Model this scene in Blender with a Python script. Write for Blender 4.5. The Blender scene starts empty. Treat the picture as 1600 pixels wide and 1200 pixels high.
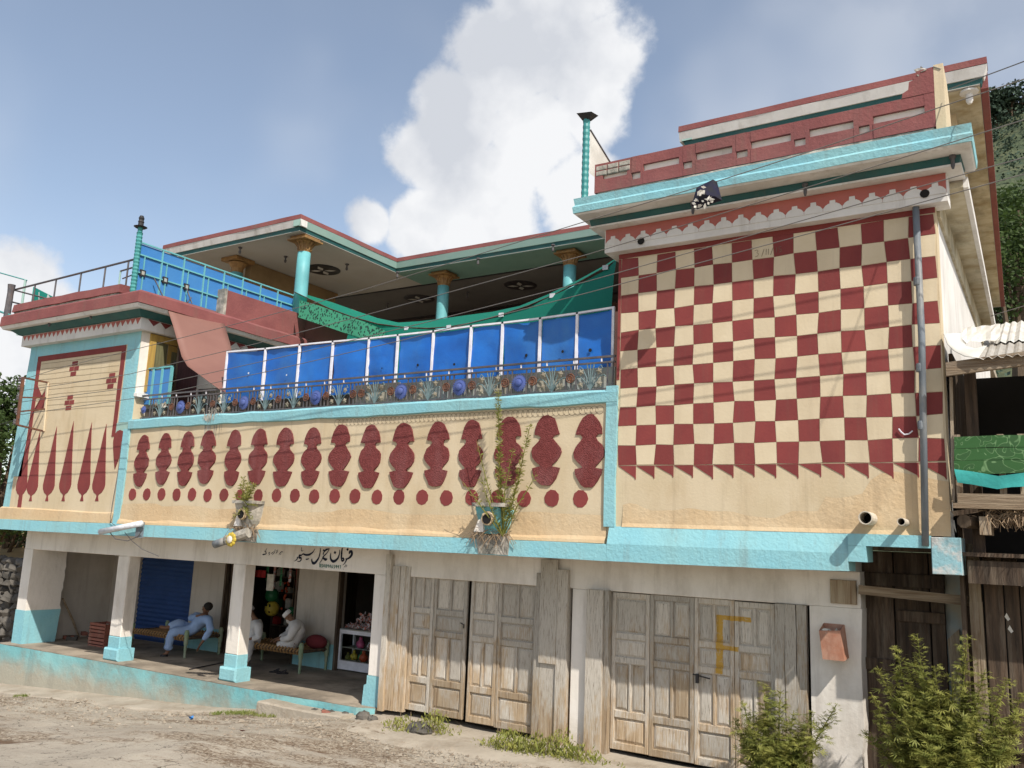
import bpy, bmesh, math, random
from mathutils import Vector, Matrix
random.seed(7)
RNG = random.Random(11)
sc = bpy.context.scene
COL = sc.collection

# ------------------------------------------------------------------ camera
FPX, YAW, PITCH, ROLL, CAMD = 1350.0, 0.563186, 0.178112, 0.0406307, 10.0676
_f = Vector((-math.sin(YAW)*math.cos(PITCH), math.cos(YAW)*math.cos(PITCH), math.sin(PITCH)))
_r0 = Vector((math.cos(YAW), math.sin(YAW), 0)); _u0 = _r0.cross(_f)
_r = _r0*math.cos(ROLL) + _u0*math.sin(ROLL); _u = -_r0*math.sin(ROLL) + _u0*math.cos(ROLL)
CAMP = Vector((0, -CAMD, 0))
cd = bpy.data.cameras.new('camera'); cam = bpy.data.objects.new('camera', cd); COL.objects.link(cam)
cd.sensor_width = 36; cd.lens = FPX/1600*36; cd.clip_end = 3000; cd.clip_start = 0.1
cam.matrix_world = Matrix(((_r.x, _u.x, -_f.x, CAMP.x), (_r.y, _u.y, -_f.y, CAMP.y), (_r.z, _u.z, -_f.z, CAMP.z), (0, 0, 0, 1)))
sc.camera = cam
sc.render.resolution_x, sc.render.resolution_y = 1024, 768
def ray(x, y): return _r*((x-800)/FPX) + _u*((600-y)/FPX) + _f
# survey helpers: a measured sight line met with a real plane of the building gives the point's place
def at(x, y, Y):
    d = ray(x, y); return CAMP + d*((Y+CAMD)/d.y)
def atx(x, y, X):
    d = ray(x, y); return CAMP + d*(X/d.x)
def atz(x, y, Z):
    d = ray(x, y); return CAMP + d*(Z/d.z)

# ------------------------------------------------------------------ light
SUN = Vector((0.57, -0.375, 0.731)).normalized()
sd = bpy.data.lights.new('sun', 'SUN'); so = bpy.data.objects.new('sun', sd); COL.objects.link(so)
sd.energy = 2.9; sd.angle = math.radians(0.6); sd.color = (1.0, 0.95, 0.87)
so.rotation_euler = SUN.to_track_quat('Z', 'Y').to_euler(); so.location = (10, -12, 14)
w = bpy.data.worlds.new('World'); sc.world = w; w.use_nodes = True
sc.view_settings.view_transform = 'Standard'; sc.view_settings.look = 'None'
sc.view_settings.gamma = 1; sc.view_settings.use_curve_mapping = False
sc.view_settings.exposure = 0.93

def world_nodes():
    nt = w.node_tree; N = nt.nodes; L = nt.links; N.clear()
    def math_(op, a, b=None, c=None, clamp=False):
        n = N.new('ShaderNodeMath'); n.operation = op; n.use_clamp = clamp
        for i, v in enumerate((a, b, c)):
            if v is None: continue
            if isinstance(v, (int, float)): n.inputs[i].default_value = v
            else: L.new(v, n.inputs[i])
        return n.outputs[0]
    out = N.new('ShaderNodeOutputWorld'); bg = N.new('ShaderNodeBackground')
    sky = N.new('ShaderNodeTexSky'); sky.sky_type = 'NISHITA'; sky.sun_disc = False
    sky.sun_elevation = math.asin(SUN.z); sky.sun_rotation = math.atan2(SUN.x, SUN.y)
    sky.air_density = 1.0; sky.dust_density = 3.2; sky.ozone_density = 1.5; sky.altitude = 1500
    tc = N.new('ShaderNodeTexCoord'); d = tc.outputs['Generated']
    nz = N.new('ShaderNodeTexNoise'); nz.inputs['Scale'].default_value = 8.0; nz.inputs['Detail'].default_value = 11; nz.inputs['Roughness'].default_value = 0.60
    L.new(d, nz.inputs['Vector'])
    nb = N.new('ShaderNodeTexNoise'); nb.inputs['Scale'].default_value = 1.5; nb.inputs['Detail'].default_value = 4; nb.inputs['Roughness'].default_value = 0.6
    L.new(d, nb.inputs['Vector'])
    # cumulus bank: a handful of round heads that the noise breaks up
    heads = [(850, 0, 120), (800, 95, 125), (905, 110, 110), (920, 180, 95), (720, 190, 110), (840, 215, 135), (660, 240, 80),
             (760, 300, 140), (900, 290, 110), (650, 345, 75), (580, 345, 50), (20, 440, 85), (60, 500, 90), (-60, 560, 160)]
    acc = None
    for (x, y, r) in heads:
        v = ray(x, y).normalized(); a = r/FPX*0.80
        dt = N.new('ShaderNodeVectorMath'); dt.operation = 'DOT_PRODUCT'; L.new(d, dt.inputs[0]); dt.inputs[1].default_value = v
        ang = math_('ARCCOSINE', math_('MINIMUM', dt.outputs['Value'], 0.99999))
        val = math_('SUBTRACT', 1.0, math_('DIVIDE', ang, a))
        acc = val if acc is None else math_('MAXIMUM', acc, val)
    acc = math_('MAXIMUM', acc, -0.6)
    n1 = math_('MULTIPLY', math_('SUBTRACT', nz.outputs['Fac'], 0.5), 1.7)
    dens = math_('ADD', acc, n1)
    mr = N.new('ShaderNodeMapRange'); mr.interpolation_type = 'SMOOTHSTEP'; L.new(dens, mr.inputs['Value'])
    mr.inputs['From Min'].default_value = -0.05; mr.inputs['From Max'].default_value = 0.30
    mask = mr.outputs['Result']
    # thin veil of high cloud over the whole sky
    vr = N.new('ShaderNodeMapRange'); vr.interpolation_type = 'SMOOTHSTEP'; L.new(nb.outputs['Fac'], vr.inputs['Value'])
    vr.inputs['From Min'].default_value = 0.46; vr.inputs['From Max'].default_value = 0.74; vr.inputs['To Max'].default_value = 0.40
    mask = math_('MAXIMUM', mask, vr.outputs['Result'])
    ns = N.new('ShaderNodeTexNoise'); ns.inputs['Scale'].default_value = 6.5; ns.inputs['Detail'].default_value = 7; L.new(d, ns.inputs['Vector'])
    cr = N.new('ShaderNodeValToRGB'); cr.color_ramp.elements[0].position = 0.38; cr.color_ramp.elements[1].position = 0.54
    cr.color_ramp.elements[0].color = (0.345, 0.36, 0.39, 1); cr.color_ramp.elements[1].color = (0.485, 0.49, 0.50, 1)
    L.new(ns.outputs['Fac'], cr.inputs['Fac'])
    skm = N.new('ShaderNodeMix'); skm.data_type = 'RGBA'; skm.blend_type = 'MULTIPLY'; skm.inputs['Factor'].default_value = 1
    L.new(sky.outputs['Color'], skm.inputs['A']); skm.inputs['B'].default_value = (0.134, 0.120, 0.104, 1)
    hz_ = N.new('ShaderNodeMix'); hz_.data_type = 'RGBA'; hz_.inputs['Factor'].default_value = 0.22; L.new(skm.outputs['Result'], hz_.inputs['A']); hz_.inputs['B'].default_value = (0.235, 0.25, 0.275, 1)
    mx = N.new('ShaderNodeMix'); mx.data_type = 'RGBA'; L.new(mask, mx.inputs['Factor']); L.new(hz_.outputs['Result'], mx.inputs['A']); L.new(cr.outputs['Color'], mx.inputs['B'])
    L.new(mx.outputs['Result'], bg.inputs['Color']); bg.inputs['Strength'].default_value = 1.0
    L.new(bg.outputs['Background'], out.inputs['Surface'])
world_nodes()

# ------------------------------------------------------------------ materials
MATS = {}
def _nodes(name):
    m = bpy.data.materials.new(name); m.use_nodes = True; nt = m.node_tree
    b = nt.nodes['Principled BSDF']; MATS[name] = m
    return m, nt, nt.nodes, nt.links, b
def rgb(*c):   # sRGB 0-255 to linear
    return tuple(((v/255)/12.92 if v/255 <= 0.04045 else ((v/255+0.055)/1.055)**2.4) for v in c) + (1,)
def mat(name, col, col2=None, scale=3.0, rough=0.85, bump=0.25, bscale=40, stretch=(1, 1, 1), lo=0.38, hi=0.62,
        dirt=None, dirt_amt=0.5, dscale=1.2, dstretch=(1, 1, 0.35), metal=0.0, objvar=0.0, speck=0.0, spec=0.3, bdist=0.01, streak=0.0, streak_col=(0.16, 0.12, 0.085)):
    m, nt, N, L, b = _nodes(name)
    geo = N.new('ShaderNodeNewGeometry')
    def mapped(st):
        mp = N.new('ShaderNodeMapping'); mp.inputs['Scale'].default_value = st; L.new(geo.outputs['Position'], mp.inputs['Vector']); return mp.outputs['Vector']
    def noise(sc_, st=(1, 1, 1), det=6, ro=0.6):
        n = N.new('ShaderNodeTexNoise'); n.inputs['Scale'].default_value = sc_; n.inputs['Detail'].default_value = det; n.inputs['Roughness'].default_value = ro
        L.new(mapped(st), n.inputs['Vector']); return n.outputs['Fac']
    def rng(v, a, c, t0=0.0, t1=1.0):
        r = N.new('ShaderNodeMapRange'); L.new(v, r.inputs['Value']); r.inputs['From Min'].default_value = a; r.inputs['From Max'].default_value = c
        r.inputs['To Min'].default_value = t0; r.inputs['To Max'].default_value = t1; return r.outputs['Result']
    def mix(f, a, c, bt='MIX'):
        n = N.new('ShaderNodeMix'); n.data_type = 'RGBA'; n.blend_type = bt
        for s, v in (('Factor', f), ('A', a), ('B', c)):
            if hasattr(v, 'links') or hasattr(v, 'is_linked'): L.new(v, n.inputs[s])
            else: n.inputs[s].default_value = v
        return n.outputs['Result']
    col = tuple(col[:3])+(1,); col2 = tuple((col2 or [c*0.86 for c in col[:3]])[:3])+(1,)
    c = mix(rng(noise(scale, stretch), lo, hi), col, col2)
    if dirt:
        c = mix(rng(noise(dscale, dstretch, 8, 0.68), 0.5, 0.72, 0, dirt_amt), c, tuple(dirt[:3])+(1,))
    if streak:
        c = mix(rng(noise(2.2, (2.6, 2.6, 0.16), 7, 0.7), 0.54, 0.74, 0, streak), c, tuple(streak_col)+(1,))
        c = mix(rng(noise(7, (1, 1, 1), 8, 0.75), 0.60, 0.72, 0, streak*0.8), c, tuple(x*0.6 for x in col[:3])+(1,))
    if speck:
        c = mix(rng(noise(90, (1, 1, 1), 3), 0.60, 0.72, 0, speck), c, tuple(x*0.45 for x in col[:3])+(1,))
    if objvar:
        oi = N.new('ShaderNodeObjectInfo'); f = rng(oi.outputs['Random'], 0, 1, 1-objvar, 1+objvar*0.6)
        cc = N.new('ShaderNodeCombineColor'); 
        for s in ('Red', 'Green', 'Blue'): L.new(f, cc.inputs[s])
        c = mix(1.0, c, cc.outputs['Color'], 'MULTIPLY')
    L.new(c, b.inputs['Base Color']); b.inputs['Roughness'].default_value = rough; b.inputs['Metallic'].default_value = metal
    b.inputs['Specular IOR Level'].default_value = spec
    if bump:
        bn = N.new('ShaderNodeBump'); bn.inputs['Strength'].default_value = bump; bn.inputs['Distance'].default_value = bdist
        L.new(noise(bscale, stretch, 8, 0.65), bn.inputs['Height']); L.new(bn.outputs['Normal'], b.inputs['Normal'])
    m['_mix'] = 1
    return m

M = {}
CREAM = (0.57, 0.475, 0.33)
M['cream'] = mat('cream_plaster', CREAM, (0.52, 0.425, 0.28), 1.3, dirt=(0.42, 0.30, 0.17), dirt_amt=0.55, bump=0.35, bscale=30, streak=0.3)
M['cream_low'] = mat('ochre_plaster', (0.53, 0.385, 0.225), (0.56, 0.445, 0.29), 0.9, dirt=(0.36, 0.25, 0.14), dirt_amt=0.6, bump=0.6, bscale=16, bdist=0.02, streak=0.35)
M['cream_tile'] = mat('cream_paint', (0.60, 0.505, 0.355), (0.555, 0.46, 0.315), 2.2, dirt=(0.47, 0.37, 0.25), dirt_amt=0.35, bump=0.25, bscale=25, objvar=0.06, streak=0.16)
M['maroon'] = mat('maroon_paint', (0.215, 0.044, 0.040), (0.185, 0.037, 0.036), 2.5, dirt=(0.16, 0.035, 0.035), dirt_amt=0.5, bump=0.25, bscale=30, objvar=0.15, streak=0.22)
M['rough'] = mat('maroon_roughcast', (0.25, 0.058, 0.055), (0.20, 0.042, 0.04), 18, dirt=(0.34, 0.15, 0.15), dirt_amt=0.6, dscale=1.6, dstretch=(1, 1, 0.5), bump=1.0, bscale=60, bdist=0.06, speck=0.5)
M['red'] = mat('faded_red_plaster', (0.235, 0.08, 0.074), (0.19, 0.062, 0.06), 1.8, dirt=(0.17, 0.09, 0.08), dirt_amt=0.6, bump=0.5, bscale=22, bdist=0.02, streak=0.35)
M['pink'] = mat('salmon_paint', (0.42, 0.13, 0.105), (0.36, 0.11, 0.09), 2, dirt=(0.28, 0.11, 0.1), bump=0.2, streak=0.3)
M['teal'] = mat('turquoise_paint', (0.22, 0.47, 0.53), (0.26, 0.50, 0.53), 1.2, dirt=(0.20, 0.36, 0.38), dirt_amt=0.6, bump=0.6, bscale=20, bdist=0.02, streak=0.5, streak_col=(0.20, 0.22, 0.20), speck=0.15)
M['teal_dirty'] = mat('stained_turquoise', (0.13, 0.38, 0.41), (0.22, 0.45, 0.45), 0.8, dirt=(0.23, 0.21, 0.16), dirt_amt=0.95, dscale=0.9, dstretch=(1, 1, 1.0), bump=0.6, bscale=14, bdist=0.02)
M['teal_pale'] = mat('pale_green_paint', (0.27, 0.42, 0.375), (0.31, 0.45, 0.40), 1.2, dirt=(0.3, 0.36, 0.32), bump=0.15)
M['teal_metal'] = mat('teal_metal_paint', (0.035, 0.20, 0.20), (0.05, 0.25, 0.24), 3, rough=0.5, bump=0.1, spec=0.4)
M['soffit_green'] = mat('green_soffit_paint', (0.15, 0.27, 0.23), (0.18, 0.30, 0.255), 0.8, bump=0.1)
M['teal_worn'] = mat('flaked_turquoise', (0.24, 0.42, 0.46), (0.47, 0.48, 0.46), 5, lo=0.47, hi=0.58, dirt=(0.06, 0.055, 0.05), dirt_amt=0.75, dscale=3, bump=0.7, bscale=14, bdist=0.02, streak=0.3, streak_col=(0.20, 0.22, 0.20), speck=0.15)
M['green_dark'] = mat('dark_green_paint', (0.018, 0.085, 0.085), (0.03, 0.11, 0.105), 2, rough=0.6, dirt=(0.06, 0.08, 0.07), bump=0.2, streak=0.3)
M['white'] = mat('white_plaster', (0.76, 0.71, 0.65), (0.70, 0.65, 0.58), 1.1, dirt=(0.36, 0.31, 0.25), dirt_amt=0.6, bump=0.4, bscale=18, bdist=0.015, streak=0.28)
M['white_trim'] = mat('white_trim_paint', (0.68, 0.66, 0.63), (0.6, 0.58, 0.55), 2, dirt=(0.34, 0.30, 0.24), dirt_amt=0.5, bump=0.25, streak=0.35)
M['stained'] = mat('rain_stained_plaster', (0.52, 0.47, 0.35), (0.33, 0.26, 0.15), 1.6, stretch=(1, 1.4, 1), lo=0.42, hi=0.66, dirt=(0.12, 0.10, 0.06), dirt_amt=0.7, dscale=1.1, dstretch=(2, 1, 1), bump=0.3)
M['mould'] = mat('mouldy_plaster', (0.46, 0.42, 0.36), (0.20, 0.19, 0.16), 5, dirt=(0.08, 0.08, 0.07), dirt_amt=0.8, dscale=4, bump=0.6, bscale=25, bdist=0.02)
M['grey_soffit'] = mat('soffit_paint', (0.42, 0.41, 0.38), (0.36, 0.35, 0.325), 0.6, dirt=(0.4, 0.36, 0.28), dirt_amt=0.4, dstretch=(1, 1, 1), bump=0.1)
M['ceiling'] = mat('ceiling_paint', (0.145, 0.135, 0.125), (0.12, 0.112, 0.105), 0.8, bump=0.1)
M['tan'] = mat('tan_plaster', (0.27, 0.18, 0.09), (0.21, 0.14, 0.07), 1.4, bump=0.2)
M['gold'] = mat('gilt_paint', (0.30, 0.17, 0.06), (0.2, 0.11, 0.045), 9, rough=0.5, bump=0.3)
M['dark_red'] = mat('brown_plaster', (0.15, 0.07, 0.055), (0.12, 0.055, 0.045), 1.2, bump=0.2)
M['black'] = mat('black_metal', (0.02, 0.02, 0.022), (0.035, 0.03, 0.03), 8, rough=0.5, bump=0.1)
M['iron'] = mat('grey_iron', (0.07, 0.07, 0.08), (0.11, 0.10, 0.10), 9, rough=0.55, bump=0.2, dirt=(0.12, 0.06, 0.035), dirt_amt=0.6, dscale=6)
M['cable'] = mat('grey_aluminium_cable', (0.16, 0.15, 0.14), None, 5, rough=0.5, bump=0)
M['rust'] = mat('rusty_iron', (0.16, 0.065, 0.035), (0.09, 0.05, 0.04), 14, rough=0.8, bump=0.4)
M['pipe'] = mat('galvanised_pipe', (0.17, 0.195, 0.22), (0.12, 0.135, 0.15), 6, stretch=(1, 1, 0.3), rough=0.5, dirt=(0.36, 0.33, 0.28), dirt_amt=0.6, dscale=4, bump=0.2)
M['pvc'] = mat('cream_plastic_pipe', (0.58, 0.53, 0.44), (0.48, 0.43, 0.35), 8, rough=0.5, dirt=(0.2, 0.16, 0.12), bump=0.1)
M['blue_sheet'] = mat('blue_sheet_metal', (0.008, 0.10, 0.41), (0.014, 0.135, 0.48), 1.2, rough=0.38, dirt=(0.04, 0.17, 0.42), dirt_amt=0.7, dscale=1.3, bump=0.3, bscale=1.6, bdist=0.06, spec=0.45, objvar=0.16)
M['blue_screen'] = mat('faded_blue_sheet', (0.045, 0.18, 0.44), (0.055, 0.20, 0.45), 1.5, rough=0.5, bump=0.3, bscale=3, bdist=0.03)
M['blue_disc'] = mat('violet_blue_paint', (0.06, 0.09, 0.27), (0.08, 0.11, 0.28), 9, rough=0.5, bump=0.2)
M['bar_teal'] = mat('pale_teal_bar', (0.14, 0.40, 0.42), None, 3, rough=0.5, bump=0.1)
M['white_bar'] = mat('white_bar_paint', (0.75, 0.74, 0.78), (0.62, 0.6, 0.64), 6, rough=0.5, bump=0.1)
M['petal'] = mat('cream_cast_iron', (0.27, 0.24, 0.18), (0.19, 0.16, 0.115), 14, rough=0.6, bump=0.2)
M['stem_paint'] = mat('pale_cyan_iron', (0.14, 0.20, 0.21), (0.10, 0.15, 0.155), 12, rough=0.6, bump=0.2)
M['slab'] = mat('weathered_panel', (0.32, 0.355, 0.345), (0.37, 0.34, 0.27), 2.2, lo=0.42, hi=0.56, dirt=(0.15, 0.14, 0.13), dirt_amt=0.7, bump=0.3)
M['brown_sheet'] = mat('brown_sheet_metal', (0.21, 0.105, 0.082), (0.19, 0.092, 0.072), 1.1, rough=0.5, bump=0.15, bscale=3, bdist=0.02)
M['net'] = None
M['wood'] = mat('weathered_timber', (0.36, 0.29, 0.20), (0.20, 0.13, 0.075), 3.0, stretch=(9, 9, 0.55), lo=0.36, hi=0.66, dirt=(0.45, 0.40, 0.33), dirt_amt=0.75, dscale=2.0, dstretch=(3, 3, 0.5), bump=0.9, bscale=7, bdist=0.02, objvar=0.16)
M['wood_door'] = None
M['wood_dark'] = mat('dark_old_boards', (0.10, 0.066, 0.043), (0.047, 0.032, 0.022), 2.5, stretch=(8, 8, 0.6), dirt=(0.21, 0.17, 0.125), dirt_amt=0.7, dscale=2, dstretch=(4, 4, 0.5), bump=0.9, bscale=6, bdist=0.02, objvar=0.25)
M['wood_h'] = mat('weathered_beam', (0.30, 0.23, 0.155), (0.17, 0.115, 0.07), 3, stretch=(0.5, 8, 9), dirt=(0.4, 0.34, 0.27), dirt_amt=0.6, dstretch=(0.5, 4, 4), bump=0.9, bscale=7, bdist=0.02, objvar=0.15)
M['yellow_wood'] = mat('yellow_paint_wood', (0.42, 0.28, 0.07), (0.34, 0.21, 0.06), 3, stretch=(6, 6, 0.6), dirt=(0.2, 0.14, 0.07), bump=0.4)
M['olive_wood'] = mat('olive_shutter', (0.16, 0.15, 0.075), (0.11, 0.1, 0.05), 3, stretch=(6, 6, 0.6), bump=0.4)
M['maroon_sheet'] = mat('maroon_corrugated', (0.085, 0.028, 0.03), (0.06, 0.022, 0.024), 3, rough=0.6, bump=0.2)
M['zinc'] = mat('corrugated_zinc', (0.46, 0.43, 0.38), (0.36, 0.33, 0.28), 2.5, rough=0.5, metal=0.25, dirt=(0.25, 0.18, 0.12), dirt_amt=0.6, dscale=3, bump=0.2)
M['zinc_white'] = mat('white_flashing', (0.66, 0.64, 0.59), (0.5, 0.48, 0.43), 2, rough=0.5, dirt=(0.3, 0.25, 0.2), bump=0.2)
M['tin'] = mat('rusty_tin_box', (0.36, 0.16, 0.10), (0.42, 0.24, 0.17), 6, rough=0.6, dirt=(0.2, 0.08, 0.05), dirt_amt=0.6, dscale=5, bump=0.3)
M['paper'] = mat('paper_litter', (0.68, 0.64, 0.56), (0.5, 0.46, 0.4), 12, bump=0.1)
M['floor'] = mat('cement_floor', (0.36, 0.30, 0.23), (0.20, 0.165, 0.125), 1.1, dirt=(0.07, 0.06, 0.05), dirt_amt=0.85, dscale=1.6, dstretch=(1, 1, 1), bump=0.3, rough=0.75)
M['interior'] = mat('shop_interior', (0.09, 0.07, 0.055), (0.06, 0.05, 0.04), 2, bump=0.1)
M['back_wall'] = mat('porch_back_wall', (0.50, 0.455, 0.40), (0.42, 0.38, 0.33), 1.0, dirt=(0.27, 0.23, 0.18), dirt_amt=0.6, bump=0.3, bscale=14, streak=0.3)
M['shutter'] = mat('blue_roller_shutter', (0.03, 0.07, 0.20), (0.025, 0.06, 0.17), 2, rough=0.5, bump=0.1)
M['brick'] = mat('red_brick', (0.30, 0.11, 0.075), (0.22, 0.085, 0.06), 9, bump=0.5, objvar=0.2, dirt=(0.35, 0.26, 0.2), dirt_amt=0.4, dscale=6)
M['concrete'] = mat('concrete', (0.40, 0.35, 0.28), (0.32, 0.275, 0.215), 1.6, dirt=(0.20, 0.15, 0.10), dirt_amt=0.75, dscale=1.5, dstretch=(1, 1, 1), bump=0.6, bscale=15, bdist=0.03, streak=0.3)
M['green_lit'] = None
M['dark_blue'] = mat('navy_cloth', (0.012, 0.012, 0.04), (0.018, 0.018, 0.025), 8, bump=0.2)
M['dk'] = mat('black_and_hole_shade', (0.012, 0.011, 0.010), None, 4, bump=0)  # near-black for eyes and ball spots; stands in for shade inside holes
M['ink'] = mat('blue_black_sign_paint', (0.012, 0.016, 0.035), None, 6, bump=0)
M['ink_green'] = mat('green_sign_paint', (0.008, 0.13, 0.10), None, 6, bump=0)
M['ink_white'] = mat('white_sign_paint', (0.75, 0.78, 0.75), None, 6, bump=0)
M['sign_green'] = mat('green_sign_board', (0.02, 0.31, 0.24), None, 2, rough=0.5, bump=0)
M['pencil'] = mat('pencil_mark', (0.16, 0.12, 0.085), None, 6, bump=0)
M['skin'] = mat('skin', (0.22, 0.115, 0.07), (0.19, 0.10, 0.06), 8, rough=0.6, bump=0.05)
M['cloth_white'] = mat('white_cotton', (0.62, 0.60, 0.58), (0.52, 0.50, 0.49), 4, bump=0.5, bscale=9, bdist=0.03, stretch=(1, 1, 0.6))
M['cloth_blue'] = mat('pale_blue_cotton', (0.32, 0.44, 0.66), (0.26, 0.37, 0.58), 4, bump=0.5, bscale=9, bdist=0.03, stretch=(1, 1, 0.6))
M['hair'] = mat('black_hair', (0.02, 0.016, 0.014), None, 20, bump=0.3)
M['beard'] = mat('white_beard', (0.60, 0.56, 0.50), None, 30, bump=0.5)
M['cap'] = mat('white_cap', (0.70, 0.67, 0.66), None, 12, bump=0.2)
M['rope'] = mat('charpai_rope', (0.34, 0.20, 0.085), (0.24, 0.135, 0.055), 30, bump=0.6)
M['leg_green'] = mat('green_turned_wood', (0.20, 0.27, 0.16), (0.28, 0.31, 0.22), 8, bump=0.3, rough=0.6)
M['blanket'] = mat('dark_red_blanket', (0.14, 0.02, 0.025), None, 8, bump=0.4)
M['glass'] = None
M['leafy'] = mat('hemp_leaves', (0.34, 0.33, 0.085), (0.17, 0.20, 0.045), 7, rough=0.6, bump=0, lo=0.35, hi=0.65, dirt=(0.22, 0.20, 0.07), dirt_amt=0.5, dscale=4, dstretch=(1, 1, 1))
M['tree_leaf'] = mat('tree_leaves', (0.075, 0.115, 0.03), (0.04, 0.07, 0.018), 2.5, rough=0.6, bump=0, lo=0.35, hi=0.65)
M['far_leaf'] = mat('hill_tree_leaves', (0.052, 0.082, 0.05), (0.035, 0.06, 0.042), 0.4, rough=0.8, bump=0, lo=0.35, hi=0.65)
M['dry'] = mat('dry_twigs', (0.28, 0.20, 0.125), (0.19, 0.13, 0.08), 12, bump=0.3)
M['weed'] = mat('yellow_green_weed', (0.27, 0.25, 0.065), (0.17, 0.19, 0.04), 20, rough=0.7, bump=0)
M['grass'] = mat('grass_blades', (0.15, 0.20, 0.04), (0.22, 0.22, 0.07), 4, rough=0.7, bump=0)
M['bark'] = mat('bark', (0.12, 0.085, 0.055), (0.08, 0.055, 0.035), 9, stretch=(3, 3, 0.6), bump=0.8)
M['stone'] = mat('dry_stone', (0.125, 0.112, 0.095), (0.075, 0.068, 0.058), 4, bump=0.7, bscale=9, objvar=0.35, bdist=0.03)
M['earth'] = mat('yellow_earth', (0.46, 0.31, 0.15), (0.35, 0.24, 0.12), 1.5, bump=0.6, bscale=6, bdist=0.05)
M['gravel'] = mat('gravel_stones', (0.38, 0.33, 0.26), (0.24, 0.19, 0.14), 6, bump=0.3, objvar=0.2)
M['yellow'] = mat('yellow_plastic', (0.50, 0.37, 0.05), None, 6, rough=0.4, bump=0)
M['green_toy'] = mat('green_plastic', (0.02, 0.13, 0.05), None, 6, rough=0.4, bump=0)
M['orange_toy'] = mat('orange_plastic', (0.42, 0.07, 0.025), None, 6, rough=0.4, bump=0)
M['pink_toy'] = mat('pink_plastic', (0.5, 0.1, 0.2), None, 6, rough=0.4, bump=0)
M['packet'] = mat('shiny_packets', (0.40, 0.12, 0.08), (0.5, 0.5, 0.52), 30, rough=0.35, lo=0.48, hi=0.52, bump=0.2, objvar=0.3)
M['red_cloth'] = mat('red_cloth', (0.3, 0.02, 0.02), None, 6, bump=0.2)
M['green_cloth'] = None
M['teal_cloth'] = mat('turquoise_cloth', (0.05, 0.36, 0.33), (0.04, 0.3, 0.28), 4, bump=0.4, bscale=6, bdist=0.03)
M['plastic_white'] = mat('white_plastic', (0.66, 0.68, 0.72), (0.5, 0.5, 0.52), 10, rough=0.4, bump=0.1)

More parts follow.
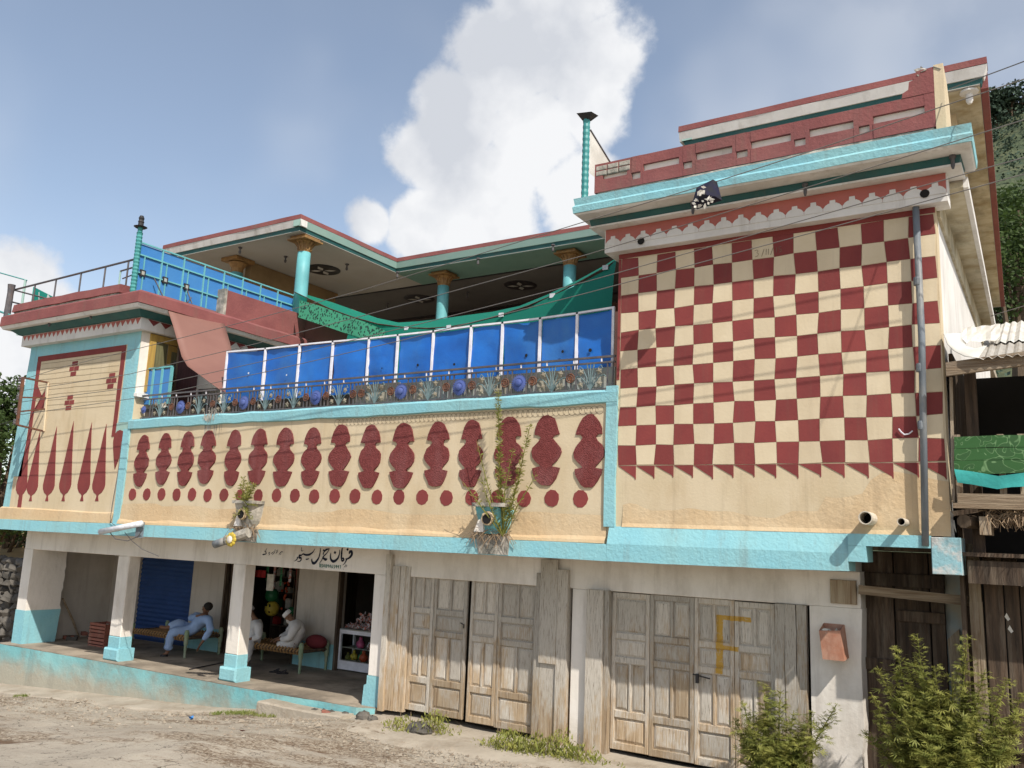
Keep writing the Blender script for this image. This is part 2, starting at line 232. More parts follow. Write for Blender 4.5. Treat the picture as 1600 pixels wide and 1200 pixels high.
def special_mats():
    # weathered door paint with the sprayed letter (flat print on the boards)
    m, nt, N, L, b = _nodes('weathered_door_wood'); M['wood_door'] = m
    geo = N.new('ShaderNodeNewGeometry'); oi = N.new('ShaderNodeObjectInfo')
    om = N.new('ShaderNodeMath'); om.operation = 'MULTIPLY'; L.new(oi.outputs['Random'], om.inputs[0]); om.inputs[1].default_value = 37.0
    ov = N.new('ShaderNodeVectorMath'); ov.operation = 'ADD'; L.new(geo.outputs['Position'], ov.inputs[0]); L.new(om.outputs[0], ov.inputs[1])
    def noise(s, st, det=8, ro=0.65):
        mp = N.new('ShaderNodeMapping'); mp.inputs['Scale'].default_value = st; L.new(ov.outputs[0], mp.inputs['Vector'])
        n = N.new('ShaderNodeTexNoise'); n.inputs['Scale'].default_value = s; n.inputs['Detail'].default_value = det; n.inputs['Roughness'].default_value = ro
        L.new(mp.outputs['Vector'], n.inputs['Vector']); return n.outputs['Fac']
    def mth(op, a, c=None):
        n = N.new('ShaderNodeMath'); n.operation = op; n.use_clamp = False
        for i, v in enumerate((a, c)):
            if v is None: continue
            if isinstance(v, (int, float)): n.inputs[i].default_value = v
            else: L.new(v, n.inputs[i])
        return n.outputs[0]
    def ramp(v, stops):
        r = N.new('ShaderNodeValToRGB'); e = r.color_ramp.elements
        while len(e) < len(stops): e.new(0.5)
        for q, (p_, c_) in zip(e, stops): q.position = p_; q.color = c_ + (1,)
        L.new(v, r.inputs['Fac']); return r.outputs['Color']
    def mix(f, a, c, bt='MIX'):
        n = N.new('ShaderNodeMix'); n.data_type = 'RGBA'; n.blend_type = bt
        for s, v in (('Factor', f), ('A', a), ('B', c)):
            if isinstance(v, (int, float)) or isinstance(v, tuple): n.inputs[s].default_value = v
            else: L.new(v, n.inputs[s])
        return n.outputs['Result']
    grain = noise(3.2, (11, 11, 0.6)); big = noise(1.1, (1.6, 1.6, 0.9)); fine = noise(6, (30, 30, 1.2))
    wood = ramp(grain, [(0.3, (0.16, 0.10, 0.055)), (0.44, (0.40, 0.29, 0.18)), (0.7, (0.55, 0.44, 0.31))])
    paint = ramp(fine, [(0.37, (0.13, 0.10, 0.075)), (0.43, (0.49, 0.44, 0.37)), (0.7, (0.63, 0.585, 0.51))])
    pm = N.new('ShaderNodeMapRange'); sepz = N.new('ShaderNodeSeparateXYZ'); L.new(geo.outputs['Position'], sepz.inputs[0])
    hgt = mth('MULTIPLY', mth('ADD', sepz.outputs['Z'], 1.55), 0.13)
    L.new(mth('ADD', mth('ADD', big, hgt), mth('MULTIPLY', mth('SUBTRACT', fine, 0.5), 0.6)), pm.inputs['Value'])
    pm.inputs['From Min'].default_value = 0.38; pm.inputs['From Max'].default_value = 0.51
    c = mix(pm.outputs['Result'], wood, paint)
    f = N.new('ShaderNodeMapRange'); L.new(oi.outputs['Random'], f.inputs['Value']); f.inputs['To Min'].default_value = 0.72; f.inputs['To Max'].default_value = 1.12
    cc = N.new('ShaderNodeCombineColor')
    for s in ('Red', 'Green', 'Blue'): L.new(f.outputs['Result'], cc.inputs[s])
    c = mix(1.0, c, cc.outputs['Color'], 'MULTIPLY')
    sep = N.new('ShaderNodeSeparateXYZ'); L.new(geo.outputs['Position'], sep.inputs[0])
    wob = mth('MULTIPLY', mth('SUBTRACT', noise(9, (1, 1, 1)), 0.5), 0.035)
    px = mth('ADD', sep.outputs['X'], wob); pz = mth('ADD', sep.outputs['Z'], wob)
    def boxm(x0, x1, z0, z1):
        a = mth('MULTIPLY', mth('GREATER_THAN', px, x0), mth('LESS_THAN', px, x1))
        return mth('MULTIPLY', a, mth('MULTIPLY', mth('GREATER_THAN', pz, z0), mth('LESS_THAN', pz, z1)))
    a0 = at(1117, 961, 0.66); a1 = at(1128, 1054, 0.66); b1 = at(1172, 967, 0.66); c0 = at(1120, 1008, 0.66); c1 = at(1153, 1013, 0.66)
    F = mth('MAXIMUM', boxm(a0.x, a1.x, a1.z, a0.z), mth('MAXIMUM', boxm(a0.x, b1.x, a0.z-0.055, a0.z+0.005), boxm(c0.x, c1.x, c0.z-0.055, c0.z)))
    sp = N.new('ShaderNodeMapRange'); L.new(noise(35, (1, 1, 1)), sp.inputs['Value']); sp.inputs['From Min'].default_value = 0.3; sp.inputs['From Max'].default_value = 0.45
    c = mix(mth('MULTIPLY', mth('MULTIPLY', F, sp.outputs['Result']), 0.9), c, (0.50, 0.28, 0.025, 1))
    L.new(c, b.inputs['Base Color']); b.inputs['Roughness'].default_value = 0.85; b.inputs['Specular IOR Level'].default_value = 0.2
    bn = N.new('ShaderNodeBump'); bn.inputs['Strength'].default_value = 0.8; bn.inputs['Distance'].default_value = 0.015
    L.new(fine, bn.inputs['Height']); L.new(bn.outputs['Normal'], b.inputs['Normal'])
    # woven shade net: thin dyed fabric, some light comes through
    m, nt, N, L, b = _nodes('green_shade_net'); M['net'] = m
    out = N['Material Output']; tr = N.new('ShaderNodeBsdfTranslucent'); tr.inputs['Color'].default_value = (0.02, 0.42, 0.29, 1)
    b.inputs['Base Color'].default_value = (0.014, 0.29, 0.20, 1); b.inputs['Roughness'].default_value = 0.7
    ms = N.new('ShaderNodeMixShader'); ms.inputs['Fac'].default_value = 0.55; L.new(b.outputs[0], ms.inputs[1]); L.new(tr.outputs[0], ms.inputs[2]); L.new(ms.outputs[0], out.inputs['Surface'])
    # lace flap: the same with a punched pattern
    m, nt, N, L, b = _nodes('green_lace_net'); M['lace'] = m
    geo = N.new('ShaderNodeNewGeometry'); vo = N.new('ShaderNodeTexVoronoi'); vo.inputs['Scale'].default_value = 15; L.new(geo.outputs['Position'], vo.inputs['Vector'])
    cr = N.new('ShaderNodeValToRGB'); cr.color_ramp.elements[0].position = 0.34; cr.color_ramp.elements[0].color = (0.01, 0.05, 0.035, 1); cr.color_ramp.elements[1].position = 0.44; cr.color_ramp.elements[1].color = (0.06, 0.36, 0.20, 1)
    L.new(vo.outputs['Distance'], cr.inputs['Fac']); L.new(cr.outputs['Color'], b.inputs['Base Color']); b.inputs['Roughness'].default_value = 0.8
    # printed green cloth with pale scrolls
    m, nt, N, L, b = _nodes('green_scroll_print'); M['green_cloth'] = m
    geo = N.new('ShaderNodeNewGeometry'); nz = N.new('ShaderNodeTexNoise'); nz.inputs['Scale'].default_value = 6.5; nz.inputs['Detail'].default_value = 0; nz.inputs['Distortion'].default_value = 2.2
    L.new(geo.outputs['Position'], nz.inputs['Vector'])
    cr = N.new('ShaderNodeValToRGB'); e = cr.color_ramp.elements; e[0].position = 0.465; e[0].color = (0.018, 0.075, 0.014, 1); e[1].position = 0.5; e[1].color = (0.13, 0.24, 0.10, 1)
    q = e.new(0.535); q.color = (0.018, 0.085, 0.014, 1)
    L.new(nz.outputs['Fac'], cr.inputs['Fac']); L.new(cr.outputs['Color'], b.inputs['Base Color']); b.inputs['Roughness'].default_value = 0.7
    m, nt, N, L, b = _nodes('case_glass'); M['glass'] = m
    b.inputs['Base Color'].default_value = (0.9, 0.95, 0.95, 1); b.inputs['Roughness'].default_value = 0.05; b.inputs['Transmission Weight'].default_value = 1.0; b.inputs['IOR'].default_value = 1.1
    # road: broken tarmac, dust and gravel patches
    m, nt, N, L, b = _nodes('broken_road'); M['road'] = m
    geo = N.new('ShaderNodeNewGeometry')
    def nn(s, det=8, ro=0.65, st=(1, 1, 1)):
        mp = N.new('ShaderNodeMapping'); mp.inputs['Scale'].default_value = st; L.new(geo.outputs['Position'], mp.inputs['Vector'])
        n = N.new('ShaderNodeTexNoise'); n.inputs['Scale'].default_value = s; n.inputs['Detail'].default_value = det; n.inputs['Roughness'].default_value = ro; L.new(mp.outputs['Vector'], n.inputs['Vector']); return n.outputs['Fac']
    def mp_(v, a, c):
        r = N.new('ShaderNodeMapRange'); L.new(v, r.inputs['Value']); r.inputs['From Min'].default_value = a; r.inputs['From Max'].default_value = c; return r.outputs['Result']
    def mx(f, a, c):
        n = N.new('ShaderNodeMix'); n.data_type = 'RGBA'
        for s, v in (('Factor', f), ('A', a), ('B', c)):
            if isinstance(v, tuple): n.inputs[s].default_value = v
            else: L.new(v, n.inputs[s])
        return n.outputs['Result']
    base = mx(mp_(nn(0.7), 0.40, 0.60), (0.43, 0.38, 0.305, 1), (0.34, 0.295, 0.235, 1))
    base = mx(mp_(nn(38, 3), 0.58, 0.70), base, (0.24, 0.195, 0.145, 1))
    grav = mx(mp_(nn(20, 4), 0.40, 0.58), (0.14, 0.095, 0.06, 1), (0.34, 0.285, 0.215, 1))
    grav = mx(mp_(nn(34, 3), 0.56, 0.64), grav, (0.50, 0.44, 0.35, 1))
    patch = mp_(nn(0.62, 10, 0.72, (0.55, 1.25, 1)), 0.50, 0.555)
    c = mx(patch, base, grav)
    c = mx(mp_(nn(0.95, 9, 0.7, (0.5, 1.4, 1)), 0.56, 0.63), c, (0.145, 0.095, 0.06, 1))
    vo = N.new('ShaderNodeTexVoronoi'); vo.feature = 'DISTANCE_TO_EDGE'; vo.inputs['Scale'].default_value = 1.5
    mpn = N.new('ShaderNodeMapping'); L.new(geo.outputs['Position'], mpn.inputs['Vector'])
    nz = N.new('ShaderNodeTexNoise'); nz.inputs['Scale'].default_value = 3; nz.inputs['Detail'].default_value = 5; L.new(geo.outputs['Position'], nz.inputs['Vector'])
    va = N.new('ShaderNodeVectorMath'); va.operation = 'MULTIPLY_ADD'; L.new(nz.outputs['Color'], va.inputs[0]); va.inputs[1].default_value = (0.7, 0.7, 0.7); L.new(geo.outputs['Position'], va.inputs[2])
    L.new(va.outputs[0], vo.inputs['Vector'])
    c = mx(mp_(vo.outputs['Distance'], 0.012, 0.0), c, (0.06, 0.048, 0.036, 1))
    L.new(c, b.inputs['Base Color']); b.inputs['Roughness'].default_value = 0.9; b.inputs['Specular IOR Level'].default_value = 0.2
    bn = N.new('ShaderNodeBump'); bn.inputs['Strength'].default_value = 0.9; bn.inputs['Distance'].default_value = 0.03; L.new(nn(22, 6, 0.7), bn.inputs['Height']); L.new(bn.outputs['Normal'], b.inputs['Normal'])
special_mats()
def splash(m, zlo, zhi, col, amt):
    nt = m.node_tree; N, L = nt.nodes, nt.links; b = N['Principled BSDF']; src = b.inputs['Base Color'].links[0].from_socket
    geo = N.new('ShaderNodeNewGeometry'); sep = N.new('ShaderNodeSeparateXYZ'); L.new(geo.outputs['Position'], sep.inputs[0])
    nz = N.new('ShaderNodeTexNoise'); nz.inputs['Scale'].default_value = 1.6; nz.inputs['Detail'].default_value = 8; nz.inputs['Roughness'].default_value = 0.7; L.new(geo.outputs['Position'], nz.inputs['Vector'])
    ad = N.new('ShaderNodeMath'); ad.operation = 'MULTIPLY_ADD'; L.new(nz.outputs['Fac'], ad.inputs[0]); ad.inputs[1].default_value = (zhi-zlo)*1.6; L.new(sep.outputs['Z'], ad.inputs[2])
    mr = N.new('ShaderNodeMapRange'); mr.interpolation_type = 'SMOOTHSTEP'; L.new(ad.outputs[0], mr.inputs['Value']); mr.inputs['From Min'].default_value = zlo+(zhi-zlo)*.8; mr.inputs['From Max'].default_value = zhi+(zhi-zlo)*.8; mr.inputs['To Min'].default_value = amt; mr.inputs['To Max'].default_value = 0
    mx = N.new('ShaderNodeMix'); mx.data_type = 'RGBA'; L.new(mr.outputs['Result'], mx.inputs['Factor']); L.new(src, mx.inputs['A']); mx.inputs['B'].default_value = col; L.new(mx.outputs['Result'], b.inputs['Base Color'])
splash(M['teal_dirty'], -3.15, -2.62, (0.36, 0.31, 0.235, 1), 0.9)
splash(M['white'], -2.75, -2.2, (0.42, 0.34, 0.25, 1), 0.6)
splash(M['cream_low'], -0.02, 0.5, (0.50, 0.34, 0.19, 1), 0.35)
def translucent(m, fac):
    nt = m.node_tree; N, L = nt.nodes, nt.links; b = N['Principled BSDF']; out = N['Material Output']; t = N.new('ShaderNodeBsdfTranslucent'); L.new(b.inputs['Base Color'].links[0].from_socket, t.inputs['Color'])
    ms = N.new('ShaderNodeMixShader'); ms.inputs['Fac'].default_value = fac; L.new(b.outputs[0], ms.inputs[1]); L.new(t.outputs[0], ms.inputs[2]); L.new(ms.outputs[0], out.inputs['Surface'])
for k in ('leafy', 'weed', 'tree_leaf', 'grass'): translucent(M[k], 0.35)
# ------------------------------------------------------------------ mesh helpers
class MB:
    def __init__(s): s.v = []; s.f = []
    def add(s, vs, fs):
        n = len(s.v); s.v += [tuple(v) for v in vs]; s.f += [tuple(i+n for i in f) for f in fs]; return s
    def box(s, x0, x1, y0, y1, z0, z1):
        return s.add([(x0, y0, z0), (x1, y0, z0), (x1, y1, z0), (x0, y1, z0), (x0, y0, z1), (x1, y0, z1), (x1, y1, z1), (x0, y1, z1)],
                     [(0, 3, 2, 1), (4, 5, 6, 7), (0, 1, 5, 4), (1, 2, 6, 5), (2, 3, 7, 6), (3, 0, 4, 7)])
    def chbox(s, x0, x1, y0, y1, z0, z1, c=0.01):
        # box with a chamfer on the edges that face the street
        return s.add([(x0, y1, z0), (x1, y1, z0), (x1, y1, z1), (x0, y1, z1), (x0, y0+c, z0), (x1, y0+c, z0), (x1, y0+c, z1), (x0, y0+c, z1),
                      (x0+c, y0, z0+c), (x1-c, y0, z0+c), (x1-c, y0, z1-c), (x0+c, y0, z1-c)],
                     [(0, 3, 2, 1), (0, 1, 5, 4), (1, 2, 6, 5), (2, 3, 7, 6), (3, 0, 4, 7), (4, 5, 9, 8), (5, 6, 10, 9), (6, 7, 11, 10), (7, 4, 8, 11), (8, 9, 10, 11)])
    def beam(s, a, b, wx, wy, up=(0, 0, 1)):
        a, b = Vector(a), Vector(b); t = (b-a).normalized(); u = Vector(up)
        if abs(t.dot(u)) > 0.95: u = Vector((0, 1, 0))
        r = t.cross(u).normalized(); u = r.cross(t)
        vs = []
        for p in (a, b):
            for i, j in ((-1, -1), (1, -1), (1, 1), (-1, 1)): vs.append(p + r*(i*wx/2) + u*(j*wy/2))
        return s.add(vs, [(0, 3, 2, 1), (4, 5, 6, 7), (0, 1, 5, 4), (1, 2, 6, 5), (2, 3, 7, 6), (3, 0, 4, 7)])
    def tube(s, pts, rad, n=8, cap=True):
        pts = [Vector(p) for p in pts]; rads = rad if isinstance(rad, (list, tuple)) else [rad]*len(pts)
        base = len(s.v); prev = None
        for i, p in enumerate(pts):
            t = (pts[min(i+1, len(pts)-1)] - pts[max(i-1, 0)])
            if t.length < 1e-9: t = Vector((0, 0, 1))
            t.normalize()
            if prev is None: u = t.orthogonal().normalized()
            else: u = (prev - t*prev.dot(t)); u = u.normalized() if u.length > 1e-6 else t.orthogonal().normalized()
            prev = u; v = t.cross(u)
            for k in range(n):
                a = 2*math.pi*k/n; s.v.append(tuple(p + (u*math.cos(a) + v*math.sin(a))*rads[i]))
        for i in range(len(pts)-1):
            for k in range(n):
                a = base+i*n+k; b = base+i*n+(k+1) % n; s.f.append((a, b, b+n, a+n))
        if cap:
            s.f.append(tuple(base+k for k in reversed(range(n)))); e = base+(len(pts)-1)*n; s.f.append(tuple(e+k for k in range(n)))
        return s
    def lathe(s, c, prof, n=12, axis='z'):
        c = Vector(c); base = len(s.v)
        for (r, h) in prof:
            for k in range(n):
                a = 2*math.pi*k/n; x, y = r*math.cos(a), r*math.sin(a)
                s.v.append(tuple(c + (Vector((x, y, h)) if axis == 'z' else Vector((x, h, y)) if axis == 'y' else Vector((h, x, y)))))
        for i in range(len(prof)-1):
            for k in range(n):
                a = base+i*n+k; b = base+i*n+(k+1) % n; s.f.append((a, b, b+n, a+n))
        s.f.append(tuple(base+k for k in reversed(range(n)))); e = base+(len(prof)-1)*n; s.f.append(tuple(e+k for k in range(n)))
        return s
    def plate(s, pts, y0, y1):
        # outline (x, z) in the facade plane with depth y0..y1
        n = len(pts); base = len(s.v)
        s.v += [(x, y0, z) for x, z in pts] + [(x, y1, z) for x, z in pts]
        s.f.append(tuple(base+i for i in range(n))); s.f.append(tuple(base+n+i for i in reversed(range(n))))
        for i in range(n):
            j = (i+1) % n; s.f.append((base+j, base+i, base+n+i, base+n+j))
        return s
    def platex(s, pts, x0, x1):
        n = len(pts); base = len(s.v)
        s.v += [(x0, y, z) for y, z in pts] + [(x1, y, z) for y, z in pts]
        s.f.append(tuple(base+i for i in range(n))); s.f.append(tuple(base+n+i for i in reversed(range(n))))
        for i in range(n):
            j = (i+1) % n; s.f.append((base+j, base+i, base+n+i, base+n+j))
        return s
    def platez(s, pts, z0, z1):
        n = len(pts); base = len(s.v)
        s.v += [(x, y, z0) for x, y in pts] + [(x, y, z1) for x, y in pts]
        s.f.append(tuple(base+i for i in range(n))); s.f.append(tuple(base+n+i for i in reversed(range(n))))
        for i in range(n):
            j = (i+1) % n; s.f.append((base+j, base+i, base+n+i, base+n+j))
        return s
    def sphere(s, c, r, n=12, m=8, sc=(1, 1, 1)):
        base = len(s.v); c = Vector(c)
        for i in range(m+1):
            th = math.pi*i/m
            for k in range(n):
                a = 2*math.pi*k/n; s.v.append((c.x+r*sc[0]*math.sin(th)*math.cos(a), c.y+r*sc[1]*math.sin(th)*math.sin(a), c.z+r*sc[2]*math.cos(th)))
        for i in range(m):
            for k in range(n):
                a = base+i*n+k; b = base+i*n+(k+1) % n; s.f.append((a, b, b+n, a+n))
        return s
    def sweep(s, path, prof, jit=0.0, step=0.45, closed_prof=True):
        # profile (outward, z) swept along an XY path with mitred corners; outward is on the right of travel
        P = [Vector((a, b)) for a, b in path]; nrm = []
        for i in range(len(P)-1):
            t = (P[i+1]-P[i]).normalized(); nrm.append(Vector((t.y, -t.x)))
        ring = []
        for i, p in enumerate(P):
            if i == 0: m = nrm[0]
            elif i == len(P)-1: m = nrm[-1]
            else: m = (nrm[i-1]+nrm[i])/(1+nrm[i-1].dot(nrm[i]))
            ring.append((p, m))
            if i < len(P)-1:
                ln = (P[i+1]-p).length; k = max(1, int(ln/step))
                m2 = None
                for q in range(1, k):
                    ring.append((p.lerp(P[i+1], q/k), nrm[i]))
        # straight runs use the plain normal; the corner rings keep the mitre
        base = len(s.v); n = len(prof)
        for (p, m) in ring:
            jz = RNG.uniform(-jit, jit); jo = RNG.uniform(-jit, jit)
            for (o, z) in prof:
                q = p+m*(o+jo*(1 if o > 0.02 else 0)); s.v.append((q.x, q.y, z+jz))
        for i in range(len(ring)-1):
            for k in range(n if closed_prof else n-1):
                a = base+i*n+k; b = base+i*n+(k+1) % n; s.f.append((a, a+n, b+n, b))
        s.f.append(tuple(base+k for k in range(n))); e = base+(len(ring)-1)*n; s.f.append(tuple(e+k for k in reversed(range(n))))
        return s
    def grid(s, P, thick=None):
        nu, nv = len(P), len(P[0]); base = len(s.v)
        for r in P: s.v += [tuple(p) for p in r]
        for i in range(nu-1):
            for j in range(nv-1):
                a = base+i*nv+j; s.f.append((a, a+1, a+nv+1, a+nv))
        return s
    def ribbon(s, pts, wid, y, axis=None):
        # flat brush stroke in the facade plane, pts (x, z), widths
        base = len(s.v); n = len(pts)
        for i, (x, z) in enumerate(pts):
            a = pts[max(i-1, 0)]; b = pts[min(i+1, n-1)]; t = Vector((b[0]-a[0], b[1]-a[1]))
            t = t.normalized() if t.length > 1e-9 else Vector((1, 0)); w_ = wid[i] if isinstance(wid, (list, tuple)) else wid
            s.v += [(x-t.y*w_/2, y, z+t.x*w_/2), (x+t.y*w_/2, y, z-t.x*w_/2)]
        for i in range(n-1):
            a = base+2*i; s.f.append((a, a+1, a+3, a+2))
        return s
    def leaves(s, c, rad, n, size, rng, asp=0.45, droop=0.0):
        c = Vector(c)
        for _ in range(n):
            d = Vector((rng.gauss(0, 1), rng.gauss(0, 1), rng.gauss(0, 1))); d.normalize(); q = rng.random()**0.45
            p = c + Vector((d.x*rad[0]*q, d.y*rad[1]*q, d.z*rad[2]*q))
            t = (d*0.5 + Vector((rng.gauss(0, 1), rng.gauss(0, 1), rng.gauss(0, 0.6)-droop))).normalized()
            u = t.cross(Vector((rng.gauss(0, 1), rng.gauss(0, 1), rng.gauss(0, 1)))).normalized()
            l = size*rng.uniform(0.6, 1.4); s.leaf(p, t, u, l, l*asp)
        return s
    def leaf(s, p, t, u, l, wd):
        return s.add([p-t*(l/2), p+u*(wd/2), p+t*(l/2), p-u*(wd/2)], [(0, 1, 2, 3)])

ORG = {}
def _link(o, parent):
    COL.objects.link(o)
    if parent is not None: o.parent = parent
def thing(name, label, cat, loc, group=None, kind=None):
    o = bpy.data.objects.new(name, None); COL.objects.link(o); o.location = loc; o.empty_display_size = 0.2
    ORG[o.name] = Vector(loc); tag(o, label, cat, group, kind); return o
def tag(o, label=None, cat=None, group=None, kind=None):
    if label: o['label'] = label
    if cat: o['category'] = cat
    if group: o['group'] = group
    if kind: o['kind'] = kind
    return o
def build(mb, name, m, parent=None, smooth=False, origin=None):
    me = bpy.data.meshes.new(name)
    if parent is not None: org = ORG[parent.name]
    elif origin is not None: org = Vector(origin)
    else:
        xs = [v[0] for v in mb.v]; ys = [v[1] for v in mb.v]; zs = [v[2] for v in mb.v]
        org = Vector(((min(xs)+max(xs))/2, (min(ys)+max(ys))/2, min(zs)))
    me.from_pydata([(v[0]-org.x, v[1]-org.y, v[2]-org.z) for v in mb.v], [], mb.f); me.validate(); me.update()
    bm = bmesh.new(); bm.from_mesh(me); bmesh.ops.recalc_face_normals(bm, faces=bm.faces); bm.to_mesh(me); bm.free()
    me.materials.append(m)
    if smooth:
        for p in me.polygons: p.use_smooth = True
    o = bpy.data.objects.new(name, me); _link(o, parent)
    if parent is None: o.location = org
    ORG[o.name] = org
    return o
def inst(me, name, parent, loc, rot=(0, 0, 0), scale=(1, 1, 1)):
    o = bpy.data.objects.new(name, me); _link(o, parent)
    org = ORG[parent.name] if parent is not None else Vector((0, 0, 0))
    o.location = Vector(loc)-org; o.rotation_euler = rot; o.scale = scale
    ORG[o.name] = Vector(loc)     # only valid for unrotated children
    return o
def mesh_of(mb, name, m, smooth=False):
    me = bpy.data.meshes.new(name); me.from_pydata(mb.v, [], mb.f); me.validate(); me.update()
    bm = bmesh.new(); bm.from_mesh(me); bmesh.ops.recalc_face_normals(bm, faces=bm.faces); bm.to_mesh(me); bm.free()
    me.materials.append(m)
    if smooth:
        for p in me.polygons: p.use_smooth = True
    return me
def struct(o): o['kind'] = 'structure'; return o
def interp(x, pts):
    if x <= pts[0][0]: return pts[0][1]
    for (a, b), (c, d) in zip(pts, pts[1:]):
        if x <= c: return b+(d-b)*(x-a)/(c-a)
    return pts[-1][1]

# ------------------------------------------------------------------ ground
FLOOR = -2.60
ZB = [(-60, -4.6), (-25, -3.75), (-19, -3.40), (-15, -3.17), (-12.4, -3.02), (-10.2, -2.80), (-8.9, -2.68), (-5, -2.66), (-1, -2.70), (10, -2.8)]
_hn = [[RNG.uniform(-1, 1) for _ in range(64)] for _ in range(64)]
def vnoise(x, y):
    xi, yi = math.floor(x), math.floor(y); fx, fy = x-xi, y-yi; fx = fx*fx*(3-2*fx); fy = fy*fy*(3-2*fy)
    g = lambda i, j: _hn[i % 64][j % 64]
    return (g(xi, yi)*(1-fx)+g(xi+1, yi)*fx)*(1-fy) + (g(xi, yi+1)*(1-fx)+g(xi+1, yi+1)*fx)*fy
def gz(x, y):
    z = interp(x, ZB) + 0.055*max(0.0, min(-y, 14.0)) - 0.03
    near = 1.0 if y < 0.2 else 0.0
    z += near*(0.035*vnoise(x*0.8, y*0.9) + 0.018*vnoise(x*2.7, y*2.7) + 0.006*vnoise(x*9, y*9))
    return z
def make_ground():
    xs = [-400, -200, -100, -60, -40, -30, -26] + [-24+0.16*i for i in range(170)] + [4, 6, 9, 14, 24, 60, 140, 400]
    ys = [-300, -120, -50, -25, -16, -12] + [-10+0.16*i for i in range(66)] + [0.6, 1.5, 4, 9, 18, 40, 90, 200, 420]
    xs = sorted(set(xs)); ys = sorted(set(ys)); mb = MB()
    mb.grid([[(x, y, gz(x, y)) for y in ys] for x in xs])
    struct(build(mb, 'road', M['road'], smooth=True, origin=(0, 0, -3)))
make_ground()
# ------------------------------------------------------------------ the house
house = thing('house', 'long two-storey painted house with chequered wall and arcaded shop porch', 'house', (-10, 1.0, FLOOR))
def H(mb, name, m, smooth=False, parent=None): return build(mb, name, m, parent or house, smooth)

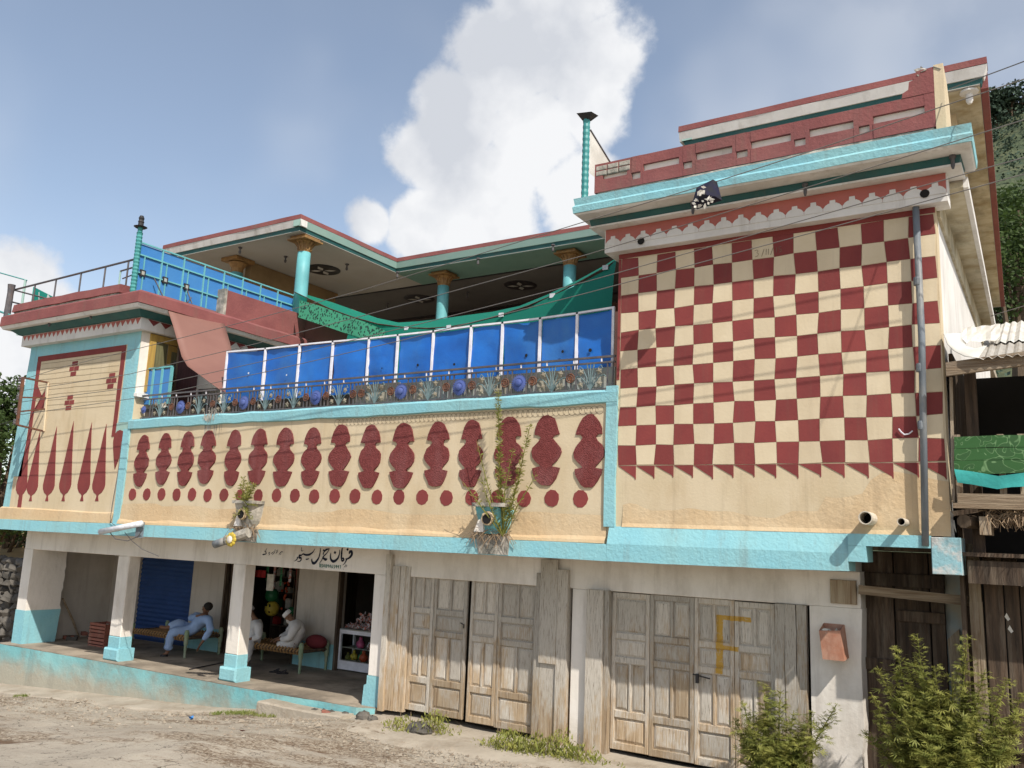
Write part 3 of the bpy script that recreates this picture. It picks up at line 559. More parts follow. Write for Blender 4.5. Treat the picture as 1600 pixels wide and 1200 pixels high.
def lower_storey():
    # porch floor and its painted plinth
    pl = [(-19.35, 0.43), (-15, 0.45), (-11.4, 0.40), (-9.2, 0.50), (-9.0, 0.62)]
    mb = MB(); n = 40; pts = []
    for i in range(n+1):
        x = -19.35 + (-8.95+19.35)*i/n; pts.append((x, interp(x, pl)+0.015*vnoise(x*3, 1)))
    mb.platez(pts+[(-8.95, 6.2), (-19.35, 6.2)], -2.68, FLOOR); struct_floor = H(mb, 'porch_floor', M['floor'])
    mb = MB(); rows = []
    for i in range(n+1):
        x, y = pts[i]; r = []
        for k in range(7):
            t = k/6; z = -2.604 + (-3.7+2.604)*t
            r.append((x, y-0.03-0.05*t+0.012*vnoise(x*2.3, z*4), z))
        rows.append(r)
    mb.grid(rows); mb.box(-19.35, -8.95, 0.75, 0.9, -3.7, -2.69); H(mb, 'plinth', M['teal_dirty'])
    # cement kerb lip along the plinth foot
    mb = MB(); rows = []
    for i in range(50):
        x = -19.6 + 8.6*i/49; z0 = interp(x, ZB)-0.03; yy = 0.30-0.62*min(1, max(0, (-x-11.0)/2.5)) + 0.05*vnoise(x*1.5, 3)
        rows.append([(x, 0.45, z0+0.06), (x, yy+0.05, z0+0.04), (x, yy, z0+0.02), (x, yy-0.03, z0-0.12)])
    struct(build(mb.grid(rows), 'kerb', M['concrete']))
    # pillars: white shaft, painted foot, stepped base
    def pillar(x0, x1, y0, y1, base=True, zt=-0.62):
        mb = MB().chbox(x0, x1, y0, y1, -2.155, zt, 0.015); o = H(mb, 'pillar', M['white'])
        foot = MB().chbox(x0-0.004, x1+0.004, y0-0.004, y1+0.004, -2.40 if base else -2.6, -2.153, 0.015)
        build(foot, 'painted_foot', M['teal'], o)
        if base:
            b = MB(); d = 0.055
            b.chbox(x0-d, x1+d, y0-d, y1+d, -2.60, -2.37, 0.03); build(b, 'base_block', M['teal'], o)
        return o
    pillar(-15.82, -15.46, 0.65, 0.90); pillar(-12.47, -12.15, 0.65, 0.88); 
    # right end pier with its broken foot
    mb = MB().chbox(-9.19, -8.905, 0.65, 0.9, -2.155, -0.62, 0.012); o = H(mb, 'pillar', M['white'])
    ft = MB().plate([(-9.20, -2.153), (-9.20, -2.28), (-9.25, -2.30), (-9.27, -2.60), (-8.90, -2.60), (-8.90, -2.153)], 0.646, 0.904); build(ft, 'painted_foot', M['teal'], o)
    # left end pier: a short wall going back, with a ragged end
    rag = [(1.43+0.03*vnoise(k*1.7, 2), -1.91+(1.29)*k/14) for k in range(15)]
    mb = MB().platex([(0.65, -1.91)] + rag + [(0.65, -0.62)], -19.18, -18.84); o = H(mb, 'pillar', M['white'])
    mb = MB().platex([(0.645, -2.6), (1.40, -2.6), (1.42, -2.2), (1.44, -1.908), (0.645, -1.908)], -19.20, -18.836); build(mb, 'painted_foot', M['teal'], o)
    # beam over the porch and wall over the wooden doors
    mb = MB().chbox(-19.18, -8.905, 0.652, 0.93, -0.62, -0.205, 0.008); H(mb, 'porch_beam', M['white'])
    mb = MB().box(-19.18, -1.95, 0.94, 6.2, -0.33, -0.21); H(mb, 'porch_ceiling', M['grey_soffit'])
    d1a, d1b = -8.905, -5.66; d2a, d2b = -5.42, -2.52
    mb = MB().chbox(d1a+0.004, -1.95, 0.655, 0.95, -0.62, -0.205, 0.008); H(mb, 'lintel_wall', M['white'])
    mb = MB().chbox(d1b, d2a, 0.65, 0.95, -2.75, -0.62, 0.012); H(mb, 'wall_pier', M['white'])
    mb = MB().plate([(d2b, -2.85), (-1.97, -2.85), (-1.985, -2.2), (-1.955, -1.9), (-1.965, -1.2), (-1.94, -0.62), (d2b, -0.62)], 0.65, 0.95); H(mb, 'wall_pier', M['white'])
    # back of the workshops behind the doors
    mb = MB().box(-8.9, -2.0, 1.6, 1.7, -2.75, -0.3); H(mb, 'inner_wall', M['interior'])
    # porch end wall and back wall with its openings
    mb = MB().box(-19.32, -19.2, 1.3, 2.85, -2.6, -0.33); H(mb, 'side_wall', M['back_wall'])
    Yb = 2.85
    sh0, sh1 = at(208, 950, Yb).x, at(299, 920, Yb).x
    dr0, dr1 = at(347, 950, Yb).x, at(360, 950, Yb).x
    so0, so1 = at(380, 950, Yb).x, at(464, 940, Yb).x
    do0, do1 = at(526, 960, Yb).x, at(588, 960, Yb).x
    def wallpart(x0, x1, z0=-2.6, z1=-0.33):
        mb = MB().box(x0, x1, Yb, Yb+0.22, z0, z1); return H(mb, 'back_wall', M['back_wall'])
    wallpart(-19.2, sh0); wallpart(sh1, dr0); wallpart(dr1, so0); wp = wallpart(so1, do0); wallpart(do1, -8.9)
    for a, b in ((sh0, sh1), (dr0, dr1), (so0, so1), (do0, do1)): wallpart(a, b, -0.48, -0.33)
    # painted dado on the shop wall
    for a, b in ((so1, do0), (sh1, dr0)):
        mb = MB().box(a+0.004, b-0.004, Yb-0.006, Yb, -2.596, -2.13); H(mb, 'dado', M['teal'])
    # roller shutter, one slat after another
    sh = H(MB().box(sh0, sh1, Yb+0.12, Yb+0.14, -2.6, -0.48), 'roller_shutter', M['shutter'])
    sl = MB(); 
    me = mesh_of(MB().add([(0, 0, 0), (1, 0, 0), (0, -0.03, 0.05), (1, -0.03, 0.05), (0, 0, 0.1), (1, 0, 0.1)], [(0, 1, 3, 2), (2, 3, 5, 4)]), 'slat', M['shutter'])
    for k in range(21):
        o = inst(me, 'slat', sh, (sh0+0.01, Yb+0.118, -2.59+0.1*k), scale=(sh1-sh0-0.02, 1, 1))
    # door frames of the shop
    for a, b in ((so0, so1), (do0, do1), (dr0, dr1)):
        f = MB()
        f.box(a, a+0.05, Yb-0.02, Yb+0.1, -2.6, -0.48); f.box(b-0.05, b, Yb-0.02, Yb+0.1, -2.6, -0.48); f.box(a+0.05, b-0.05, Yb-0.02, Yb+0.1, -0.53, -0.48)
        H(f, 'door_frame', M['wood_dark'])
    # dark shop room behind
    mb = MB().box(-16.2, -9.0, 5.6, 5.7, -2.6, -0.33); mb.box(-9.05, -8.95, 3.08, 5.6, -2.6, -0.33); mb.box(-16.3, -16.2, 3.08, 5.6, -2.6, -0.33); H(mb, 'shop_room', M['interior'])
    return Yb, (sh0, sh1), (so0, so1), (do0, do1)
YB, SHUT, SHOP, DOORW = lower_storey()

# ---- folding wooden doors
def door_leaf(x0, x1, z0, z1, y, tilt=0.0, single_top=False):
    t = 0.035; st = 0.055; mb = MB()
    zz = [0.0, 0.045, 0.20, 0.245, 0.545, 0.585, 0.70, 0.74, 0.965, 1.0]
    Hh = z1-z0; Z = [z0+Hh*q for q in zz]
    mb.box(x0+0.004, x1-0.004, y+0.030, y+0.045, z0, z1)                  # backing board
    mb.chbox(x0+0.003, x0+st, y, y+0.030, z0, z1, 0.006); mb.chbox(x1-st, x1-0.003, y, y+0.030, z0, z1, 0.006)
    for a, b in ((0, 1), (2, 3), (4, 5), (6, 7), (8, 9)): mb.chbox(x0+st, x1-st, y+0.002, y+0.030, Z[a], Z[b], 0.006)
    xm = (x0+x1)/2
    for a, b in ((3, 4), (7, 8)):
        if not (single_top and a == 7): mb.chbox(xm-0.018, xm+0.018, y+0.003, y+0.030, Z[a], Z[b], 0.006)
    lf = H(mb, 'door_leaf', M['wood_door'])
    def pan(a, b, za, zb):
        g = 0.012; d = 0.028; a += g; b -= g; za += g; zb -= g
        p = MB().add([(a, y+0.029, za), (b, y+0.029, za), (b, y+0.029, zb), (a, y+0.029, zb), (a+d, y+0.016, za+d), (b-d, y+0.016, za+d), (b-d, y+0.016, zb-d), (a+d, y+0.016, zb-d)],
                     [(0, 1, 5, 4), (1, 2, 6, 5), (2, 3, 7, 6), (3, 0, 4, 7), (4, 5, 6, 7)])
        build(p, 'panel', M['wood_door'], lf)
    pan(x0+st, x1-st, Z[1], Z[2]); pan(x0+st, x1-st, Z[5], Z[6])
    for a, b in ((3, 4), (7, 8)):
        if single_top and a == 7: pan(x0+st, x1-st, Z[a], Z[b])
        else: pan(x0+st, xm-0.018, Z[a], Z[b]); pan(xm+0.018, x1-st, Z[a], Z[b])
    return lf
def plank(x0, x1, z0, z1, y0, y1, m='wood_door', lean=0.0):
    n = 7; mb = MB(); f = []
    for i in range(n):
        t = i/(n-1); z = z0+(z1-z0)*t; w = RNG.uniform(-0.006, 0.006); l = lean*t
        f.append([(x0+w+l, y1, z), (x0+w+l, y0, z), (x1+w+l, y0, z), (x1+w+l, y1, z)])
    b = len(mb.v)
    for r in f: mb.v += r
    for i in range(n-1):
        for k in range(4): a = i*4+k; c = i*4+(k+1) % 4; mb.f.append((a, c, c+4, a+4))
    mb.f.append((0, 1, 2, 3)); mb.f.append(tuple((n-1)*4+k for k in range(4)))
    return H(mb, 'plank', M[m])
def doors():
    Y = 0.66
    # first door: four folding leaves
    xb = [at(x, 1000, Y).x for x in (636.5, 672.5, 728.0, 774.5, 836.5)]
    zt = at(700, 897, Y).z
    for i in range(4):
        door_leaf(xb[i]+(0.03 if i == 2 else 0), xb[i+1]-(0.03 if i == 1 else 0), -2.56-0.012*i, zt-0.01*(i == 3), Y+0.03)
    X = lambda x: at(x, 1000, Y).x
    plank(-8.895, X(610)-0.005, -2.62, at(610, 866, Y).z, 0.57, 0.72); plank(X(610), X(622)-0.005, -2.60, at(616, 884, Y).z, 0.61, 0.72)
    plank(X(622), X(629.5)-0.004, -2.60, at(625, 884, Y).z, 0.625, 0.72); plank(X(629.5), xb[0]-0.004, -2.60, at(632, 885, Y).z, 0.64, 0.72)
    plank(xb[4]+0.004, X(847)-0.004, -2.62, at(842, 895, Y).z, 0.62, 0.72); plank(X(847), X(873)-0.005, -2.64, at(860, 1022, Y).z, 0.62, 0.72)
    plank(X(846), X(873)-0.003, at(860, 1036, Y).z, at(860, 874, Y).z, 0.585, 0.617); plank(X(873), X(889), -2.66, at(880, 890, Y).z, 0.59, 0.72)
    mb = MB().box(xb[0], xb[4], Y+0.02, Y+0.09, zt+0.004, -0.615); H(mb, 'head_board', M['wood'])
    # second door
    xb = [at(x, 1040, Y).x for x in (953, 1013, 1083, 1146.5, 1211)]
    zts = [at(x, y, Y).z for x, y in ((980, 927), (1045, 931), (1115, 936), (1180, 942))]
    for i in range(4): door_leaf(xb[i], xb[i+1], -2.60-0.006*i, zts[i], Y+0.03, single_top=(i == 0))
    plank(at(919.5, 1050, Y).x, at(945, 1050, Y).x, -2.68, at(930, 921, Y).z, 0.56, 0.72); plank(at(945.5, 1050, Y).x, xb[0]-0.003, -2.68, at(948, 922, Y).z, 0.60, 0.72)
    for a, b, t in ((1212, 1228, 944), (1228, 1246, 945), (1246, 1262, 946)):
        plank(at(a, 1030, Y).x+0.003, at(b, 1030, Y).x-0.003, -2.70, at(b, t, Y).z, 0.62, 0.72)
    # latch on the second door, hasp on the first
    p = at(1085, 1055, Y); mb = MB().tube([(p.x-0.02, Y, p.z+0.01), (p.x+0.2, Y-0.002, p.z-0.02)], 0.009); mb.box(p.x+0.015, p.x+0.05, Y-0.01, Y+0.03, p.z-0.09, p.z+0.02); H(mb, 'latch', M['black'])
    p = at(722, 976, Y); mb = MB().tube([(p.x-0.04, Y+0.02, p.z+0.02), (p.x+0.03, Y, p.z), (p.x+0.03, Y, p.z-0.05)], 0.009); H(mb, 'hasp', M['black'])
doors()

# ---- slab band between the storeys
def band():
    mb = MB()
    mb.sweep([(-19.22, 3.0), (-19.22, -0.0), (-4.80, -0.0)], [(0.0, -0.215), (0.10, -0.215), (0.095, -0.01), (0.0, 0.0)], jit=0.004)
    H(mb, 'floor_band', M['teal'])
    mb = MB(); n = 12; rows = []
    for i in range(n+1):
        x = -4.80+(3.05-0.18)*i/n; dz = RNG.uniform(-0.004, 0.004); zb = -0.215+0.03*max(0, i-4)/n*1.2
        rows.append([(x, 0.3, zb), (x, -0.10, zb+dz), (x, -0.095, 0.0), (x, -0.03, 0.215+dz), (x, 0.3, 0.215)])
    mb.grid(rows); b = len(mb.v); mb.f.append(tuple(range(5))); mb.f.append(tuple(n*5+k for k in reversed(range(5)))); H(mb, 'floor_band', M['teal'])
    # notch at the right end: thin slab, then the corner block
    x0, x1 = at(1353, 857, -0.1).x, at(1455, 857, -0.1).x
    mb = MB().box(-1.928, x1-0.002, -0.0975, 0.3, 0.085, 0.212); H(mb, 'floor_band', M['teal'])
    mb = MB().box(-1.928, x0, -0.0985, 0.3, -0.085, 0.083); H(mb, 'floor_band', M['teal'])
    mb = MB().chbox(x1, at(1503, 880, -0.1).x, -0.10, 0.35, at(1480, 898, -0.1).z, 0.20, 0.006); H(mb, 'corner_block', M['teal_worn'])
    mb = MB().box(-19.2, -1.93, 0.3, 0.66, -0.20, -0.06); H(mb, 'jetty_soffit', M['grey_soffit'])
    mb = MB().box(-1.93, -0.93, 0.31, 2.5, 0.05, 0.10); H(mb, 'jetty_soffit', M['wood_dark'])
band()

# ---- upper walls
XW0, XW1 = -18.82, -14.95          # wing
XR0, XR1 = -4.75, -0.93            # chequered block
def upper_walls():
    # wing: front, right and left walls
    mb = MB().box(XW0, XW1, 0.0, 0.25, -0.0, 3.95); H(mb, 'wing_front_wall', M['cream'])
    mb = MB().box(XW1-0.25, XW1-0.004, 0.25, 4.1, 0.0, 3.95); H(mb, 'wing_side_wall', M['white'])
    H(MB().box(XW1+0.001, XW1+0.012, 0.004, 0.42, 2.5, 3.719), 'white_pilaster', M['white']); mb = MB().box(XW0+0.004, XW0+0.25, 0.25, 9.0, 0.0, 3.95); H(mb, 'wing_side_wall', M['white'])
    mb = MB().box(XW0+0.02, XW1-0.02, 0.02, 14.0, 3.955, 4.10); H(mb, 'terrace_slab', M['concrete'])
    # battered corner of the wing and its skirting course
    mb = MB(); n = 8; mb.plate([(-19.10, 0.0), (-18.825, 0.0), (-18.825, 3.75), (-18.84, 3.75)], 0.004, 0.24); H(mb, 'corner_buttress', M['teal'])
    mb = MB(); rows = []
    for i in range(24):
        x = -19.12+(3.95)*i/23; z = 0.235-0.05*i/23+0.012*vnoise(x*2, 5); d = 0.0 if x < XW1-0.35 else 0
        rows.append([(x, 0.01, z+0.03), (x, -0.035, z), (x, -0.05, 0.0)])
    mb.grid(rows); mb.f.append((0, 1, 2)); mb.f.append((69+0, 69+1, 69+2)); H(mb, 'skirting', M['cream_low'])
    # balcony breast wall
    mb = MB(); nx, nz_ = 60, 10; rows = []
    for i in range(nx+1):
        x = XW1+(XR0-XW1)*i/nx; rows.append([(x, 0.0+0.006*vnoise(x*1.6, z_*0.4+7), -0.0+1.80*z_/nz_) for z_ in range(nz_+1)])
    mb.grid(rows); mb.box(XW1, XR0, 0.03, 0.25, 0.0, 1.80); H(mb, 'balcony_wall', M['cream'])
    mb = MB(); rows = []
    for i in range(50):
        x = XW1+(-4.85-XW1)*i/49; z = 0.33+0.06*vnoise(x*0.9, 9)+0.04*vnoise(x*3, 3)
        rows.append([(x, -0.006, z), (x, -0.012, z*0.5), (x, -0.02, 0.085+0.02*vnoise(x*2, 1)), (x, -0.05, 0.04), (x, -0.06, 0.0)])
    mb.grid(rows); H(mb, 'worn_plaster_strip', M['cream_low'])
    # turquoise sill and upright strips
    mb = MB(); rows = []
    for i in range(70):
        x = XW1-0.02+(XR0+0.05-XW1)*i/69; a = 0.010*vnoise(x*2.5, 2); b = 0.012*vnoise(x*3.1, 8)
        rows.append([(x, 0.0, 1.785+b), (x, -0.045, 1.80+b), (x, -0.055, 1.94+a), (x, -0.02, 1.975+a), (x, 0.25, 1.975+a)])
    mb.grid(rows); H(mb, 'balcony_sill', M['teal'])
    def strip(x0, x1, z0, z1, y=-0.03, m='teal', name='painted_strip'):
        mb = MB(); rows = []
        n = max(2, int((z1-z0)/0.3))
        for i in range(n+1):
            z = z0+(z1-z0)*i/n; a = RNG.uniform(-0.008, 0.008); b = RNG.uniform(-0.008, 0.008)
            rows.append([(x0+a, 0.005, z), (x0+a, y, z), (x1+b, y, z), (x1+b, 0.005, z)])
        mb.grid(rows); mb.f.append((0, 1, 2, 3)); mb.f.append(tuple(n*4+k for k in range(4))); return H(mb, name, M[m])
    strip(-15.13, -14.93, 0.0, 1.79, -0.028); strip(-4.875, -4.725, 0.21, 2.02, -0.04)
    # wing front: turquoise frame, maroon inner frame
    strip(-18.835, -18.52, 0.9, 3.75, -0.006); strip(-15.36, -14.952, 1.93, 3.75, -0.006); strip(-18.52, -15.36, 3.49, 3.75, -0.005)
    strip(-15.40, -14.96, 1.42, 1.925, -0.005, 'teal_pale')
    strip(-18.50, -18.37, 0.25, 3.37, -0.009, 'maroon', 'maroon_border'); strip(-18.50, -15.40, 3.37, 3.485, -0.0085, 'maroon', 'maroon_border'); strip(-15.52, -15.40, 1.66, 3.368, -0.009, 'maroon', 'maroon_border')
    # horizontal scored joints of the brickwork paint
    # right block walls
    mb = MB().box(XR0, XR1, 0.0, 0.25, 0.215, 3.95); H(mb, 'block_front_wall', M['cream'])
    mb = MB().box(XR1-0.25, XR1-0.003, 0.25, 9.0, 0.215, 3.95); H(mb, 'block_side_wall', M['white_trim'])
    mb = MB().box(XR0+0.003, XR0+0.25, 0.25, 4.1, 0.215, 3.95); H(mb, 'block_side_wall', M['dark_red'])
    mb = MB().box(XR0+0.02, XR1-0.02, 0.02, 14.0, 3.955, 4.10); H(mb, 'terrace_slab', M['concrete'])
    # balcony recess: floor, back wall
    mb = MB().box(XW1, XR0, 0.26, 4.1, 0.9, 1.0); H(mb, 'balcony_floor', M['floor'])
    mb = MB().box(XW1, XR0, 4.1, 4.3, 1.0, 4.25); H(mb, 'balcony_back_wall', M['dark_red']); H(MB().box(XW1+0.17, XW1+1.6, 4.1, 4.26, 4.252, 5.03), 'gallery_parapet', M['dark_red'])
    mb = MB().box(XW1+0.02, XR0-0.02, 4.3, 14, 3.955, 4.10); H(mb, 'gallery_floor', M['floor'])
upper_walls()

# ---- chequer squares, one plate each
def chequers():
    c0, z0, s = -4.705, 0.985, 0.2501
    cols = [c0+s*i for i in range(15)] + [XR1-0.012]
    rows = [z0+0.2495*i for i in range(12)]
    pen = {}
    gx = [[RNG.uniform(-0.013, 0.013) for _ in range(13)] for _ in range(17)]
    gzv = [[RNG.uniform(-0.008, 0.008) for _ in range(13)] for _ in range(17)]
    for i in range(15):
        for j in range(11):
            red = (i+j) % 2 == 0; g = 0.003
            q = [(cols[i+a]+gx[i+a][j+b]+(g if a == 0 else -g), rows[j+b]+gzv[i+a][j+b]+(g if b == 0 else -g)) for a, b in ((0, 0), (1, 0), (1, 1), (0, 1))]
            mb = MB().plate(q, -0.006-0.001*RNG.random(), 0.001); H(mb, 'painted_square', M['maroon'] if red else M['cream_tile'])
    # strip over the top row
    mb = MB().box(XR0+0.003, XR1-0.003, -0.0065, 0.001, rows[11]+0.006, 3.93); H(mb, 'maroon_border', M['maroon'])
    mb = MB().box(XR0+0.003, c0-0.006, -0.0065, 0.001, 2.1, rows[11]); H(mb, 'maroon_border', M['maroon'])
    # hanging triangles
    for i in range(15):
        a, b = cols[i]+0.004, cols[i+1]-0.004; d = 0.17+RNG.uniform(-0.015, 0.02)
        mb = MB().plate([(a, z0-0.008), (b-0.02, z0-d+0.03), (b-0.006, z0-d), (b, z0-d+0.01), (b, z0-0.008)], -0.006, 0.001); H(mb, 'painted_triangle', M['maroon'])
    # darker worn plaster low on the block
    mb = MB(); r = []
    for i in range(40):
        x = XR0+0.12+(XR1-XR0-0.12)*i/39; h = 0.50+0.10*vnoise(x*1.3, 4)+0.05*vnoise(x*4, 2) + (0.30 if x > -1.7 else 0.18 if x > -2.2 else 0)
        r.append([(x, -0.003, h), (x, -0.006, h*0.6+0.1), (x, -0.014, 0.26), (x, -0.035, 0.212)])
    H(mb.grid(r), 'worn_plaster_strip', M['cream_low'])
    # pencilled date on the top row
    mb = MB(); u = 0.045
    p = at(1183, 397, -0.01); y = -0.0105
    def st(pts, w=0.006): mb.ribbon([(p.x+a*u, p.z+b*u) for a, b in pts], w, y)
    st([(-.6, 1), (0, 1.2), (.3, .8), (-.1, .4), (.4, .0), (.1, -.6), (-.5, -.7)]); st([(1.2, -.9), (1.9, 1.2)]); st([(2.4, -.6), (2.5, 1.1)]); st([(3.0, -.6), (3.1, 1.1)]); st([(3.6, -.8), (4.3, 1.2)])
    p = at(1213, 391, -0.01); st([(0, -.6), (.1, .9)]); st([(1.4, .9), (.7, .8), (.7, .2), (1.3, .1), (1.3, -.5), (.7, -.7)])
    H(mb, 'pencilled_date', M['pencil'])
chequers()

# ---- ornaments on the cream walls
def ornaments():
    # roughcast baluster shapes
    cx = [222, 257, 292, 325, 365, 403, 443, 486, 530, 579, 629, 683, 736, 793, 853, 919]
    prof = [(0.0, 0.0), (0.06, 0.012), (0.115, 0.05), (0.16, 0.12), (0.19, 0.20), (0.21, 0.285), (0.135, 0.29), (0.105, 0.325), (0.125, 0.37), (0.19, 0.42), (0.232, 0.47), (0.246, 0.53), (0.232, 0.60), (0.18, 0.66), (0.12, 0.705), (0.105, 0.735), (0.225, 0.755), (0.205, 0.83), (0.165, 0.91), (0.11, 0.975), (0.05, 0.998), (0.0, 1.0)]
    for k, x in enumerate(cx):
        X = at(x, 715, 0).x; zt = 1.675+RNG.uniform(-0.018, 0.018); h = 0.965+RNG.uniform(-0.02, 0.02); w_ = h*RNG.uniform(0.90, 1.04)*0.95; X += RNG.uniform(-.02, .02)
        R_ = [(X+a*w_+RNG.uniform(-.011, .011), zt-b*h+RNG.uniform(-.006, .006)) for a, b in prof[1:-1]]; L_ = [(X-a*w_+RNG.uniform(-.011, .011), zt-b*h+RNG.uniform(-.006, .006)) for a, b in reversed(prof[1:-1])]
        mb = MB().plate([(X, zt)]+R_+[(X, zt-h)]+L_, -0.022, 0.01); H(mb, 'baluster_relief', M['rough'])
    dx = [207, 229.5, 252.5, 276, 300, 324.5, 350, 376, 404, 432.5, 461, 491, 523, 555, 589.5, 624, 660, 698, 737.5, 777, 819, 862.5, 907.5]
    for x in dx:
        X = at(x, 773, 0).x; r = 0.112; z = 0.553+RNG.uniform(-0.008, 0.008); n = 10; ph = RNG.random()
        mb = MB().plate([(X+r*RNG.uniform(.94, 1.04)*math.cos(2*math.pi*(k+ph)/n), z+r*1.03*RNG.uniform(.95, 1.04)*math.sin(2*math.pi*(k+ph)/n)) for k in range(n)], -0.006, 0.01); H(mb, 'painted_dot', M['maroon'])
    # scratched rings along the top of the breast wall
    mb = MB()
    for k in range(58):
        X = -9.6+4.7*k/58; z = 1.715
        mb.ribbon([(X+0.06*math.cos(a*math.pi/6), z+0.055*math.sin(a*math.pi/6)) for a in range(12)], 0.005, -0.0075)
    H(mb, 'scratched_rings', M['pencil'])
    # cypresses on the wing
    for (xb_, xt_, zt) in ((30, 47.5, 1.85), (47, 66, 1.86), (72.5, 90.5, 1.93), (98, 119, 2.02), (127, 146, 1.97), (150.5, 168, 1.92)):
        X = at(xb_+3, 765, 0).x; z0 = at(xb_, 783, 0).z; w_ = 0.155
        pr = [(0.045, 0), (0.018, .065), (0.035, .085), (0.10, .11), (0.15, .16), (0.165, .21), (0.15, .29), (0.125, .40), (0.09, .56), (0.055, .74), (0.028, .88)]
        h = zt-z0
        pts = [(X+a*1.27, z0+b*h) for a, b in pr]+[(X+0.01, zt)]+[(X-a*1.27, z0+b*h) for a, b in reversed(pr)]
        H(MB().plate(pts, -0.006, 0.01), 'painted_cypress', M['maroon'])
    X = at(186, 690, 0).x; z = at(186, 672, 0).z; zb = at(181, 733, 0).z
    pts = [(X, z)]+[(X+a, z+(zb-z)*b) for a, b in ((.09, .03), (.15, .13), (.165, .27), (.13, .45), (.07, .72))]+[(X-.02, zb)]+[(X-a, z+(zb-z)*b) for a, b in ((.09, .72), (.15, .45), (.175, .27), (.155, .13), (.09, .03))]
    H(MB().plate(pts, -0.012, 0.01), 'painted_drop', M['maroon'])
    # brick crosses and the bow tie
    for (x, y) in ((116, 576), (174, 595), (108.5, 629)):
        p = at(x, y, 0); bw, bh = 0.155, 0.095
        for dx_, dz_ in ((0.04, 1), (-0.5, 0.0), (0.5, 0.0), (-0.04, -1)):
            q = MB(); a = p.x+dx_*(bw+0.015); b = p.z+dz_*(bh+0.015); w2 = bw*(0.62 if dz_ else 0.5); 
            q.plate([(a-w2, b-bh/2), (a+w2, b-bh/2+.004), (a+w2, b+bh/2), (a-w2, b+bh/2-.004)], -0.006, 0.01); H(q, 'painted_brick', M['maroon'])
    a = [at(x, y, 0) for x, y in ((57, 597), (66, 620), (52, 624))]; H(MB().plate([(p.x, p.z) for p in a], -0.006, 0.01), 'painted_triangle', M['maroon'])
    a = [at(x, y, 0) for x, y in ((77, 601), (66, 618), (52, 643), (72, 639))]; H(MB().plate([(p.x, p.z) for p in a], -0.0065, 0.01), 'painted_triangle', M['maroon'])
    mb = MB()
    for z in [3.31-0.115*k for k in range(10)]: mb.ribbon([(-18.35+i*0.28, z+RNG.uniform(-.006, .006)) for i in range(11)], 0.006, -0.0045)
    H(mb, 'scored_joints', M['pencil'])
ornaments()

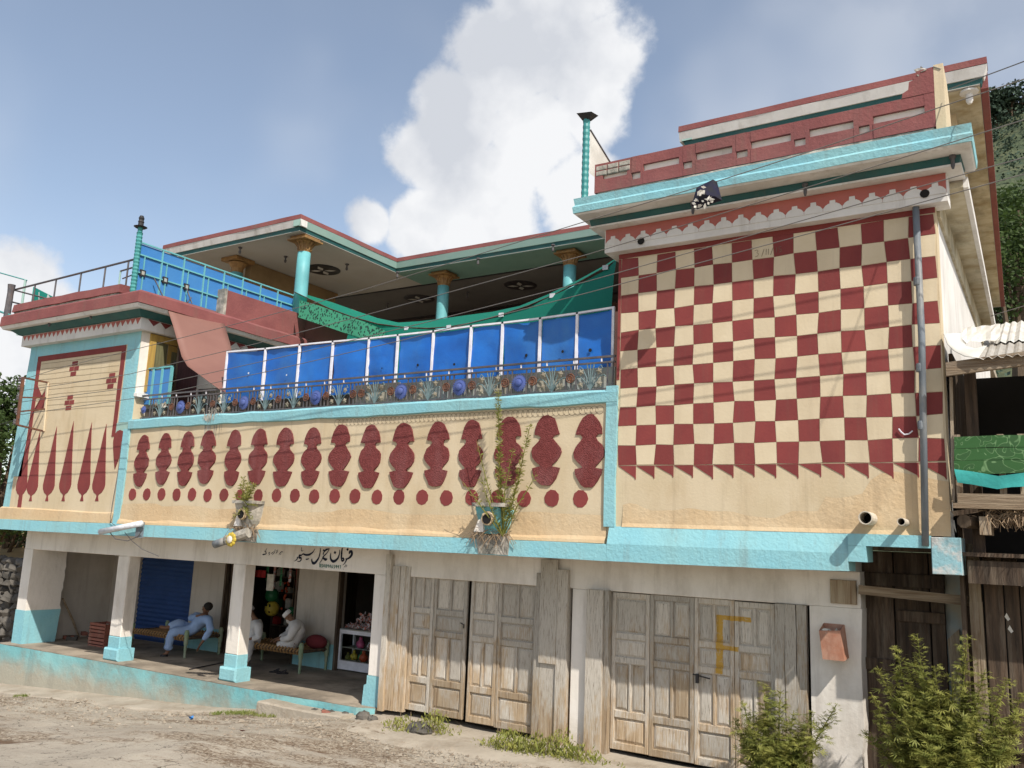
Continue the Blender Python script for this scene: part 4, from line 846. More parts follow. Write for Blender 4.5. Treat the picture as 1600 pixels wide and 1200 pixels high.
# ---- cornices and parapets
def cornices():
    wing = [(XW0, 5.0), (XW0, 0.0), (XW1, 0.0), (XW1, 4.1)]
    H(MB().sweep(wing, [(-0.0, 3.72), (0.15, 3.72), (0.15, 3.955), (0.0, 3.955)], 0.004), 'fascia', M['white_trim'])
    H(MB().sweep(wing, [(0.0, 3.957), (0.20, 3.957), (0.34, 4.06), (0.0, 4.06)], 0.003), 'cove', M['green_dark'])
    H(MB().sweep(wing, [(0.0, 4.062), (0.44, 4.062), (0.48, 4.13), (0.0, 4.13)], 0.005), 'drip_edge', M['white_trim'])
    H(MB().sweep(wing, [(0.0, 4.132), (0.50, 4.132), (0.49, 4.34), (0.40, 4.40), (0.0, 4.40)], 0.008), 'eaves_slab', M['red'])
    H(MB().sweep([(XW0, 4.0), (XW0, 0.0), (-15.35, 0.0)], [(0.05, 4.402), (0.33, 4.402), (0.32, 4.47), (0.05, 4.47)], 0.012), 'mortar_course', M['mould'])
    H(MB().sweep([(XW0, 4.0), (XW0, 0.0), (-15.32, 0.0)], [(0.05, 4.472), (0.36, 4.472), (0.34, 4.64), (0.05, 4.65)], 0.012), 'parapet_coping', M['red'])
    # high parapet on the wing's inner side
    H(MB().box(XW1-0.06, XW1+0.16, 1.78, 4.25, 4.402, 5.02), 'parapet', M['red'])
    H(MB().box(XW1-0.05, XW1+0.19, 1.70, 1.775, 4.402, 5.03), 'parapet_end', M['mould'])
    # teeth under the wing eaves
    n = 26
    def tooth(a, b, top, tip, y, m='pink'):
        H(MB().plate([(a, top), (b, top), ((a+b)/2+RNG.uniform(-.01, .01), tip+RNG.uniform(-.012, .012))], y-0.004, y+0.01), 'painted_tooth', M[m])
    for i in range(n):
        a = -18.95+(4.13)*i/n; tooth(a, a+4.13/n-0.004, 3.945, 3.835, -0.152)
    for i in range(14):
        y0 = 0.0+0.27*i; mb = MB().platex([(y0, 3.945), (y0+0.26, 3.945), (y0+0.13, 3.835)], XW1+0.14, XW1+0.157); H(mb, 'painted_tooth', M['maroon'])
    # right block
    blk = [(XR0, 3.9), (XR0, 0.0), (XR1, 0.0), (XR1+0.001, 0.14)]
    H(MB().sweep(blk, [(0.0, 3.80), (0.14, 3.80), (0.14, 4.119), (0.0, 4.119)], 0.003), 'fascia', M['white_trim'])
    H(MB().sweep(blk, [(0.0, 4.121), (0.295, 4.121), (0.30, 4.142), (0.0, 4.142)], 0.002), 'lip', M['white_trim'])
    H(MB().sweep(blk, [(0.0, 4.144), (0.28, 4.144), (0.30, 4.232), (0.0, 4.232)], 0.002), 'cove', M['green_dark'])
    blk2 = [(XR0+0.25, 3.9), (XR0+0.25, 0.12), (XR1-0.25, 0.12), (XR1-0.251, 0.22)]
    H(MB().sweep(blk2, [(0.0, 4.234), (0.64, 4.234), (0.66, 4.256), (0.0, 4.256)], 0.003), 'drip_edge', M['white_trim'])
    H(MB().sweep(blk2, [(0.0, 4.258), (0.675, 4.258), (0.685, 4.34), (0.66, 4.37), (0.675, 4.46), (0.40, 4.50), (0.0, 4.50)], 0.010), 'eaves_slab', M['teal'])
    # underside of the side eaves, rain stained
    H(MB().platez([(XR1-0.002, 0.15), (XR1+0.28, 0.15), (XR1+0.15, 9.0), (XR1-0.1, 9.0)], 4.04, 4.10), 'eaves_soffit', M['stained']); H(MB().beam((XR1+0.30, 0.15, 4.09), (XR1+0.165, 9.0, 4.09), 0.05, 0.12), 'eaves_edge', M['white_trim']); H(MB().box(XR1-0.002, XR1+0.03, 0.16, 8.9, 3.74, 4.038), 'side_fascia', M['stained']); H(MB().platez([(XR1-0.2, 0.15), (XR1+0.27, 0.15), (XR1+0.13, 9.0), (XR1-0.2, 9.0)], 4.102, 4.2), 'eaves_slab', M['concrete'])
    # salmon paint with stepped white merlons below it
    a0, a1 = XR0-0.13, XR1+0.13
    H(MB().box(a0, a1, -0.1445, -0.139, 3.895, 4.117), 'painted_strip', M['pink'])
    n = 19; wd = (a1-a0)/n
    for i in range(n):
        x = a0+wd*i; t = 3.925; e = RNG.uniform(-.006, .006)
        pts = [(x+.002, 3.888), (x+wd-.002, 3.888), (x+wd-.002, t), (x+wd*.86, t+.035), (x+wd*.70, t+.055), (x+wd*.66, t+.05), (x+wd*.64, t+.095+e), (x+wd*.36, t+.095+e), (x+wd*.34, t+.05), (x+wd*.30, t+.055), (x+wd*.14, t+.035), (x+.002, t)]
        H(MB().plate(pts, -0.149, -0.140), 'painted_merlon', M['white_trim'])
    # pierced parapet: courses with sunk panels, rising to the right
    Yp = -0.24
    H(MB().sweep([(XR0, 3.5), (XR0, 0.0), (XR1+0.05, 0.0)], [(0.0, 4.502), (0.25, 4.502), (0.23, 4.63), (0.0, 4.63)], 0.006), 'mortar_course', M['mould'])
    xl, xr = -5.02, -0.86; top = lambda x: 5.04
    H(MB().plate([(xl, 4.63), (xr, 4.63), (xr, top(xr)-0.03), (xl, top(xl)-0.03)], Yp+0.045, -0.02), 'parapet', M['white'])
    H(MB().box(xl, xl+0.24, -0.02, 3.5, 4.63, 5.02), 'parapet', M['red'])
    ang = lambda x, t: 4.632+(top(x)-4.632)*t
    slots = [(915, 980), (987, 1001), (1005, 1061), (1067, 1081), (1087, 1144), (1150, 1168), (1173, 1236), (1241, 1259), (1265, 1335), (1343, 1360), (1366, 1448)]
    slots = [(a, b, .43, .67) if b-a > 30 else (a, b, .22, .45) for a, b in slots]
    xs = [at(918, 280, Yp).x]; holes = []
    for (a, b, t0, t1) in slots: holes.append((at(a, 240, Yp).x, at(b, 240, Yp).x, t0, t1))
    holes[0] = (xl+0.12, holes[0][1], .43, .70)
    cur = xl
    for (a, b, t0, t1) in holes:
        def quad(x0, x1, ta, tb, nm='parapet_course'):
            H(MB().plate([(x0, ang(x0, ta)), (x1, ang(x1, ta)), (x1, ang(x1, tb)), (x0, ang(x0, tb))], Yp+RNG.uniform(-.004, .004), Yp+0.043), nm, M['red'])
        quad(cur, a, 0, 1); quad(a, b, 0, t0); quad(a, b, t1, 1); cur = b
    H(MB().plate([(cur, ang(cur, 0)), (xr, ang(xr, 0)), (xr, 5.04), (cur, 5.04)], Yp, Yp+0.043), 'parapet_course', M['red'])
    H(MB().plate([(xr-0.33, 5.042), (xr, 5.042), (xr, 5.34), (xr-0.17, 5.33), (xr-0.19, 5.24), (xr-0.25, 5.22), (xr-0.26, 5.13), (xr-0.32, 5.10)], Yp-0.003, Yp+0.085), 'parapet_pier', M['red'])
    # broken cream corner of the parapet
    H(MB().platex([(Yp+0.0, 4.44), (0.45, 4.44), (0.42, 4.9), (0.3, 5.15), (0.1, 5.3), (Yp, 5.36)], xr+0.002, xr+0.10), 'parapet_end', M['cream'])
    mb = MB()
    for k in range(14): mb.sphere((xr-0.05+RNG.uniform(-.10, .10), Yp+RNG.uniform(0.04, .2), 5.325+RNG.uniform(-.03, .03)), RNG.uniform(.04, .065), 6, 4, (1, 1, .7))
    mb.v = [(v[0]+RNG.uniform(-.035, .035), v[1]+RNG.uniform(-.035, .035), v[2]+RNG.uniform(-.03, .03)) for v in mb.v]
    H(mb, 'broken_masonry', M['mould'])
    # brick showing at the broken left corner
    for k in range(6):
        b = MB(); x = xl+0.02+0.17*(k % 3); z = 4.87+0.075*(k//3); b.chbox(x, x+0.155, Yp-0.006, Yp+0.08, z, z+0.062, 0.006); H(b, 'brick', M['mould'])
cornices()

# ---- roofs, gallery columns, ceiling
def roofs():
    SO = 6.98
    front = [(-19.75, 9.0), (-19.75, 3.60), (-14.71, 3.60), (-14.71, 7.15), (-5.26, 7.15), (-5.26, 3.55), (-0.50, 3.55), (-0.505, 3.75)]
    prof = lambda z0, z1, o0, o1: [(-0.2, z0), (o0, z0), (o1, z1), (-0.2, z1)]
    H(MB().sweep(front, prof(6.99, 7.08, -0.06, -0.04), 0.0), 'cove', M['green_dark'])
    for seg, m_ in (([(-19.75, 9.0), (-19.75, 3.60), (-14.68, 3.60)], 'white_trim'), ([(-14.71, 3.572), (-14.71, 7.15), (-5.26, 7.15), (-5.26, 3.56)], 'teal_pale'), ([(-5.29, 3.55), (-0.50, 3.55), (-0.505, 3.75)], 'white_trim')):
        H(MB().sweep(seg, prof(7.082, 7.24, -0.02, 0.03), 0.0), 'roof_fascia', M[m_])
    H(MB().sweep(front, prof(7.242, 7.35, 0.035, 0.03), 0.006, 0.6), 'roof_edge', M['red'])
    inner = [(-19.7, 17.0), (-19.7, 3.66), (-14.77, 3.66), (-14.77, 7.21), (-5.20, 7.21), (-5.20, 3.61), (-0.58, 3.61), (-0.97, 17.0)]
    H(MB().beam((-0.53, 3.77, 7.16), (-0.92, 17.0, 7.16), 0.10, 0.36), 'roof_edge', M['red'])
    H(MB().platez(inner, SO, 7.34), 'roof_slab', M['grey_soffit'])
    # painted fascia of the inner court
    H(MB().platez([(-14.775, 8.4), (-14.775, 7.22), (-5.3, 7.22), (-5.3, 8.4)], SO-0.012, SO-0.002), 'painted_soffit', M['soffit_green'])
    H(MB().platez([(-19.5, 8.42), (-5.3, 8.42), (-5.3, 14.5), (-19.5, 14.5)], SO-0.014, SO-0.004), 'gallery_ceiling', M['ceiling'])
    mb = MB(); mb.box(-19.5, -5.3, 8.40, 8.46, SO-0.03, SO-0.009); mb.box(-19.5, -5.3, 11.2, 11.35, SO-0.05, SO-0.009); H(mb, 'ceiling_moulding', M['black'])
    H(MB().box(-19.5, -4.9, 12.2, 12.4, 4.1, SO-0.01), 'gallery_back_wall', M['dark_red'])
    # tan cross wall and dwarf wall at the left
    a = atz(388, 414, 6.9)
    H(MB().box(a.x-0.1, a.x+0.12, a.y, a.y+3.2, 4.1, SO-0.012), 'cross_wall', M['tan'])
    # room under the right arm
    H(MB().platez([(-4.7, 4.4), (-0.97, 4.4), (-1.15, 16), (-4.7, 16)], 4.1, SO-0.012), 'roof_room', M['cream'])
    H(MB().platez([(-1.3, 3.66), (-0.585, 3.66), (-0.975, 16.9), (-1.4, 16.9)], SO-0.010, SO-0.003), 'eaves_soffit', M['stained'])
    # ceiling roses
    for (x, y) in ((505, 422), (655, 467), (813, 446)):
        p = atz(x, y, SO-0.02); r = 0.46
        o = H(MB().lathe((p.x, p.y, SO-0.035), [(0.02, 0), (r*0.9, 0.0), (r, 0.012), (r, 0.028), (0.02, 0.03)], 24), 'ceiling_rose', M['black'])
        mb = MB()
        for k in range(4):
            t = math.pi/2*k+0.4; d = Vector((math.cos(t), math.sin(t), 0)); n_ = Vector((-d.y, d.x, 0)); c = Vector((p.x, p.y, SO-0.042))
            mb.add([c+d*0.03, c+d*0.2+n_*0.08, c+d*0.38, c+d*0.2-n_*0.08], [(0, 1, 2, 3)])
        build(mb, 'petals', M['grey_soffit'], o)
    # bulbs hanging from the soffit
    for (x, y) in ((375, 391), (446, 405), (542, 417), (621, 429), (747, 408), (864, 387), (605, 477), (730, 460)):
        p = atz(x, y, SO-0.08); mb = MB().lathe((p.x, p.y, SO), [(0.05, 0), (0.05, -0.03), (0.02, -0.04), (0.02, -0.09), (0.035, -0.11), (0.03, -0.16), (0.01, -0.18)], 8); H(mb, 'bulb_holder', M['iron'])
    # columns
    for (x, y, zb) in ((477, 376, 4.1), (694, 430, 4.1), (891, 397, 4.1), (628/1.0, 0, 0)):
        if y == 0: continue
        p = atz(x, y, SO-0.06); r = 0.165
        pr = [(r*1.5, 0), (r*1.5, 0.12), (r*1.15, 0.16), (r, 0.22), (r*0.97, 1.9), (r*0.94, 2.51)]
        o = H(MB().lathe((p.x, p.y, zb), pr, 16), 'column', M['teal_metal'] if False else M['bar_teal'], True)
        cp = MB(); z = zb+2.51; n = 16
        cp.lathe((p.x, p.y, z), [(0.155, 0), (0.165, 0.03), (0.15, 0.04), (0.155, 0.12), (0.18, 0.2), (0.23, 0.245), (0.23, 0.26)], n)
        cp.box(p.x-0.30, p.x+0.30, p.y-0.30, p.y+0.30, z+0.262, z+0.30); cp.box(p.x-0.25, p.x+0.25, p.y-0.25, p.y+0.25, z+0.302, z+0.366)
        for k in range(12):
            t = 2*math.pi*k/12; cp.tube([(p.x+0.155*math.cos(t), p.y+0.155*math.sin(t), z+0.05), (p.x+0.17*math.cos(t), p.y+0.17*math.sin(t), z+0.15), (p.x+0.25*math.cos(t), p.y+0.25*math.sin(t), z+0.24)], [0.02, 0.02, 0.012], 5)
        build(cp, 'capital', M['gold'], o)
    # second row of capitals deeper in the gallery
    for (x, y) in ((505, 459), (372, 408)):
        p = atz(x, y, SO-0.05)
        o = H(MB().lathe((p.x, p.y, 4.1), [(0.17, 0), (0.16, 2.5)], 14), 'column', M['bar_teal'], True)
        cp = MB().box(p.x-0.30, p.x+0.30, p.y-0.30, p.y+0.30, 6.88, 6.97); cp.lathe((p.x, p.y, 6.6), [(0.155, 0), (0.16, 0.12), (0.25, 0.255)], 12); build(cp, 'capital', M['gold'], o)
    # lamp holder under the right eaves and small bolts below the block cornice
    p = atz(1514, 142, SO); mb = MB().lathe((p.x, p.y, SO-0.01), [(0.13, 0), (0.13, -0.03), (0.05, -0.05), (0.05, -0.16), (0.03, -0.2)], 12); H(mb, 'bulb_holder', M['white_trim'])
    for (x, y) in ((1084, 325), (1259, 296), (1489, 253)):
        p = at(x, y, -0.27); mb = MB().lathe((p.x, -0.30, p.z+0.06), [(0.035, 0), (0.035, -0.03), (0.02, -0.04), (0.02, -0.12), (0.012, -0.15)], 8); H(mb, 'bulb_holder', M['iron'])
    for (x, y) in ((79, 507), (144, 495)):
        p = at(x, y, -0.33); mb = MB().lathe((p.x, -0.36, p.z+0.05), [(0.03, 0), (0.03, -0.03), (0.018, -0.10)], 8); H(mb, 'bulb_holder', M['iron'])
    for (x, y) in ((1002, 377), (1445, 303)):
        p = at(x, y, -0.14); mb = MB().lathe((p.x, -0.152, p.z), [(0.05, 0), (0.035, 0.004), (0.03, 0.01)], 10, 'y'); H(mb, 'vent_hole', M['dk'])
roofs()
# ------------------------------------------------------------------ writing on the beam
def writing():
    Y = 0.6475
    def S(mb, pts, wd, ox=400, oy=840, k=8.0):
        P = []
        # smooth the traced strokes (Catmull-Rom)
        q = [pts[0]]+list(pts)+[pts[-1]]; W = wd if isinstance(wd, (list, tuple)) else [wd]*len(pts); out = []; ww = []
        for i in range(len(pts)-1):
            p0, p1, p2, p3 = q[i], q[i+1], q[i+2], q[i+3]
            for s in range(4):
                t = s/4; f = lambda a, b, c, d: 0.5*((2*b)+(-a+c)*t+(2*a-5*b+4*c-d)*t*t+(-a+3*b-3*c+d)*t**3)
                out.append((f(p0[0], p1[0], p2[0], p3[0]), f(p0[1], p1[1], p2[1], p3[1]))); ww.append(W[i]*(1-t)+W[i+1]*t)
        out.append(pts[-1]); ww.append(W[-1])
        for (x, y) in out:
            p = at(ox+x/k, oy+y/k, Y); P.append((p.x, p.z))
        mb.ribbon(P, [w_*0.00138 for w_ in ww], Y-0.0004*RNG.random())
    mb = MB()
    S(mb, [(1165, 205), (1172, 178), (1192, 176), (1198, 205), (1180, 240), (1150, 262), (1120, 272)], [14, 30, 34, 34, 30, 18, 22]); S(mb, [(1135, 262), (1120, 300), (1095, 335), (1080, 345)], [26, 16, 8, 3])
    S(mb, [(1136, 140), (1152, 158)], 26)
    S(mb, [(1078, 128), (1070, 190), (1066, 262)], [12, 26, 22]); S(mb, [(1066, 250), (1075, 290), (1096, 280), (1090, 258), (1072, 262)], [20, 24, 24, 20, 14])
    S(mb, [(1046, 150), (1042, 205), (1018, 265), (968, 298), (935, 270), (930, 215), (938, 190)], [8, 16, 26, 34, 26, 14, 5]); S(mb, [(978, 178), (996, 196)], 28)
    S(mb, [(920, 140), (880, 150), (850, 178), (838, 215)], [8, 24, 18, 12]); S(mb, [(916, 148), (880, 200), (838, 245), (870, 275), (890, 262)], [8, 12, 20, 34, 10]); S(mb, [(842, 235), (822, 280), (785, 330)], [18, 12, 3])
    S(mb, [(838, 152), (852, 164)], 20)
    S(mb, [(806, 132), (800, 190), (782, 255), (742, 312), (712, 318), (696, 285), (700, 262)], [8, 14, 20, 32, 34, 20, 6])
    S(mb, [(736, 142), (712, 180), (668, 212), (620, 216), (590, 205), (566, 220)], [6, 14, 26, 24, 18, 12]); S(mb, [(664, 262), (634, 272), (620, 268)], [6, 16, 6])
    S(mb, [(570, 120), (566, 160), (580, 168), (590, 155)], [6, 10, 8, 4]); S(mb, [(572, 225), (545, 222), (540, 250), (562, 255), (560, 285), (535, 300), (512, 292)], [12, 26, 28, 24, 16, 10, 4]); S(mb, [(520, 240), (512, 270), (490, 290), (472, 292)], [22, 16, 8, 3])
    # smaller line to its left
    S(mb, [(338, 180), (318, 178), (300, 195), (286, 215)], [5, 12, 10, 4]); S(mb, [(318, 200), (300, 216)], 6); S(mb, [(272, 150), (262, 185), (246, 195)], [5, 10, 8]); S(mb, [(240, 145), (228, 190), (200, 215)], [5, 10, 3]); S(mb, [(258, 160), (252, 172)], 7)
    S(mb, [(222, 172), (205, 190), (186, 200)], [4, 10, 6]); S(mb, [(176, 182), (160, 190), (168, 210), (155, 222)], [6, 12, 10, 3]); S(mb, [(138, 130), (120, 170), (128, 200), (90, 212), (80, 210)], [4, 10, 12, 16, 5]); S(mb, [(105, 165), (120, 185)], 7)
    H(mb, 'shop_lettering', M['ink'])
    # telephone number
    mb = MB()
    D = {'0': [[(0, .5), (.15, .95), (.4, .95), (.5, .5), (.4, .05), (.15, .05), (0, .5)]], '3': [[(0, .95), (.4, .9), (.15, .55), (.45, .35), (.3, .02), (0, .08)]],
         '4': [[(.35, 0), (.35, 1), (0, .35), (.5, .35)]], '9': [[(.45, .65), (.2, .5), (.02, .7), (.2, .98), (.45, .85), (.42, .4), (.3, 0)]], '6': [[(.4, 1), (.1, .6), (.02, .25), (.2, 0), (.45, .2), (.3, .45), (.05, .3)]], '7': [[(0, .95), (.5, .95), (.2, 0)]]}
    for k, ch in enumerate('03409463997'):
        for st in D[ch]:
            S(mb, [(794+25.2*(k+a), 368+2.0*k-38*b) for a, b in st], 9)
    H(mb, 'phone_number', M['ink_green'])
    mb = MB(); S(mb, [(1095, 372), (1112, 360), (1122, 340), (1135, 352), (1120, 372)], [3, 7, 6, 6, 3]); S(mb, [(1088, 390), (1094, 396)], 6); H(mb, 'shop_lettering', M['ink'])
writing()

# ------------------------------------------------------------------ wing's inner side: window, low gate
def wing_side():
    X = XW1
    y0, y1, y2 = atx(230, 560, X).y, atx(241, 560, X).y, atx(282, 540, X).y
    zb = 2.55
    o = H(MB().box(X-0.003, X+0.05, y0, y0+0.13, zb, 3.71).box(X-0.003, X+0.05, y2, y2+0.1, zb, 3.71).box(X-0.003, X+0.05, y0+0.13, y2, 3.58, 3.71).box(X-0.003, X+0.06, y0+0.13, y2, zb, zb+0.12), 'window_frame', M['yellow_wood'])
    ym = (y0+0.13+y2)/2
    for a, b, m in ((y0+0.13, ym-0.01, 'olive_wood'), (ym+0.01, y2, 'yellow_wood')):
        build(MB().box(X+0.004, X+0.02, a, b, zb+0.13, 3.57), 'shutter', M[m], o)
        build(MB().box(X+0.022, X+0.03, a+0.08, b-0.08, zb+0.25, 3.45), 'panel', M['olive_wood'], o)
    # white ledge below the window
    H(MB().chbox(X-0.02, X+0.10, -0.012, 0.42, 2.42, 2.50, 0.01), 'ledge', M['white_trim'])
    # dark boarding behind the gate
    mb = MB(); a = at(275, 560, 0.9).x; b = at(312, 560, 0.9).x; n = 9; rows = []
    for i in range(n*2+1): rows.append([(a+(b-a)*i/(n*2), 0.9-(0.03 if i % 2 else 0), z) for z in (1.9, 3.7)])
    mb.grid(rows); H(mb, 'corrugated_sheet', M['maroon_sheet'])
    for k in range(4):
        x = at(312+8.5*k, 590, 1.2).x; H(MB().box(x, x+0.14, 1.2, 1.23, 1.9, 2.75), 'plank', M['slab'])
    g = thing('blue_gate', 'small blue ribbed metal gate at the end of the balcony railing', 'gate', (at(238, 620, 0.22).x, 0.22, 2.3))
    x0, x1 = at(212, 600, 0.22).x, at(266, 600, 0.22).x
    n = 4; wd = (x1-x0)/n
    for k in range(n):
        build(MB().box(x0+wd*k+0.03, x0+wd*(k+1)-0.03, 0.22, 0.235, 2.30, 2.97), 'sheet', M['blue_screen'], g)
    for k in range(n+1): build(MB().box(x0+wd*k-0.03, x0+wd*k+0.03, 0.205, 0.24, 2.28, 2.99), 'upright', M['bar_teal'], g)
    build(MB().box(x0, x1, 0.20, 0.245, 2.99, 3.02), 'top_rail', M['bar_teal'], g)
    c = thing('door_chain', 'dark curled iron chain hanging beside the yellow window', 'chain', (at(272, 610, 0.5).x, 0.5, 2.3))
    mb = MB(); p = at(272, 575, 0.5)
    for k in range(11):
        z = 3.15-0.075*k; mb.tube([(p.x+0.03*math.cos(t*math.pi/4), 0.5+0.01*(k % 2), z+0.045*math.sin(t*math.pi/4)) for t in range(9)], 0.008, 5, False)
    build(mb, 'links', M['black'], c); build(MB().tube([(p.x+0.06, 0.52, 2.1), (p.x+0.05, 0.52, 3.6)], 0.02, 6), 'bar', M['wood_dark'], c)
wing_side()

# ------------------------------------------------------------------ balcony railing
def railing():
    Y = 0.06; z0 = 1.975
    R_ = thing('balcony_railing', 'ornate black iron balcony railing with blue sun discs and flower sprays', 'railing', (-9.85, Y, z0))
    zt = 2.36
    for z, r in ((zt, 0.012), (zt+0.075, 0.014), (z0+0.03, 0.010)):
        build(MB().box(-14.78, -4.80, Y-r, Y+r, z-r, z+r), 'rail', M['iron'], R_)
    suns = [228, 285, 383, 494.5, 627, 718, 811]; fl = [253, 313, 352, 416, 460, 530, 586, 669, 765, 862, 922]
    ros = [271, 296, 334, 369, 397, 436, 479, 510, 552, 565, 611, 645, 697, 737, 789, 832, 891]
    X = lambda x: at(x, 620, Y).x
    # blue sun disc
    d = MB(); d.lathe((0, 0, 0), [(0.105, 0.012), (0.105, 0.0), (0.07, -0.012), (0.055, -0.008), (0.05, -0.03), (0.03, -0.042), (0.005, -0.046)], 20, 'y')
    for k in range(22):
        t = 2*math.pi*k/22; a = Vector((math.cos(t), 0, math.sin(t))); b = Vector((-a.z, 0, a.x))
        d.add([a*0.10-b*0.012, a*0.10+b*0.012, a*0.132], [(0, 1, 2)]); d.add([a*0.10-b*0.012+Vector((0, .012, 0)), a*0.10+b*0.012+Vector((0, .012, 0)), a*0.132+Vector((0, .012, 0))], [(0, 1, 2)])
    dm = mesh_of(d, 'sun_disc', M['blue_disc'])
    r = MB(); 
    for rr in (0.06, 0.03): r.tube([(rr*math.cos(t*math.pi/8), 0, rr*math.sin(t*math.pi/8)) for t in range(17)], 0.010, 5, False)
    for k in range(4):
        t = math.pi/4*k; r.tube([(-0.055*math.cos(t), 0, -0.055*math.sin(t)), (0.055*math.cos(t), 0, 0.055*math.sin(t))], 0.007, 4)
    rm = mesh_of(r, 'rosette', M['rust'])
    s = MB()
    for sg in (-1, 1):
        for (ex, ez, bend) in ((0.05, 0.36, 0.0), (0.13, 0.33, 0.03), (0.15, 0.20, 0.05)):
            s.tube([(0, 0, 0), (sg*ex*0.45, 0, ez*0.55), (sg*ex*0.9, 0, ez*0.9), (sg*(ex+bend), 0, ez), (sg*(ex+bend*1.6), 0, ez*0.86)], 0.008, 5)
    s.tube([(0, 0, 0), (0, 0, 0.37)], 0.007, 5)
    sm_ = mesh_of(s, 'flower_stems', M['stem_paint'])
    pt = MB()
    for k in range(5):
        t = 2*math.pi*k/5; a = Vector((math.cos(t), 0, math.sin(t))); b = Vector((-a.z, 0, a.x))
        pt.add([Vector((0, -.015, 0)), a*0.03+b*0.018, a*0.052, a*0.03-b*0.018], [(0, 1, 2, 3)])
    pt.lathe((0, 0, 0), [(0.018, 0.01), (0.018, -0.015), (0.006, -0.022)], 6, 'y')
    pm = mesh_of(pt, 'blossom', M['petal'])
    bal = mesh_of(MB().box(-0.008, 0.008, -0.008, 0.008, 0, zt-z0), 'baluster', M['iron'])
    cen = []
    for k, x in enumerate(suns): inst(dm, 'sun_disc', R_, (X(x), Y-0.02, z0+0.185), scale=(.62, .62, .62) if k == 0 else (1, 1, 1)); cen.append((X(x), 0.10))
    for x in fl:
        inst(sm_, 'flower_stems', R_, (X(x), Y-0.005, z0+0.02)); cen.append((X(x), 0.185))
        for sx, sz in ((-.135, .27), (.135, .27), (-.14, .10), (.14, .10)): inst(pm, 'blossom', R_, (X(x)+sx, Y-0.02, z0+sz), (0, RNG.uniform(0, 6), 0), (.95, .95, .95))
    for x in ros: inst(rm, 'rosette', R_, (X(x), Y-0.012, z0+0.20))
    x = -14.74
    while x < -4.82:
        if all(abs(x-c) > w_ for c, w_ in cen): inst(bal, 'baluster', R_, (x, Y, z0))
        x += 0.078
    for x in [X(200+7*k) for k in range(0)]: pass
    for k in range(24):
        xx = -14.6+9.6*k/23; build(MB().box(xx-.008, xx+.008, Y-.008, Y+.008, zt, zt+0.075), 'stub', M['white_bar'], R_)
    # slabs set behind the iron
    cur = -9.4
    for k in range(5):
        H(MB().box(cur, cur+0.9, 0.13, 0.16, 1.976, 2.30+0.03*RNG.random()), 'backing_panel', M['slab']); cur += 0.915
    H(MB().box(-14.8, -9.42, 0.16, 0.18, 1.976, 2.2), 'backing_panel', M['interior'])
railing()

# ------------------------------------------------------------------ blue sheets in white frame
def blue_panels():
    Y = 0.20
    tops = [(356, 551), (415.5, 546), (469, 540), (521, 535), (577.5, 530), (622.5, 525), (678, 519), (737, 511), (786, 506), (845, 499), (902.5, 491), (959, 482)]
    P = [at(x, y, Y) for x, y in tops]; zb = 2.16
    S_ = thing('blue_panel_screen', 'row of bright blue metal sheets in a white frame above the balcony railing', 'screen', (-8.7, Y, zb))
    for a, b in zip(P, P[1:]):
        rows = []; n, m = 14, 10; ph = RNG.random()*9
        for i in range(n+1):
            u = i/n; x = a.x+0.02+(b.x-a.x-0.04)*u; zt = a.z+(b.z-a.z)*u-0.012
            rows.append([(x, Y+0.020+0.022*math.sin(u*4+ph)*math.sin(3*v/m+ph*2)+0.016*vnoise(x*3.5, v*.8+ph)+0.006*vnoise(x*9, v*2+ph), zb+(zt-zb)*v/m) for v in range(m+1)])
        build(MB().grid(rows), 'sheet', M['blue_sheet'], S_, True)
    for k, p in enumerate(P): build(MB().box(p.x-0.018, p.x+0.018, Y-0.02, Y+0.012, zb, p.z), 'upright', M['white_bar'], S_)
    for a, b in zip(P, P[1:]): build(MB().beam((a.x-0.018, Y-0.004, a.z+0.012), (b.x+0.018, Y-0.004, b.z+0.012), 0.034, 0.026), 'top_rail', M['white_bar'], S_)
    holes = [(387.5, 583, .018), (447, 586, .015), (652, 570, .022), (709, 569, .022), (821.5, 555, .024), (878.5, 549, .022), (921.5, 547, .028), (596, 575, .012)]
    for k, (x, y, r) in enumerate(holes):
        p = at(x, y, Y-0.015); build(MB().lathe((p.x, Y-0.008, p.z), [(r, 0.004), (r*0.9, 0.0), (0.002, 0.0)], 7, 'y'), 'hole', M['plastic_white'] if k < 2 else M['dk'], S_)
blue_panels()

